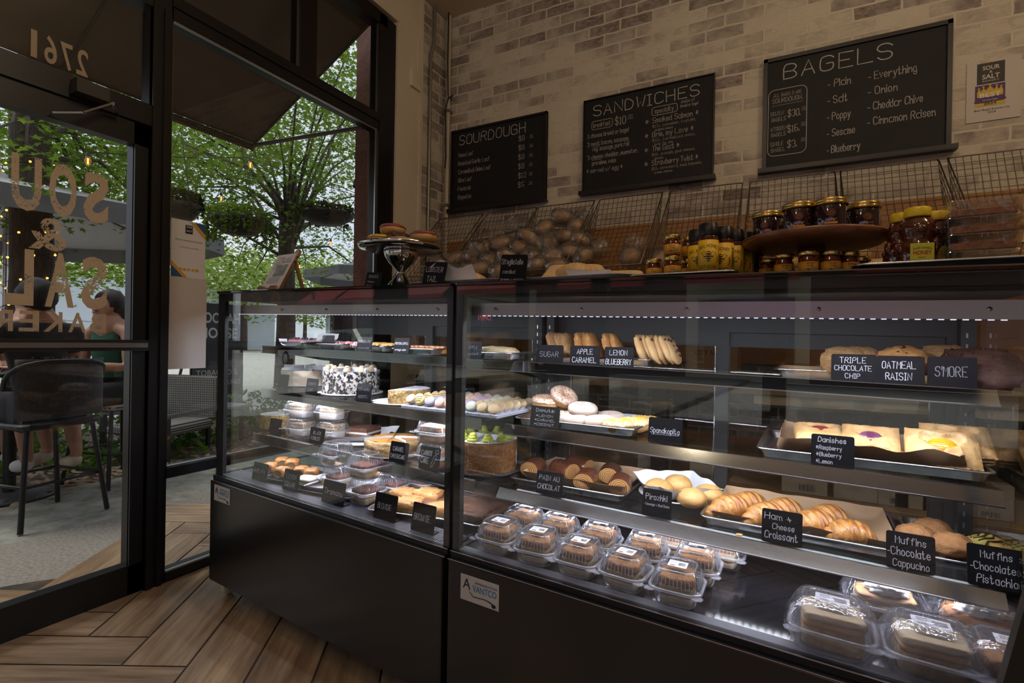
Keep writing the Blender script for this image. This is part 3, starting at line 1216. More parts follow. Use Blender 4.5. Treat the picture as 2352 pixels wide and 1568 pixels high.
    for k in range(int((W - .1) / .017)):
        bx(m, .05 + k * .017, .05 + k * .017 + .008, .078, .082, 1.1405, 1.1425)
    m.build('light_strip', glow('led_dots', (0.75, 0.76, 1.0), 1.3), root)
    lo = lamp('case_strip_light', 'AREA', fr.P(W / 2, .104, 1.1525), 4.2 * CASE_E, (0.88, 0.88, 1.0), W - .12, .02)
    lo.rotation_euler = (RAD(20), -TILT, fr.yaw)
    # casters
    for a0 in (.055, W - .09):
        m = MB()
        mt = SH @ T(a0, .055, .032) @ R('Y', 90)
        m.lathe([(.0, -.010), (.024, -.010), (.031, -.006), (.031, .006), (.024, .010), (0, .010)], 18, 0, mtx=mt)
        m.lathe([(0, -.012), (.012, -.012), (.012, .012), (0, .012)], 12, 1, mtx=mt)
        m.box((a0, .055, .058), (.012, .03, .016), 1, SH)
        m.build('caster', [M('caster_cream', (0.55, 0.52, 0.33), 0.5), STEEL], root)
    return root


CASE_E = 2.1
L_SH = ((.208, 1.009, .001, .027), (.206, .8215, .001, .030), (.172, .633, .002, .033))
R_SH = ((.326, 1.003, .027, .028), (.277, .804, .015, .028), (.249, .607, .024, .024))
caseL = make_case(LC, 'black glass bakery case on the left, full of cakes and macarons', L_SH, 'L', (.05, .024, .03))
caseR = make_case(RC, 'black glass bakery case on the right, full of cookies and croissants', R_SH, 'R', (.022, .022, .022))
logo_plate(caseL, 0.093, 0, .426, .112, .062)
logo_plate(caseR, 0.108, 0, .408, .122, .068)
SL1, SL2, SL3 = 1.0105, .8225, .634
SR1, SR2, SR3 = 1.0042, .8052, .6082


# ================================================================ WHAT STANDS IN THE CASES
rnd = random.Random(11)
PAN = M('sheet_pan_aluminium', (0.62, 0.62, 0.63), 0.27, 1.0, c2=(0.42, 0.41, 0.40), scale=16, lo=.45, hi=.8)
PAN_OLD = M('stained_pan', (0.5, 0.49, 0.48), 0.32, 1.0, c2=(0.12, 0.09, 0.07), scale=40, lo=.5, hi=.75)
KRAFT = M('kraft_parchment', (0.46, 0.29, 0.16), 0.6, c2=(0.52, 0.34, 0.2), scale=8, bump=0.1, bscale=18)
WAX = M('white_baking_paper', (0.78, 0.77, 0.8), 0.5, bump=0.12, bscale=16)
PORC = M('white_porcelain', (0.72, 0.70, 0.72), 0.12, coat=0.5)
CLEAR = film('clear_clamshell', (0.975, 0.975, 0.99), 0.62, 0.06, 0.10)
CLEARB = film('clear_clamshell_ridge', (0.97, 0.97, 1.0), 0.55, 0.30, 0.2)  # whiter haze than the shell, standing in for highlights along the ridges
WRAP = film('cling_wrap', (0.955, 0.955, 0.985), 0.62, 0.055, 0.10, 0.55, 48)
TAG = M('sticker_white', (0.82, 0.82, 0.86), 0.5)
PRINT = M('sticker_print', (0.05, 0.05, 0.05), 0.6)


def pan(w, d, label, loc, rz, mat=None, h=.024, name='baking_tray'):
    m = MB()
    r0 = rrect(w - .03, d - .03, .012, 4)
    z = lambda pts, zz: [(p[0], p[1], zz) for p in pts]
    rr = [z(rrect(w - .032, d - .032, .014), .0), z(rrect(w - .012, d - .012, .02), h - .001), z(rrect(w, d, .024), h), z(rrect(w + .003, d + .003, .025), h - .002), z(rrect(w + .001, d + .001, .024), h - .0045),
          z(rrect(w - .004, d - .004, .022), h - .004)]
    inner = [z(rrect(w - .034, d - .034, .014), .002), z(rrect(w - .014, d - .014, .02), h - .0005)]
    m.loft(rr, True, True, False, smooth=True)
    m.loft(inner, True, True, False, smooth=True)
    o = m.build(name, mat or PAN, None, loc, rz)
    return tag(o, label, 'tray')


def sheet(w, d, label, loc, rz, mat=None, edge=.02, amp=.004, name='parchment_sheet', seed=0, cat='paper', th=.0012, sides=(1, 1, 1, 1)):
    """paper lying in a tray, its edges turned up"""
    def fn(k):
        def g(u, v):
            x, y = (u - .5) * w, (v - .5) * d
            e = 0
            for s, q, L in ((sides[0], .5 * w + x, w), (sides[1], .5 * w - x, w), (sides[2], .5 * d + y, d), (sides[3], .5 * d - y, d)):
                t = max(0, 1 - q / (edge * 1.6))
                e = max(e, s * edge * t * t * 1.4)
            n = noise.noise(Vector((x * 14, y * 14, seed))) * amp * (0.25 + 40 * e)
            return (x * (1 - .12 * e / max(edge, .001)) if edge > .03 else x, y, max(0.0004, .001 + e + n) + k)
        return g
    m = MB()
    m.grid(fn(0), 26, 20)
    m.grid(fn(th), 26, 20)
    return tag(m.build(name, mat or KRAFT, None, loc, rz), label, cat)


def card(fr, px0, px1, b, h, ht, lines, label, dim=False, loc=None, rz=None, w=None, tilt=9, draw=None, lean=0):
    """small slate card in its own folded foot, chalk writing on the front; lines: text, centre x, base z, cap height (fractions)"""
    if loc is None:
        a0, a1 = fr.a_at(px0, b, h + .03), fr.a_at(px1, b, h + .03)
        w = a1 - a0
        loc = fr.P((a0 + a1) / 2, b, h)
        rz = fr.yaw
        if fr is RC and h > .99:
            tilt = 3
    e = empty('slate_sign', label, 'sign', loc, rz)
    mt = R('X', -tilt) @ R('Y', lean)
    m = MB()
    out = rrect(w, ht, .005, 3)
    m.prism([(p[0], p[1] + ht / 2) for p in out], 0, .0022, mtx=mt)
    m.build('board', SLATE, e)
    m = MB()
    m.box((0, .016, .001), (w * .92, .032, .002))
    m.build('foot', SLATE, e)
    m = MB()
    r2 = random.Random(len(label) * 7 + int(abs(loc[0]) * 100))
    tw = [q for q in lines]
    for t, cx, cz, ch, wd in tw:
        hand(m, t, (cx - .5) * w, cz * ht, ch * ht, -.0008, ch * ht * .085 if not dim else ch * ht * .07, width=wd * w if wd else None, align='c', rnd=r2, jit=.14)
    if draw:
        draw(m, w, ht)
    for i, v in enumerate(m.v):
        m.v[i] = tuple(mt @ Vector(v))
    m.build('lettering', CHALK_DIM if dim else CHALK, e)
    return e


# ---------------------------------------------------------------- clamshells
def clamshell(w, d, hb, hl, name, wrap=False, label_size=(.042, .034), ridges=True):
    """hinged clear box: ribbed base, flange with corner tabs, ribbed lid, printed sticker"""
    e = empty(name, 'clear clamshell', 'container')
    z = lambda pts, zz: [(p[0], p[1], zz) for p in pts]

    def rib(pts, zz, amp):
        n = len(pts)
        out = []
        for i, p in enumerate(pts):
            k = 1 + (amp if i % 2 else -amp)
            out.append((p[0] * k, p[1] * k, zz))
        return out
    N = 9
    am = .012 if ridges else 0

    def rr(w_, d_, r):
        # denser outline so that the ribs read
        c = rrect(w_, d_, r, N)
        o = []
        for a, b in zip(c, c[1:] + c[:1]):
            L = math.hypot(a[0] - b[0], a[1] - b[1])
            k = max(1, int(L / .009))
            for i in range(k):
                o.append((a[0] + (b[0] - a[0]) * i / k, a[1] + (b[1] - a[1]) * i / k))
        return o
    n0 = len(rr(w, d, .03))

    def same(w_, d_, r):
        # same number of points at every level
        base = rr(w, d, .03)
        return [(p[0] * w_ / w, p[1] * d_ / d) for p in base]
    m = MB()
    m.loft([z(same(w * .70, d * .70, .02), .002), rib(same(w * .78, d * .78, .02), .004, 0), rib(same(w * .84, d * .84, .02), hb * .45, am), rib(same(w * .90, d * .90, .02), hb * .9, am), z(same(w * .93, d * .93, .03), hb)], True, True, False)
    m.build('base', CLEAR, e)
    m = MB()
    m.loft([z(same(w * .92, d * .92, .03), hb), z(same(w * 1.02, d * 1.02, .03), hb + .0005), z(same(w * 1.03, d * 1.03, .03), hb + .004), z(same(w * .99, d * .99, .03), hb + .0065), z(same(w * .92, d * .92, .03), hb + .006)], True, False, False)
    for sx, sy in ((1, -1), (-1, -1)):
        m.prism([(sx * w * .34, sy * d * .54), (sx * w * .50, sy * d * .40), (sx * w * .545, sy * d * .455), (sx * w * .52, sy * d * .545), (sx * w * .43, sy * d * .575)], hb + .001, hb + .003, axis='z')
    m.build('flange', CLEARB, e)
    m = MB()
    H = hb + .005
    m.loft([z(same(w * .92, d * .92, .03), H), rib(same(w * .89, d * .89, .03), H + hl * .15, am), rib(same(w * .80, d * .80, .03), H + hl * .72, am), z(same(w * .72, d * .72, .03), H + hl * .93), z(same(w * .66, d * .66, .03), H + hl), z(same(w * .60, d * .60, .03), H + hl * .96)], True, False, True)
    m.build('lid', CLEAR, e)
    m = MB()
    for k in range(9 if ridges else 0):           # moulded shoulders, their highlights put in as milky white film
        for s in (-1, 1):
            x = (k - 4) * w * .075
            m.tube([(x, s * d * .445, H + hl * .18), (x * .94, s * d * .405, H + hl * .66)], .0009, 4)
            m.tube([(s * w * .445, x * d / w, H + hl * .18), (s * w * .405, x * .94 * d / w, H + hl * .66)], .0009, 4)
    o = same(w * .68, d * .68, .03)
    m.tube([(p[0], p[1], H + hl * .985) for p in o[::3]], .0012, 4, closed=True)
    m.build('moulded_ridge', CLEARB, e)
    if label_size:
        lw, lh = label_size
        m = MB()
        m.box((0, 0, H + hl + .0005), (lw, lh, .0006), 0)
        zz = H + hl + .0012
        mt = Matrix(((1, 0, 0, 0), (0, 0, 1, 0), (0, 1, 0, zz), (0, 0, 0, 1)))
        m.build('sticker', TAG, e)
        m2 = MB()
        text_on(m2, 'SOUR', -lw * .22, lh * .24, lh * .13, 0, 0, lw * .3, .02, mtx=mt)
        text_on(m2, 'SALT', -lw * .22, lh * .02, lh * .13, 0, 0, lw * .3, .02, mtx=mt)
        for k in range(9):
            m2.box((-lw * .34 + k * lw * .03, -lh * .32, zz), (lw * (.012 if k % 3 else .02), lh * .16, .0003))
        for k in range(5):
            m2.box((lw * .22, lh * (.2 - .1 * k), zz), (lw * .38, lh * .025, .0003))
        m2.build('sticker_print', PRINT, e)
    if wrap:
        m = MB()
        rings = []
        for q, zz in ((.72, -.0015), (.86, .004), (.96, hb * .5), (1.10, hb + .003), (1.02, H + hl * .3), (.86, H + hl * .8), (.72, H + hl + .002), (.4, H + hl + .0035)):
            ring = []
            base = same(w * q, d * q, .03)
            for i, p in enumerate(base):
                f = 1 + .028 * noise.noise(Vector((p[0] * 45, p[1] * 45, zz * 60)))
                ring.append((p[0] * f, p[1] * f, zz))
            rings.append(ring)
        m.loft(rings, True, True, True)
        m.build('cling_film', WRAP, e)
    return e


def cake_piece(name, w, d, h, mats, label_cat, layers=(1.0,), crumb=.010, seed=0, topamp=.15):
    """cut square of cake: stacked layers, crumb or frosting on top"""
    e = empty(name, name, label_cat)
    z0 = 0
    tot = h
    n = len(layers)
    for i, (fr_, mt, nm) in enumerate(layers):
        hh = tot * fr_
        m = MB()
        m.blob((w * .54, d * .54, hh * .56), .07 if i < n - 1 else topamp, 9 if i < n - 1 else 14, 26, 12, seed + i, mtx=T(0, 0, z0 + hh * .5), flat=.12, power=3.2, oct=3)
        m.build(nm, mt, e)
        z0 += hh * .96
    return e


CRUMB = M('cinnamon_crumb', (0.20, 0.085, 0.03), 0.85, c2=(0.42, 0.21, 0.085), scale=90, bump=1.0, bscale=150)
CAKE_Y = M('pale_cake', (0.42, 0.33, 0.19), 0.8, c2=(0.30, 0.22, 0.12), scale=60, bump=0.5, bscale=160)
SWIRL = M('cake_swirl', (0.10, 0.05, 0.025), 0.8, c2=(0.34, 0.25, 0.14), scale=30, lo=.45, hi=.55, stretch=(.4, .4, 2.4), bump=0.4)
FROST = M('white_frosting', (0.78, 0.74, 0.68), 0.5, bump=0.5, bscale=30, sss=.1)
PUMP = M('pumpkin_cake', (0.36, 0.15, 0.04), 0.8, c2=(0.24, 0.09, 0.025), scale=45, bump=0.4, bscale=140)
SPONGE = M('cream_sponge', (0.5, 0.38, 0.22), 0.8, c2=(0.56, 0.44, 0.28), scale=50, bump=0.4, bscale=140)

ORD = ('first', 'second', 'third', 'fourth', 'fifth', 'sixth')
# coffee cakes in clamshells on the deck of the right case
CLAM = clamshell(.118, .118, .036, .040, 'clamshell_box')
COFFEE = cake_piece('coffee_cake', .070, .070, .058, None, 'cake', ((.30, CAKE_Y, 'bottom_crumb'), (.12, SWIRL, 'cinnamon_swirl'), (.28, CAKE_Y, 'middle_crumb'), (.34, CRUMB, 'crumb_topping')), seed=3)
used = set()


def put(proto, label, loc, rz=0, sc=None, group=None, **k):
    if id(proto) not in used:
        used.add(id(proto))
        place(proto, loc, rz, k.get('rx', 0), k.get('ry', 0), sc)
        proto['label'] = label
        if group:
            proto['group'] = group
        return proto
    return dup(proto, label, loc, rz, k.get('rx', 0), k.get('ry', 0), sc, group)


rows = ((.100, (.108, .229, .350, .471, .594), 'front row'), (.232, (.112, .226, .352, .482, .612), 'second row'), (.362, (.52, .655), 'back row'))
for b, As, nm in rows:
    for i, a in enumerate(As):
        q = RC.P(a, b, H_DECK)
        tw = rnd.uniform(-.1, .1)
        if nm == 'back row':
            w1 = ('left one in the back row', 'right one in the back row')[i]
        else:
            w1 = '%s from the left in the %s' % (ORD[i], nm)
        put(CLAM, 'clear clamshell of coffee cake, %s' % w1, q, RC.yaw + tw, group='coffee cake clamshells')
        put(COFFEE, 'crumb coffee cake in a clamshell, %s' % w1, q + Vector((0, 0, .005)), RC.yaw + tw + rnd.uniform(-.15, .15), group='coffee cakes in clamshells')

# big wrapped cakes at the right end of the deck
BIGC = clamshell(.150, .125, .042, .046, 'wrapped_box', True, (.058, .036), False)
BIGN = clamshell(.150, .125, .042, .046, 'wrapped_box', True, None, False)
GOLDTOP = M('golden_crust', (0.42, 0.22, 0.08), 0.6, c2=(0.52, 0.32, 0.15), scale=12, bump=.4, bscale=60)
BROWNTOP = M('brown_crumb_top', (0.26, 0.12, 0.045), 0.8, c2=(0.36, 0.18, 0.07), scale=60, bump=1.0, bscale=120)
LOAF0 = cake_piece('golden_cake_slice', .098, .075, .068, None, 'cake', ((.62, CAKE_Y, 'sponge'), (.2, GOLDTOP, 'golden_top'), (.22, SPONGE, 'upper_sponge')), seed=28)
LOAF3 = cake_piece('crumb_cake_slice', .098, .075, .064, None, 'cake', ((.7, PUMP, 'sponge'), (.34, BROWNTOP, 'crumb_top')), seed=29)
LOAF1 = cake_piece('frosted_cake_slice', .098, .075, .066, None, 'cake', ((.66, SPONGE, 'sponge'), (.2, GOLDTOP, 'golden_top')), seed=8)
LOAF2 = cake_piece('pumpkin_cake_slice', .098, .075, .066, None, 'cake', ((.88, PUMP, 'sponge'),), seed=12)
for lf, sd in ((LOAF1, 3), (LOAF2, 6)):
    MB().blob((.038, .026, .014), .34, 7, 30, 14, sd, mtx=T(.004, -.004, .064), flat=.4, oct=3).build('frosting', FROST, lf)
for a, b, bx_, ck, lab, cl in (
        (.897, .086, BIGC, LOAF0, 'standing alone to the left', 'golden cake slice in the box standing alone to the left'),
        (1.052, .090, BIGC, LOAF0, 'at the front, in the middle', 'golden cake slice in the front middle wrapped box'),
        (1.170, .096, BIGC, LOAF3, 'at the front, in the right corner', 'brown crumb cake slice in the front right wrapped box'),
        (1.000, .268, BIGN, LOAF1, 'behind, white frosting on pale cake', 'pale cake slice with white frosting in the box behind'),
        (1.152, .262, BIGN, LOAF2, 'behind, thick frosting on orange cake', 'orange cake slice with thick white frosting in the box behind')):
    q = RC.P(a, b, H_DECK)
    put(bx_, 'film-wrapped clear cake box %s' % lab, q, RC.yaw + rnd.uniform(-.06, .06), group='film-wrapped cake boxes')
    put(ck, cl, q + Vector((0, 0, .006)), RC.yaw + .05, group='slices in wrapped boxes')

# ---------------------------------------------------------------- pain au chocolat, pirozhki, croissants, muffins (lowest shelf, right)


def on(fr, px, b, h, dz=0):
    return fr.P(fr.a_at(px, b, h + .03), b, h + dz)


PASTRY = M('glazed_pastry', (0.42, 0.17, 0.035), 0.3, c2=(0.68, 0.38, 0.12), scale=26, bump=0.5, bscale=70, coat=0.35, stretch=(1, 2.5, 1))
CROIS = M('croissant_crust', (0.30, 0.095, 0.016), 0.34, c2=(0.64, 0.32, 0.085), scale=24, bump=1.0, bscale=70, coat=0.25, stretch=(3.0, .7, 1.0), lo=.36, hi=.66)
DARKCRUST = M('chocolate_brown_crust', (0.085, 0.024, 0.012), 0.22, c2=(0.16, 0.05, 0.022), scale=20, bump=0.4, bscale=50, coat=0.5)


def spiral_mat():
    m, nt, o = nmat('spiral_layers')
    p = nt.nodes.new('ShaderNodeBsdfPrincipled')
    tc = nt.nodes.new('ShaderNodeTexCoord')
    sx = nt.nodes.new('ShaderNodeSeparateXYZ')
    nt.links.new(tc.outputs['Object'], sx.inputs[0])

    def mm(op, a, b=0.0):
        n = nt.nodes.new('ShaderNodeMath')
        n.operation = op
        for k, q in enumerate((a, b)):
            if isinstance(q, (int, float)):
                n.inputs[k].default_value = q
            else:
                nt.links.new(q, n.inputs[k])
        return n.outputs[0]
    z = mm('SUBTRACT', sx.outputs['Z'], 0.030)
    r = mm('SQRT', mm('ADD', mm('MULTIPLY', sx.outputs['X'], sx.outputs['X']), mm('MULTIPLY', z, z)))
    th = mm('ARCTAN2', z, sx.outputs['X'])
    nz = tex(nt, coords(nt), 'Noise', 50, 2, .5)
    v = mm('ADD', mm('MULTIPLY', r, 165.0), mm('MULTIPLY', th, 0.159155))
    v = mm('FRACT', mm('ADD', v, mm('MULTIPLY', nz, 0.5)))
    nt.links.new(ramp(nt, v, ((0.0, (0.09, 0.03, 0.01)), (0.2, (0.35, 0.15, 0.04)), (0.5, (0.66, 0.40, 0.16)), (0.85, (0.5, 0.25, 0.08)), (1.0, (0.1, 0.03, 0.01)))), p.inputs['Base Color'])
    p.inputs['Roughness'].default_value = 0.4
    b = nt.nodes.new('ShaderNodeBump')
    b.inputs['Strength'].default_value = 0.6
    b.inputs['Distance'].default_value = 0.002
    nt.links.new(v, b.inputs['Height'])
    nt.links.new(b.outputs['Normal'], p.inputs['Normal'])
    nt.links.new(p.outputs[0], o.inputs['Surface'])
    return m


def pain_choc():
    e = empty('pain_au_chocolat', 'roll', 'pastry')
    m = MB()
    L, Rr = .088, .032
    rings = []
    for k in range(13):
        y = -L / 2 + L * k / 12
        w = 1 - .10 * abs(2 * k / 12 - 1) ** 6 + .03 * sin(k * 2.1)
        rings.append([(Rr * 1.1 * w * cos(2 * pi * i / 28), y, .029 + Rr * .9 * w * sin(2 * pi * i / 28) * (1 if sin(2 * pi * i / 28) > 0 else .9)) for i in range(28)])
    m.loft(rings, True, False, False)
    m.build('crust', DARKCRUST, e)
    m = MB()
    for s in (0, 12):
        c = rings[s]
        yc = c[0][1]
        sg = -1 if s == 0 else 1
        lv = []
        for q in (1.0, .8, .6, .4, .2, .02):
            lv.append([(p[0] * q, yc + sg * .004 * (1 - q) * (1.5 if q > .3 else 1), .029 + (p[2] - .029) * q) for p in c])
        m.loft(lv, True, False, True)
    m.build('spiral_end', spiral_mat(), e)
    return e


PAC = pain_choc()
rz0 = RC.yaw
pan(.385, .30, 'dull sheet pan of dark chocolate rolls on the lowest right shelf', RC.P(.20, .455, SR3), rz0 + .02, PAN_OLD)
sheet(.34, .26, 'brown parchment under the dark chocolate rolls', RC.P(.215, .465, SR3 + .003), rz0 + .02, KRAFT, .025, seed=2)
for px, b, dz, rz, lab in ((1226, .41, .006, .12, 'end roll at the left edge of the pan'), (1296, .45, .006, 1.1, 'sideways behind the sign'), (1346, .385, .006, .18, 'spiral facing the glass, mid pan'),
                           (1425, .395, .006, .22, 'spiral facing the glass, right edge'), (1402, .50, .006, .2, 'behind the two spiral-ended rolls'), (1330, .53, .006, 1.3, 'at the back of the pan, darkest')):
    put(PAC, 'dark glazed pain au chocolat, %s' % lab, on(RC, px, b, SR3, dz), rz0 + rz, group='pains au chocolat')

m = MB()
m.lathe([(0, .004), (.05, .004), (.07, .003), (.105, .013), (.112, .016), (.110, .0185), (.07, .008), (0, .007)], 40)
pl_q = RC.P(.505, .475, SR3)
tag(m.build('plate', PORC, None, pl_q, 0), 'round white plate of bun-shaped pies on the lowest right shelf', 'plate')
sheet(.20, .19, 'white paper under the round golden pies, corners up', pl_q + Vector((0, 0, .011)), rz0 + .7, WAX, .03, .012, seed=5)
PIRO = MB().blob((.042, .042, .030), .07, 2.6, 28, 16, 4, flat=.35, oct=3).build('pirozhok', M('golden_bun', (0.56, 0.30, 0.09), 0.5, c2=(0.66, 0.40, 0.15), scale=14, bump=0.5, bscale=60))
tag(PIRO, 'x', 'pastry')
for px, b, dz, lab in ((1512, .435, .030, 'left one on the plate'), (1557, .505, .034, 'back one, highest on the plate'), (1588, .40, .030, 'front one nearest the glass'), (1628, .468, .030, 'right one on the plate')):
    put(PIRO, 'round golden pirozhok, %s' % lab, on(RC, px, b, SR3, dz), rnd.uniform(0, 6), group='pirozhki on the plate')


def croissant(seed, L=.135):
    m = MB()
    n = 41
    rings = []
    for k in range(n):
        t = k / (n - 1) * 2 - 1
        seg = abs(((t + 1) * 3.5) % 1.0 - .5) * 2
        r = .034 * (1 - abs(t) ** 2.2 * .72) * (1.0 - .17 * seg ** 3)
        x = t * L / 2
        yb = .020 * t * t
        ring = []
        for i in range(24):
            a = 2 * pi * i / 24
            tw = a + t * .5
            rr = r * (1 + .05 * noise.noise(Vector((t * 5, cos(a) * 1.5, sin(a) * 1.5 + seed))))
            ring.append((x, yb + rr * 1.18 * cos(a), max(.0, r * .86 + rr * .95 * sin(a))))
        rings.append(ring)
    m.loft(rings, True, True, True)
    return m.build('croissant', CROIS)


CR1 = tag(croissant(1), 'x', 'croissant')
pan(.44, .33, 'sheet pan of ham and cheese croissants on the lowest right shelf', RC.P(.825, .46, SR3), rz0, PAN)
sheet(.40, .29, 'brown parchment under the croissants', RC.P(.83, .465, SR3 + .003), rz0, KRAFT, .02, seed=7)
for px, b, rz, s, lab in ((1682, .375, .9, 1.0, 'at the front left corner of the pan'), (1722, .435, .7, 1.0, 'second from the left, higher behind'), (1765, .365, .9, 1.0, 'half behind the ham and cheese sign'), (1803, .43, .8, 1.0, 'behind the ham and cheese sign'),
                          (1876, .372, .7, 1.0, 'just right of the ham and cheese sign'), (1905, .44, .85, 1.0, 'behind, right of the ham and cheese sign'), (1955, .345, .35, .95, 'front right one with filling showing')):
    put(CR1, 'golden ham and cheese croissant, %s' % lab, on(RC, px, b, SR3, .006), rz0 + rz, s, 'croissants on the pan')
tag(MB().blob((.010, .006, .003), .4, 20, 10, 6, 2).build('pastry_flake', PASTRY, None, on(RC, 1698, .262, SR3, .002), .4), 'loose pastry flake on the shelf edge before the croissants', 'crumb')


def muffin(topm, seed):
    e = empty('muffin', 'x', 'muffin')
    m = MB()
    rings = []
    for r, z in ((.022, 0), (.027, .012), (.031, .026), (.034, .034)):
        rings.append([(r * (1 + (.045 if i % 2 else -.03)) * cos(2 * pi * i / 48), r * (1 + (.045 if i % 2 else -.03)) * sin(2 * pi * i / 48), z) for i in range(48)])
    m.loft(rings, True, True, False, smooth=False)
    m.build('paper_case', M('muffin_paper', (0.26, 0.12, 0.05), 0.7), e)
    m = MB().blob((.040, .040, .030), .12, 3.2, 28, 16, seed, mtx=T(0, 0, .034), flat=.55, oct=4)
    m.build('crown', topm, e)
    return e


MUF_B = M('brown_muffin', (0.27, 0.115, 0.035), 0.75, c2=(0.36, 0.17, 0.06), scale=60, bump=0.8, bscale=110)
MUF_G = M('pistachio_muffin', (0.44, 0.27, 0.07), 0.75, c2=(0.28, 0.33, 0.06), scale=16, bump=0.8, bscale=90, lo=.42, hi=.6)
MU1, MU2 = muffin(MUF_B, 5), muffin(MUF_G, 9)
drz = MB()
for k in range(5):
    y0 = -.022 + k * .011
    drz.tube([(-.03 + .012 * j, y0 + .006 * sin(j * 2 + k), .0655 - 11 * ((-.03 + .012 * j) ** 2 + y0 ** 2)) for j in range(6)], .0021, 5)
drz.build('chocolate_drizzle', M('chocolate', (0.035, 0.014, 0.008), 0.3), MU2)
pan(.36, .30, 'sheet pan of muffins at the right end of the lowest shelf', RC.P(1.245, .475, SR3), rz0, PAN)
for px, b, lab in ((2103, .385, 'behind the left muffin sign'), (2140, .46, 'at the back, above the left muffin sign'), (2187, .365, 'between the two muffin signs')):
    put(MU1, 'brown chocolate cappuccino muffin %s' % lab, on(RC, px, b, SR3, .005), 0, group='brown muffins')
for px, b, lab in ((2268, .40, 'left one'), (2345, .385, 'at the picture edge')):
    put(MU2, 'green pistachio muffin with chocolate drizzle, %s' % lab, on(RC, px, b, SR3, .005), .6, group='pistachio muffins')

card(RC, 1230, 1291, .27, SR3, .068, (('PAIN AU', .5, .62, .2, .78), ('CHOCOLAT', .5, .22, .22, .86)), 'slate card reading PAIN AU CHOCOLAT')
card(RC, 1474, 1541, .268, SR3, .073, (('Pirozhki', .5, .62, .2, .76), ('- Sausage + Red Onion', .5, .4, .09, .9)), 'slate card reading Pirozhki with sausage and red onion')
card(RC, 1749, 1843, .262, SR3, .078, (('Ham +', .42, .7, .19, .7), ('Cheese', .55, .42, .17, .56), ('Croissant', .5, .13, .21, .84)), 'slate card reading Ham and Cheese Croissant')
card(RC, 2036, 2150, .262, SR3, .078, (('Muffins', .52, .7, .19, .66), ('-Chocolate', .48, .38, .21, .9), ('Cappucino', .52, .08, .19, .76)), 'slate card reading Muffins Chocolate Cappucino')
card(RC, 2223, 2352, .262, SR3, .082, (('Muffins', .55, .7, .17, .6), ('-Chocolate', .48, .4, .18, .84), ('Pistachio', .55, .1, .19, .76)), 'slate card reading Muffins Chocolate Pistachio')

# ---------------------------------------------------------------- donuts and danishes (middle shelf, right)
DOUGH = M('donut_dough', (0.52, 0.27, 0.075), 0.5, c2=(0.64, 0.38, 0.14), scale=10, bump=0.2, bscale=70)


def donut(name, icing, icm=None, bits=None, bitm=None, nb=90, seed=1, Rr=.027, r=.0195, bitsize=.002, cover=150):
    e = empty(name, 'x', 'donut')
    MB().torus(Rr, r, 34, 14, sq=.88, wob=.05, seed=seed, mtx=T(0, 0, r * .86)).build('dough', DOUGH, e)
    if icing:
        m = MB()
        vs, fs = [], []
        n, k = 44, 9
        for i in range(n):
            t = 2 * pi * i / n
            lo = (180 - cover) / 2 - 12 * noise.noise(Vector((cos(t) * 3, sin(t) * 3, seed)))
            for j in range(k):
                p = RAD(lo + (180 - 2 * lo + (12 if j else 0)) * j / (k - 1))
                q = Rr + (r * 1.05) * cos(p)
                vs.append((q * cos(t), q * sin(t), r * .86 + r * .93 * sin(p)))
        for i in range(n):
            for j in range(k - 1):
                fs.append((i * k + j, ((i + 1) % n) * k + j, ((i + 1) % n) * k + j + 1, i * k + j + 1))
        m.add(vs, fs, 0, True)
        ic = m.build('icing', icm, e)
        sd = ic.modifiers.new('thickness', 'SOLIDIFY')
        sd.thickness = .0022
        sd.offset = 1
    if bits:
        r2 = random.Random(seed)
        m = MB()
        for k in range(nb):
            t, p = r2.uniform(0, 2 * pi), RAD(r2.uniform(20, 160))
            q = Rr + r * 1.12 * cos(p)
            c = T(q * cos(t), q * sin(t), r * .86 + r * 1.0 * sin(p))
            if bits == 'ball':
                m.blob((bitsize, bitsize, bitsize), 0, 1, 6, 4, 0, mtx=c)
            else:
                m.blob((bitsize * 2.0, bitsize * .6, bitsize * .6), 0, 1, 5, 4, 0, mtx=c @ R('Z', r2.uniform(0, 180)) @ R('Y', r2.uniform(-40, 40)))
        tag(m.build('sprinkles', bitm, e), kind='stuff')
    return e


GLZ = M('sugar_glaze', (0.62, 0.46, 0.36), 0.25, coat=.4)
D_CAR = donut('caramel_donut', True, GLZ, 'ball', M('caramel_pearl', (0.42, 0.19, 0.065), 0.35), 190, 3, bitsize=.0023)
SUGAR = M('powdered_sugar', (0.72, 0.60, 0.52), 0.9, c2=(0.62, 0.46, 0.36), scale=34, bump=.6, bscale=240)
D_COC = empty('sugar_donut', 'x', 'donut')
MB().torus(.027, .021, 34, 14, sq=.85, wob=.06, seed=4, mtx=T(0, 0, .018)).build('sugared_dough', SUGAR, D_COC)
D_LEM = donut('lemon_donut', True, GLZ, 'ball', M('lemon_crumb', (0.80, 0.48, 0.02), 0.6), 210, 6, bitsize=.0026)
pan(.40, .31, 'sheet pan of ring donuts on the middle right shelf', RC.P(.225, .455, SR2), rz0, PAN)
sheet(.34, .25, 'brown parchment under the caramel donuts', RC.P(.20, .46, SR2 + .003), rz0, KRAFT, .004, .002, seed=9)
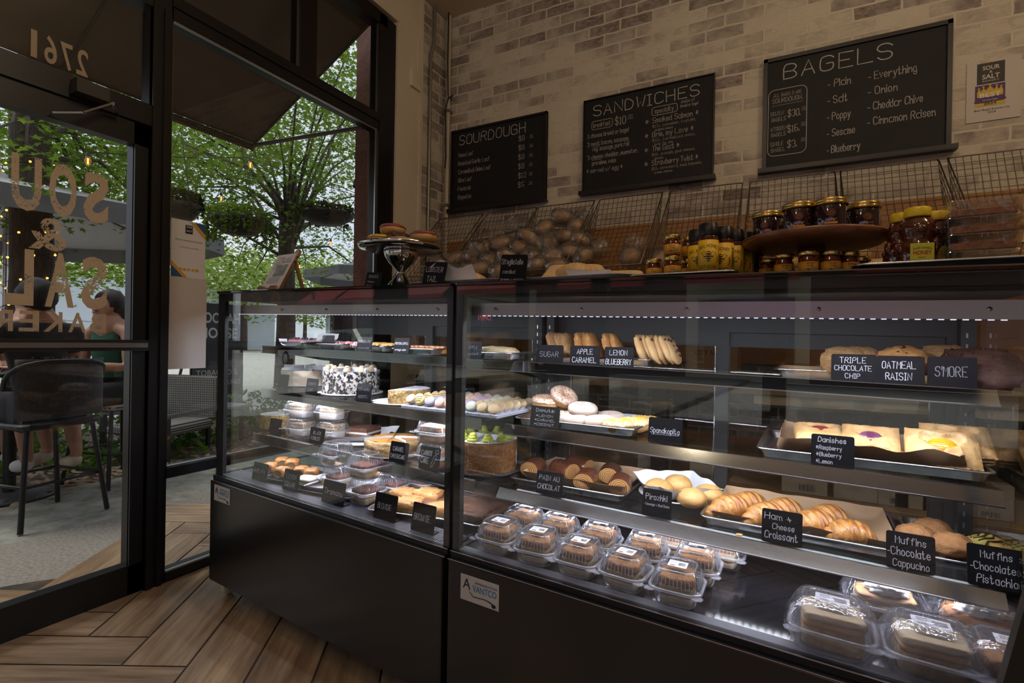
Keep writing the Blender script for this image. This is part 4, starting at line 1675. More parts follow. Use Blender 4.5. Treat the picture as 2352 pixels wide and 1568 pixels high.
for pr, px, b, dz, rx, ry, lab, g in (
        (D_CAR, 1290, .46, .066, .35, .55, 'caramel crunch donut tilted on top of the pile', 'caramel donuts'), (D_CAR, 1252, .43, .043, .1, .1, 'caramel crunch donut behind the donut sign', 'caramel donuts'),
        (D_CAR, 1298, .43, .004, 0, 0, 'caramel crunch donut at the bottom of the pile', 'caramel donuts'), (D_CAR, 1245, .46, .004, 0, 0, 'caramel crunch donut hidden low behind the donut sign', 'caramel donuts'),
        (D_COC, 1338, .425, .034, .1, .05, 'white sugared donut lying on top of two others', 'sugared donuts'), (D_COC, 1318, .385, .003, 0, 0, 'white sugared donut at the front of the pan', 'sugared donuts'),
        (D_COC, 1376, .40, .003, 0, 0, 'white sugared donut beside the yellow crumb donut', 'sugared donuts'), (D_COC, 1402, .475, .006, .1, 0, 'white sugared donut at the back of the pan', 'sugared donuts'),
        (D_LEM, 1418, .355, .003, 0, 0, 'yellow crumbed lemon donut at the front corner of the pan', 'lemon donuts'), (D_LEM, 1455, .415, .003, .05, 0, 'yellow crumbed lemon donut, middle of the three', 'lemon donuts'), (D_LEM, 1482, .475, .003, 0, 0, 'yellow crumbed lemon donut farthest back', 'lemon donuts')):
    put(pr, lab, on(RC, px, b, SR2, dz), rnd.uniform(0, 6) if rx == 0 else 0, 1.02, g, rx=rx, ry=ry)

FLAKY = M('flaky_danish', (0.50, 0.27, 0.09), 0.45, c2=(0.66, 0.44, 0.20), scale=14, bump=.8, bscale=44, stretch=(1, 1, 3))


def danish(jam, seed):
    e = empty('danish', 'x', 'danish')
    m = MB()
    w, d = .105, .085
    n = 26

    def top(u, v):
        x, y = (u - .5), (v - .5)
        q = max(abs(x), abs(y)) * 2
        z = .020 + .016 * (1 - q ** 3) + .0014 * sin(70 * (x + y)) * (q > .8) + .0016 * noise.noise(Vector((x * 9, y * 9, seed)))
        hx = x * 2.6
        hy = (y + .02) * 2.6
        hh = (hx * hx + hy * hy - .22) ** 3 - hx * hx * hy ** 3 * 3
        if hh < 0:
            z -= .008
        k = 1 + .02 * noise.noise(Vector((x * 20, y * 20, seed)))
        return (x * w * k, y * d * k, z)
    m.grid(top, n, n)
    for k in range(5):
        z = .001 + k * .004
        gw = 1 - .03 * (k % 2)
        m.rbox((0, 0, z + .002), (w * gw, d * gw, .0036), .008, .0012, n=3)
    m.build('pastry', FLAKY, e)
    MB().lathe([(0, .0335), (.010, .0335), (.018, .0315), (.021, .027)], 22, mtx=S(1.05, .8, 1)).build('filling', jam, e)
    return e


RASP = M('raspberry_jam', (0.30, 0.012, 0.02), 0.12, c2=(0.16, 0.01, 0.015), scale=60, bump=.6, bscale=120, coat=.5)
BLUE = M('blueberry_jam', (0.10, 0.012, 0.045), 0.12, c2=(0.30, 0.10, 0.24), scale=46, bump=.6, bscale=90, coat=.5)
LEMC = M('lemon_curd', (0.62, 0.30, 0.01), 0.1, coat=.5)
DA, DB_, DC_ = danish(RASP, 1), danish(BLUE, 2), danish(LEMC, 3)
pan(.455, .34, 'sheet pan of danishes on the middle right shelf', RC.P(.965, .475, SR2), rz0, PAN)
sheet(.435, .315, 'brown parchment standing up around the danishes', RC.P(.965, .475, SR2 + .003), rz0, KRAFT, .034, .010, seed=3, sides=(1.1, 1.1, 1.0, .9))
put(DA, 'danish with red raspberry filling, left one on the parchment', on(RC, 1882, .45, SR2, .034), rz0 + .12, 1.08, group='danishes', rx=.30)
put(DA, 'danish lying under the raspberry one', on(RC, 1896, .47, SR2, .005), rz0 + .1, 1.08, group='danishes')
put(DB_, 'danish with purple blueberry filling, middle of the parchment', on(RC, 1998, .43, SR2, .036), rz0 - .05, 1.12, group='danishes', rx=.62)
put(DB_, 'danish lying under the blueberry one', on(RC, 2010, .46, SR2, .005), rz0 + .05, 1.1, group='danishes')
put(DC_, 'danish with yellow heart-shaped lemon filling, at the front right', on(RC, 2160, .395, SR2, .038), rz0 - .05, 1.25, group='danishes', rx=.70)
put(DC_, 'danish leaning behind the lemon one, at the right end', on(RC, 2192, .455, SR2, .050), rz0, 1.22, group='danishes', rx=.6)
card(RC, 1217, 1283, .292, SR2, .066, (('Donuts:', .52, .74, .15, .66), ('*LEMON', .5, .5, .1, .62), ('*CARAMEL', .52, .3, .1, .72), ('*COCONUT', .5, .1, .1, .7)), 'slate card reading Donuts lemon caramel coconut')
card(RC, 1488, 1566, .29, SR2, .070, (('Spanakopita', .5, .4, .2, .88),), 'slate card reading Spanakopita', draw=lambda m, w, h: line(m, -.4 * w, .34 * h, .4 * w, .36 * h, -.0008, .0006))
card(RC, 1863, 1963, .285, SR2, .073, (('Danishes', .5, .76, .16, .68), ('*Raspberry', .42, .52, .13, .62), ('*Blueberry', .42, .3, .13, .6), ('*Lemon', .32, .08, .13, .4)), 'slate card reading Danishes raspberry blueberry lemon')

# ---------------------------------------------------------------- cookies (top shelf, right)


def cookie(name, mat, seed, r=.042, t=.011, bits=None):
    e = empty(name, 'x', 'cookie')
    MB().blob((r, r, t), .16, 3.4, 26, 12, seed, mtx=T(0, 0, t * .8), flat=.3, oct=4, power=1.25).build('cookie_dough', mat, e)
    if bits:
        m = MB()
        r2 = random.Random(seed)
        for k in range(13):
            a, q = r2.uniform(0, 6.28), r * math.sqrt(r2.uniform(0, .7))
            m.blob((.004, .0035, .003), .2, 9, 7, 5, k, mtx=T(q * cos(a), q * sin(a), t * 1.72))
        m.build('chips', bits, e)
    return e


CK_OAT = M('oatmeal_cookie', (0.30, 0.15, 0.055), 0.85, c2=(0.42, 0.25, 0.11), scale=70, bump=1.0, bscale=110)
CK_TAN = M('golden_cookie', (0.56, 0.33, 0.13), 0.7, c2=(0.64, 0.42, 0.2), scale=24, bump=.5, bscale=90)
CK_APP = M('caramel_cookie', (0.40, 0.17, 0.05), 0.7, c2=(0.52, 0.27, 0.09), scale=50, bump=1.0, bscale=100)
CK_DRK = M('chocolate_cookie', (0.055, 0.022, 0.016), 0.6, c2=(0.10, 0.045, 0.033), scale=40, bump=1.0, bscale=80)
CHIP = M('chocolate', (0.035, 0.014, 0.008), 0.3)
K1, K2, K3, K4 = cookie('cookie', CK_OAT, 3), cookie('cookie', CK_APP, 5), cookie('cookie', CK_TAN, 7, bits=M('blueberry_bits', (0.03, 0.02, 0.05), 0.5)), cookie('cookie', CK_DRK, 9, .056, .024, CHIP)
K5 = cookie('cookie', CK_OAT, 13, .050, .024)
K6 = cookie('cookie', CK_APP, 15, .050, .024, CHIP)
pan(.36, .23, 'sheet pan of leaning cookies on the top right shelf', RC.P(.27, .49, SR1), rz0, PAN)
sheet(.30, .19, 'brown parchment under the leaning cookies', RC.P(.25, .495, SR1 + .003), rz0, KRAFT, .01, seed=12)
ck_rows = ((K1, (1268, 1278, 1290, 1303), 'sugar cookie leaning in the stack behind the sugar sign', 'sugar cookies'), (K2, (1335, 1347, 1360), 'apple caramel cookie leaning in the stack behind its sign', 'apple caramel cookies'),
           (K2, (1398, 1412), 'dark fruited cookie leaning behind the lemon blueberry sign', 'fruited cookies'), (K3, (1470, 1485, 1498, 1511, 1524, 1536), 'pale blueberry cookie leaning in the row right of the signs', 'blueberry cookies'))
place_words = ('first', 'second', 'third', 'fourth', 'fifth', 'sixth')
for kp, xs, lab, g in ck_rows:
    for i, px in enumerate(xs):
        put(kp, '%s cookie from the left: %s' % (place_words[i].capitalize(), lab), on(RC, px, .43 + .012 * (i % 2), SR1, .053), rz0, 1.12, g, ry=RAD(68 + rnd.uniform(-5, 5)), rx=RAD(rnd.uniform(-6, 6)))
pan(.46, .23, 'sheet pan of thick cookies at the right of the top shelf', RC.P(1.0, .49, SR1), rz0, PAN)
sheet(.40, .19, 'brown parchment under the thick cookies', RC.P(.98, .495, SR1 + .003), rz0, KRAFT, .014, seed=15)
for kp, px, b, dz, rx, lab, g in ((K5, 1935, .42, .030, .6, 'thick triple chocolate chip cookie behind its sign, left one', 'thick cookies'), (K5, 1968, .45, .034, .5, 'thick triple chocolate chip cookie behind its sign, right one', 'thick cookies'),
                                  (K6, 2072, .42, .036, .6, 'thick oatmeal raisin cookie above its sign', 'thick cookies'), (K5, 2108, .45, .020, .5, 'thick oatmeal raisin cookie lower behind its sign', 'thick cookies'), (K5, 2165, .50, .046, .4, 'thick cookie at the back between the two right signs', 'thick cookies'),
                                  (K4, 2225, .46, .036, .5, 'thick dark chocolate cookie behind the last sign', 'dark cookies'), (K4, 2270, .41, .030, .75, 'thick dark chocolate cookie right of the last sign', 'dark cookies')):
    put(kp, lab, on(RC, px, b, SR1, dz), rz0, 1.0, g, rx=rx)
card(RC, 1232, 1293, .331, SR1, .058, (('SUGAR', .5, .36, .28, .72),), 'slate card reading SUGAR', dim=True)
card(RC, 1309, 1377, .331, SR1, .060, (('APPLE', .52, .58, .25, .56), ('CARAMEL', .5, .14, .26, .84)), 'slate card reading APPLE CARAMEL')
card(RC, 1388, 1455, .331, SR1, .060, (('LEMON', .5, .6, .24, .64), ('BLUEBERRY', .5, .14, .26, .9)), 'slate card reading LEMON BLUEBERRY')
card(RC, 1909, 2013, .331, SR1, .065, (('TRIPLE', .5, .68, .2, .6), ('CHOCOLATE', .5, .40, .18, .84), ('CHIP', .5, .12, .17, .36)), 'slate card reading TRIPLE CHOCOLATE CHIP')
card(RC, 2013, 2125, .331, SR1, .065, (('OATMEAL', .48, .56, .24, .72), ('RAISIN', .48, .16, .24, .56)), 'slate card reading OATMEAL RAISIN')
card(RC, 2130, 2245, .331, SR1, .067, (("S'MORE", .5, .36, .32, .68),), "slate card reading S'MORE", dim=True)


# ---------------------------------------------------------------- left case
lz = LC.yaw


def onL(px, b, h, dz=0):
    return on(LC, px, b, h, dz)


# deck: baklava, lemon squares, tiramisu clamshells, blondies, brownies
pan(.25, .24, 'dark small pan of rolled baklava at the left end of the case floor', LC.P(.335, .21, H_DECK), lz + .1, M('dark_pan', (0.05, 0.05, 0.055), 0.35, .8), .016)
BAKM = M('baklava_pastry', (0.46, 0.19, 0.035), 0.4, c2=(0.28, 0.10, 0.02), scale=30, bump=.8, bscale=60, stretch=(.6, 3, 1), coat=.2)
BAK = empty('baklava', 'x', 'pastry')
MB().blob((.032, .030, .024), .10, 4, 22, 12, 3, mtx=T(0, 0, .022), flat=.15, power=1.6, oct=4).build('pastry_roll', BAKM, BAK)
m = MB()
for s in (-1, 1):
    m.lathe([(0, 0), (.018, 0), (.019, .001)], 16, mtx=T(0, s * .0300, .020) @ R('X', s * -90) @ S(1, .85, 1))
m.build('nut_filling', M('ground_nuts', (0.16, 0.075, 0.03), 0.9, c2=(0.28, 0.15, 0.06), scale=120), BAK)
for px, b, dz, rz, lab in ((620, .155, .004, .6, 'front left one in the dark pan'), (647, .145, .004, .4, 'front middle one in the dark pan'), (648, .235, .006, 1.0, 'back left one in the dark pan'), (672, .235, .010, .7, 'back middle one, highest'), (693, .20, .004, .5, 'second from the right in the dark pan'), (716, .205, .004, .8, 'rightmost in the dark pan')):
    put(BAK, 'golden baklava roll, %s' % lab, onL(px, b, H_DECK, dz), lz + rz, .92, 'baklava rolls')
pan(.27, .22, 'dark small pan of lemon squares beside the baklava', LC.P(.555, .20, H_DECK), lz + .15, M('dark_pan', (0.05, 0.05, 0.055), 0.35, .8), .012)
sheet(.23, .19, 'white paper under the lemon squares', LC.P(.56, .21, H_DECK + .002), lz + .15, WAX, .012, seed=21)
LEM = cake_piece('lemon_square', .078, .062, .024, None, 'cake', ((.6, M('lemon_bar', (0.72, 0.50, 0.14), 0.6), 'lemon_layer'), (.42, M('icing_sugar', (0.82, 0.79, 0.74), 0.8, bump=.3), 'sugar_top')), seed=4, topamp=.05)
put(LEM, 'pale lemon square at the front of the dark pan', onL(706, .155, H_DECK, .004), lz + .2, group='lemon squares')
put(LEM, 'pale lemon square behind the tiramisu sign', onL(748, .205, H_DECK, .004), lz + .15, group='lemon squares')
TCL = clamshell(.118, .118, .040, .042, 'clamshell_box', label_size=None)
TIR = cake_piece('tiramisu', .074, .074, .046, None, 'cake', ((.42, M('soaked_sponge', (0.20, 0.12, 0.055), 0.7, c2=(0.42, 0.30, 0.16), scale=60, bump=.6), 'sponge'), (.34, M('mascarpone', (0.66, 0.54, 0.42), 0.5), 'cream'), (.26, M('cocoa', (0.12, 0.035, 0.02), 0.9, c2=(0.2, 0.07, 0.04), scale=60), 'cocoa_top')), seed=6, topamp=.05)
for px, b, lvl, lab in ((842, .150, 0, 'lower one of the front stack'), (838, .150, 1, 'top of the front stack'), (780, .205, 0, 'lower one of the left stack behind its sign'), (772, .205, 1, 'top of the left stack'), (905, .265, 0, 'lower one of the stack right of the front one'), (900, .265, 1, 'upper one of the stack right of the front one'),
                        (975, .36, 0, 'lower one of the farthest stack'), (970, .36, 1, 'upper one of the farthest stack')):
    q = onL(px, b, H_DECK, lvl * .084)
    tw = rnd.uniform(-.12, .12)
    put(TCL, 'tiramisu clamshell, %s' % lab, q, lz + tw, group='tiramisu clamshells')
    put(TIR, 'tiramisu piece in the clamshell, %s' % lab, q + Vector((0, 0, .005)), lz + tw, group='tiramisu pieces')
pan(.34, .25, 'sheet pan of blondies on the case floor near the post', LC.P(.965, .225, H_DECK), lz + .25, PAN, .022)
BLM = M('blondie', (0.38, 0.17, 0.05), 0.75, c2=(0.52, 0.28, 0.10), scale=30, bump=.9, bscale=70)
BLO = MB().blob((.048, .034, .022), .22, 7, 30, 14, 8, mtx=T(0, 0, .019), flat=.15, power=2.6, oct=4).build('blondie', BLM)
for px, b, dz, rz, lab in ((935, .155, .004, .3, 'front left one beside the brownie sign'), (958, .225, .006, .5, 'behind, partly on another'), (985, .245, .018, .2, 'lying on top at the back'), (1012, .18, .006, .9, 'right one by the post'), (930, .23, .004, .2, 'back left one')):
    put(BLO, 'golden blondie bar, %s' % lab, onL(px, b, H_DECK, dz), lz + rz, 1.0, 'blondies')
BLO['category'] = 'bar'
for o in bpy.data.objects:
    if o.name.startswith('blondie') and o.parent is None:
        o['category'] = 'bar'
pan(.30, .30, 'sheet pan of brownie slab behind the post', LC.P(1.07, .29, H_DECK + .001), lz + .08, PAN, .020)
tag(MB().blob((.130, .120, .021), .16, 9, 40, 14, 5, mtx=T(0, 0, .014), flat=.3, power=4, oct=4).build('brownie_slab', M('brownie', (0.12, 0.045, 0.025), 0.8, c2=(0.19, 0.08, 0.05), scale=18, bump=1.0, bscale=50), None, LC.P(1.085, .295, H_DECK + .004), lz + .08), 'slab of dark crusted brownie in a pan behind the post', 'cake')
card(LC, 578, 611, .072, H_DECK, .068, (('BAKLAVA', .48, .45, .22, .78),), 'slate card reading BAKLAVA')
card(LC, 648, 683, .066, H_DECK, .076, (('LEMON', .52, .58, .2, .66), ('SQUARE', .5, .18, .24, .74)), 'slate card reading LEMON SQUARE')
card(LC, 738, 788, .062, H_DECK, .078, (('Tiramasu', .5, .42, .22, .84),), 'slate card reading Tiramasu')
card(LC, 857, 907, .062, H_DECK, .082, (('BLONDIE', .48, .42, .2, .64),), 'slate card reading BLONDIE')
card(LC, 943, 995, .058, H_DECK, .084, (('BROWNIE', .46, .4, .22, .72),), 'slate card reading BROWNIE')

# ---- cakes


def board(r, label, loc, th=.003, mat=None):
    m = MB().lathe([(0, 0), (r, 0), (r, th), (0, th)], 44, smooth=False)
    return tag(m.build('cake_board', mat or WHITE, None, loc), label, 'cake board')


def round_cake(name, cat, r, h, side, top, label, loc, arc=(0, 360), layers=None, slips=0, rz=0.0, slip_h=.03, rosette=None, nros=0, sideamp=.03, fr_=6, chamf=.006, rosr=.018, roundtop=0.0):
    e = empty(name, label, cat, loc, rz)
    a0, a1 = RAD(arc[0]), RAD(arc[1])
    full = arc[1] - arc[0] >= 360
    n = 64 if full else 44
    nz = 10
    m = MB()

    def pos(i, k):
        a = a0 + (a1 - a0) * i / n
        z = h * k / nz
        rr = r
        if roundtop and z > h - roundtop:
            q = (z - (h - roundtop)) / roundtop
            rr = r - roundtop * (1 - math.sqrt(max(0, 1 - q * q)))
        elif k == nz:
            rr = r - chamf * .3
        rr *= 1 + sideamp * noise.fractal(Vector((cos(a) * fr_, sin(a) * fr_, z * 60)), 1, 2, 3)
        return (rr * cos(a), rr * sin(a), z)
    vs = [pos(i, k) for k in range(nz + 1) for i in range(n + (0 if full else 1))]
    w = n if full else n + 1
    fs = [(k * w + i, k * w + (i + 1) % w, (k + 1) * w + (i + 1) % w, (k + 1) * w + i) for k in range(nz) for i in range(n if full else n)]
    m.add(vs, fs, 0, True)
    m.build('side_coating', side, e)
    m = MB()
    rt = (r - roundtop * .98) if roundtop else r - chamf * .3
    vs = [(0, 0, h + .001)] + [(rt * q * cos(a0 + (a1 - a0) * i / n), rt * q * sin(a0 + (a1 - a0) * i / n), h + .001 + .002 * noise.noise(Vector((q * 6 * cos(i * .3), q * 6 * sin(i * .3), 3)))) for q in (.5, 1.0) for i in range(n + 1)]
    fs = [(0, 1 + i, 2 + i) for i in range(n)] + [(1 + i, n + 2 + i, n + 3 + i, 2 + i) for i in range(n)]
    m.add(vs, fs, 0, True)
    m.build('top_coating', top, e)
    if not full and layers:
        for a, sg in ((a0, 1), (a1, -1)):
            z = 0
            for fr2, mt in layers:
                m = MB()
                z1 = z + fr2 * h
                p = [(0, z), (r * .985, z), (r * .985, z1), (0, z1)]
                m.prism(p, -.0006, .0006, mtx=R('Z', math.degrees(a)))
                m.build('cut_layer', mt, e)
                z = z1
    for k in range(slips):
        a = a0 + (a1 - a0) * (k + .5) / slips
        m = MB()
        zt = h + slip_h
        m.grid(lambda u, v: (r * (.06 + .95 * u), (v - .5) * .0012 + .004 * sin(u * 5 + k) * .3, h * .1 * (1 - v) + v * (zt - .012 * u * (k % 2)) if u > .93 else (h - .004) * (1 - v) + v * (zt - .012 * u * (k % 2))), 10, 2, mtx=R('Z', math.degrees(a)))
        o = m.build('slice_paper', WAX, e)
    for k in range(nros):
        a = a0 + (a1 - a0) * (k + .5) / nros
        m = MB()
        for j in range(3):
            m.torus(rosr * (.62 - .2 * j), rosr * .34, 16, 8, mtx=T((r - rosr * 1.3) * cos(a), (r - rosr * 1.3) * sin(a), h + rosr * (.28 + .42 * j)), wob=.4, seed=k + j)
        m.build('rosette', rosette, e)
    return e


OREO = M('cookie_crumb_coating', (0.012, 0.009, 0.008), 0.7, c2=(0.75, 0.70, 0.66), scale=75, lo=.49, hi=.53, bump=.6, bscale=120, kind='Noise')
CREAMC = M('cream_cake_side', (0.66, 0.50, 0.36), 0.7, c2=(0.74, 0.62, 0.48), scale=24, bump=.4, bscale=70)
NUTS = M('chopped_nut_coating', (0.34, 0.19, 0.055), 0.8, c2=(0.60, 0.42, 0.18), scale=110, lo=.42, hi=.58, bump=1.0, bscale=150)
ICE = M('white_icing', (0.76, 0.75, 0.78), 0.35)
GREENC = M('green_sponge', (0.42, 0.44, 0.09), 0.8)
TAN = M('graham_crust', (0.40, 0.24, 0.10), 0.9, c2=(0.50, 0.33, 0.16), scale=50, bump=1.0, bscale=130)
CARA = M('caramel_top', (0.56, 0.27, 0.06), 0.3, coat=.3)
COCO = M('brown_coconut_coating', (0.20, 0.075, 0.025), 0.9, c2=(0.36, 0.15, 0.05), scale=90, bump=1.0, bscale=160)
LIME = M('lime_buttercream', (0.50, 0.52, 0.05), 0.5)
CHO = M('chocolate_shavings', (0.09, 0.03, 0.015), 0.7, c2=(0.17, 0.07, 0.04), scale=50, bump=1.0, bscale=90)
PLATE_D = M('dark_tray', (0.10, 0.10, 0.11), 0.25, .5)
q = LC.P(LC.a_at(806, .39, SL2 + .03), .39, SL2)
board(.135, 'white board under the black and white crumb cake', q)
round_cake('crumb_cake', 'cake', .117, .090, OREO, ICE, 'tall round cake coated in black and white crumbs, papers between slices', q + Vector((0, 0, .003)), slips=11, slip_h=.016, rosette=M('cream_rosette', (0.72, 0.55, 0.36), 0.5), nros=10)
q = LC.P(LC.a_at(700, .46, SL2 + .03), .46, SL2)
board(.125, 'white board under the pale layered cream cake', q)
round_cake('cream_cake', 'cake', .105, .066, CREAMC, ICE, 'pale layered cream cake left of the crumb-coated cake', q + Vector((0, 0, .003)), slips=8, slip_h=.024, sideamp=.06)
q = LC.P(LC.a_at(925, .335, SL2 + .03), .335, SL2)
board(.115, 'board with loose nuts under the green layered cake', q, mat=WHITE)
round_cake('pistachio_cake', 'cake', .105, .048, NUTS, ICE, 'half eaten pistachio cake with green layer and white icing', q + Vector((0, 0, .003)), arc=(-62, 118), layers=((.42, GREENC), (.28, ICE), (.22, SPONGE), (.08, ICE)), rz=lz - .25)
# macarons on a grey stepped rack
rk = MB()
rk.rbox((0, 0, .006), (.41, .27, .012), .004, .002)
for k in range(9):
    rk.box((-.18 + k * .045, -.1355, .006), (.003, .002, .012))
for k in range(6):
    rk.prism([(-.115 + k * .045, .012), (-.085 + k * .045, .012), (-.092 + k * .045, .020)], -.2, .2, axis='x')
mq = LC.P(1.035, .355, SL2)
tag(rk.build('macaron_tray', M('grey_rack', (0.36, 0.37, 0.44), 0.5), None, mq, lz), 'grey plastic tray holding slanted rows of macarons', 'tray')


def macaron(shell, seed, drizzle=None, specks=None):
    e = empty('macaron', 'x', 'macaron')
    for s, nm in ((1, 'upper_shell'), (-1, 'lower_shell')):
        MB().lathe([(.0, s * .0092), (.010, s * .0087), (.0165, s * .0070), (.0190, s * .0045), (.0192, s * .0032), (.0180, s * .0028), (0, s * .0028)], 20).build(nm, shell, e)
    MB().lathe([(0, -.0032), (.0165, -.003), (.0172, 0), (.0165, .003), (0, .0032)], 18).build('filling', M('macaron_filling', (0.68, 0.55, 0.42), 0.5), e)
    if drizzle:
        m = MB()
        for k in range(3):
            y = -.008 + k * .008
            m.tube([(-.0155 + .0062 * j, y, .0099 - .20 * ((-.0155 + .0062 * j) ** 2 + y * y) * 80 * .12) for j in range(6)], .0008, 4)
        m.build('drizzle', drizzle, e)
    if specks:
        m = MB()
        r2 = random.Random(seed)
        for k in range(14):
            a, q = r2.uniform(0, 6.3), .0165 * math.sqrt(r2.uniform(0, .8))
            m.blob((.0012, .001, .0008), 0, 1, 5, 4, 0, mtx=T(q * cos(a), q * sin(a), .0090 - q * q * 8))
        m.build('specks', specks, e)
    return e


BRN = M('brown_drizzle', (0.20, 0.06, 0.03), .4)
MAC = [('cream', macaron(M('macaron_cream', (0.66, 0.48, 0.30), 0.6, bump=.3, bscale=200), 1)), ('yellow striped', macaron(M('macaron_yellow', (0.66, 0.50, 0.16), 0.6), 2, BRN)), ('grey', macaron(M('macaron_grey', (0.27, 0.27, 0.33), 0.6), 3, None, CHIP)),
       ('pink', macaron(M('macaron_pink', (0.62, 0.30, 0.24), 0.6), 4)), ('peach speckled', macaron(M('macaron_peach', (0.70, 0.42, 0.24), 0.6), 5, None, CHIP)), ('lilac', macaron(M('macaron_lilac', (0.42, 0.30, 0.42), 0.6), 6)),
       ('pale green', macaron(M('macaron_green', (0.55, 0.55, 0.42), 0.6), 7)), ('beige', macaron(M('macaron_beige', (0.60, 0.42, 0.24), 0.6), 8))]
rowk = [0, 1, 2, 3, 4, 5, 6, 7, 7]
for c in range(9):
    for r_ in range(6):
        kind = MAC[(rowk[c] + (1 if (r_ * 7 + c * 3) % 5 == 0 and c > 3 else 0)) % 8]
        a = 1.035 - .178 + c * .0445
        b = .355 - .112 + r_ * .043
        put(kind[1], '%s macaron, column %s from the left, %s row from the front' % (kind[0], ('one', 'two', 'three', 'four', 'five', 'six', 'seven', 'eight', 'nine')[c], ORD[r_]), LC.P(a, b, SL2 + .030), lz, .98, 'macarons on the grey tray', rx=RAD(48 + rnd.uniform(-6, 6)), ry=RAD(rnd.uniform(-9, 9)))
card(LC, 636, 660, .30, SL2, .058, (), 'blank looking slate card before the pale cream cake', dim=True)
card(LC, 701, 727, .235, SL2, .064, (('COOKIES', .5, .58, .15, .7), ('CAKE', .45, .2, .15, .5)), 'slate card reading COOKIES CAKE below the crumb-coated cake', dim=True)
card(LC, 816, 850, .222, SL2, .068, (('PISTACHIO', .5, .62, .15, .8), ('RICOTTA', .5, .2, .15, .66)), 'slate card reading PISTACHIO RICOTTA before the green cake', dim=True)

# ---- lower shelf, left
q = onL(638, .32, SL3)
tag(round_cake('walnut_cake', 'cake', .075, .060, NUTS, FROST, 'nut-sided white frosted cake at the far left of the lowest shelf', q, sideamp=.04), cat='cake')
wc = clamshell(.122, .122, .034, .038, 'clamshell_box', label_size=None)
WCK = cake_piece('cream_cake_slice', .082, .060, .054, None, 'cake', ((.55, M('white_cream', (0.74, 0.69, 0.62), 0.5, bump=.3), 'cream_side'), (.3, SPONGE, 'sponge'), (.25, M('golden_crumble', (0.56, 0.34, 0.15), 0.7, c2=(0.72, 0.58, 0.4), scale=50, bump=.8), 'crumble_top')), seed=21)
for px, b, lvl, lab in ((694, .262, 0, 'lower left of the four'), (692, .262, 1, 'upper left of the four'), (764, .31, 0, 'lower right of the four'), (762, .31, 1, 'upper right of the four')):
    q = onL(px, b, SL3, lvl * .076)
    put(wc, 'white cream cake clamshell, %s' % lab, q, lz + .1, group='cream cake clamshells')
    put(WCK, 'white cream cake slice in its clamshell, %s' % lab, q + Vector((0, 0, .005)), lz + .25, group='cream cake slices')
q = LC.P(LC.a_at(838, .385, SL3 + .02), .385, SL3)
board(.13, 'white board and paper under the last of the black forest cake', q)
sheet(.24, .2, 'crumpled white paper around the black forest cake', q + Vector((0, 0, .004)), lz + .5, WAX, .02, .014, seed=31)
round_cake('black_forest_cake', 'cake', .105, .040, CHO, CHO, 'last wedge of dark black forest cake with cream layer', q + Vector((.02, -.01, .007)), arc=(20, 110), layers=((.35, CHO), (.2, FROST), (.45, CHO)), rz=lz + 2.35 - .9)
q = LC.P(LC.a_at(905, .30, SL3 + .03), .30, SL3)
board(.115, 'clear board under the caramel cheesecake', q, mat=PORC)
cc = round_cake('cheesecake', 'cake', .108, .050, TAN, CARA, 'caramel cheesecake with crumb crust and paper on top', q + Vector((0, 0, .003)), slips=7, slip_h=.008, sideamp=.06, fr_=3.2, roundtop=.016)
CCL = clamshell(.128, .128, .036, .040, 'clamshell_box', label_size=None)
CCK = cake_piece('carrot_cake', .088, .088, .054, None, 'cake', ((.34, M('carrot_sponge', (0.24, 0.09, 0.03), 0.85, c2=(0.34, 0.15, 0.05), scale=60, bump=.8), 'sponge'), (.2, FROST, 'frosting_layer'), (.34, M('carrot_sponge', (0.24, 0.09, 0.03), 0.85), 'upper_sponge'), (.14, M('carrot_icing', (0.56, 0.27, 0.09), 0.5, c2=(0.75, 0.66, 0.55), scale=26, lo=.48, hi=.54, stretch=(1, 4, 1)), 'icing')), seed=17, topamp=.05)
m = MB()
for k in range(5):
    m.tube([(-.035, -.03 + k * .016, .056), (.0, -.026 + k * .016, .058), (.036, -.03 + k * .016, .056)], .0022, 5)
m.build('icing_stripes', FROST, CCK)
MB().blob((.009, .006, .006), .2, 6, 10, 8, 2, mtx=T(-.02, .02, .060)).build('icing_carrot', M('orange_icing', (0.75, 0.22, 0.02), 0.4), CCK)
for lvl, lab in ((0, 'lower one beside the post'), (1, 'upper one beside the post')):
    q = onL(1003, .255, SL3, lvl * .080)
    put(CCL, 'carrot cake clamshell, %s' % lab, q, lz + .05, group='carrot cake clamshells')
    put(CCK, 'striped carrot cake in the clamshell, %s' % lab, q + Vector((0, 0, .005)), lz + .1, group='carrot cakes')
q = LC.P(1.118, .335, SL3)
board(.125, 'black board under the tall coconut cake', q, mat=PLATE_D)
round_cake('coconut_cake', 'cake', .108, .098, COCO, ICE, 'tall brown coconut cake with lime green frosting behind the post', q + Vector((0, 0, .003)), slips=10, slip_h=.012, rosette=LIME, nros=10, sideamp=.03, rosr=.02)
card(LC, 617, 643, .225, SL3, .062, (), 'dark slate card at the left end of the lowest shelf', dim=True)
card(LC, 709, 742, .20, SL3, .064, (('BLACK', .52, .58, .2, .56), ('FOREST', .46, .24, .2, .64)), 'slate card reading BLACK FOREST')
card(LC, 893, 934, .188, SL3, .072, (('CARAMEL', .48, .56, .2, .62), ('CHEESECAKE', .48, .22, .18, .82)), 'slate card reading CARAMEL CHEESECAKE')


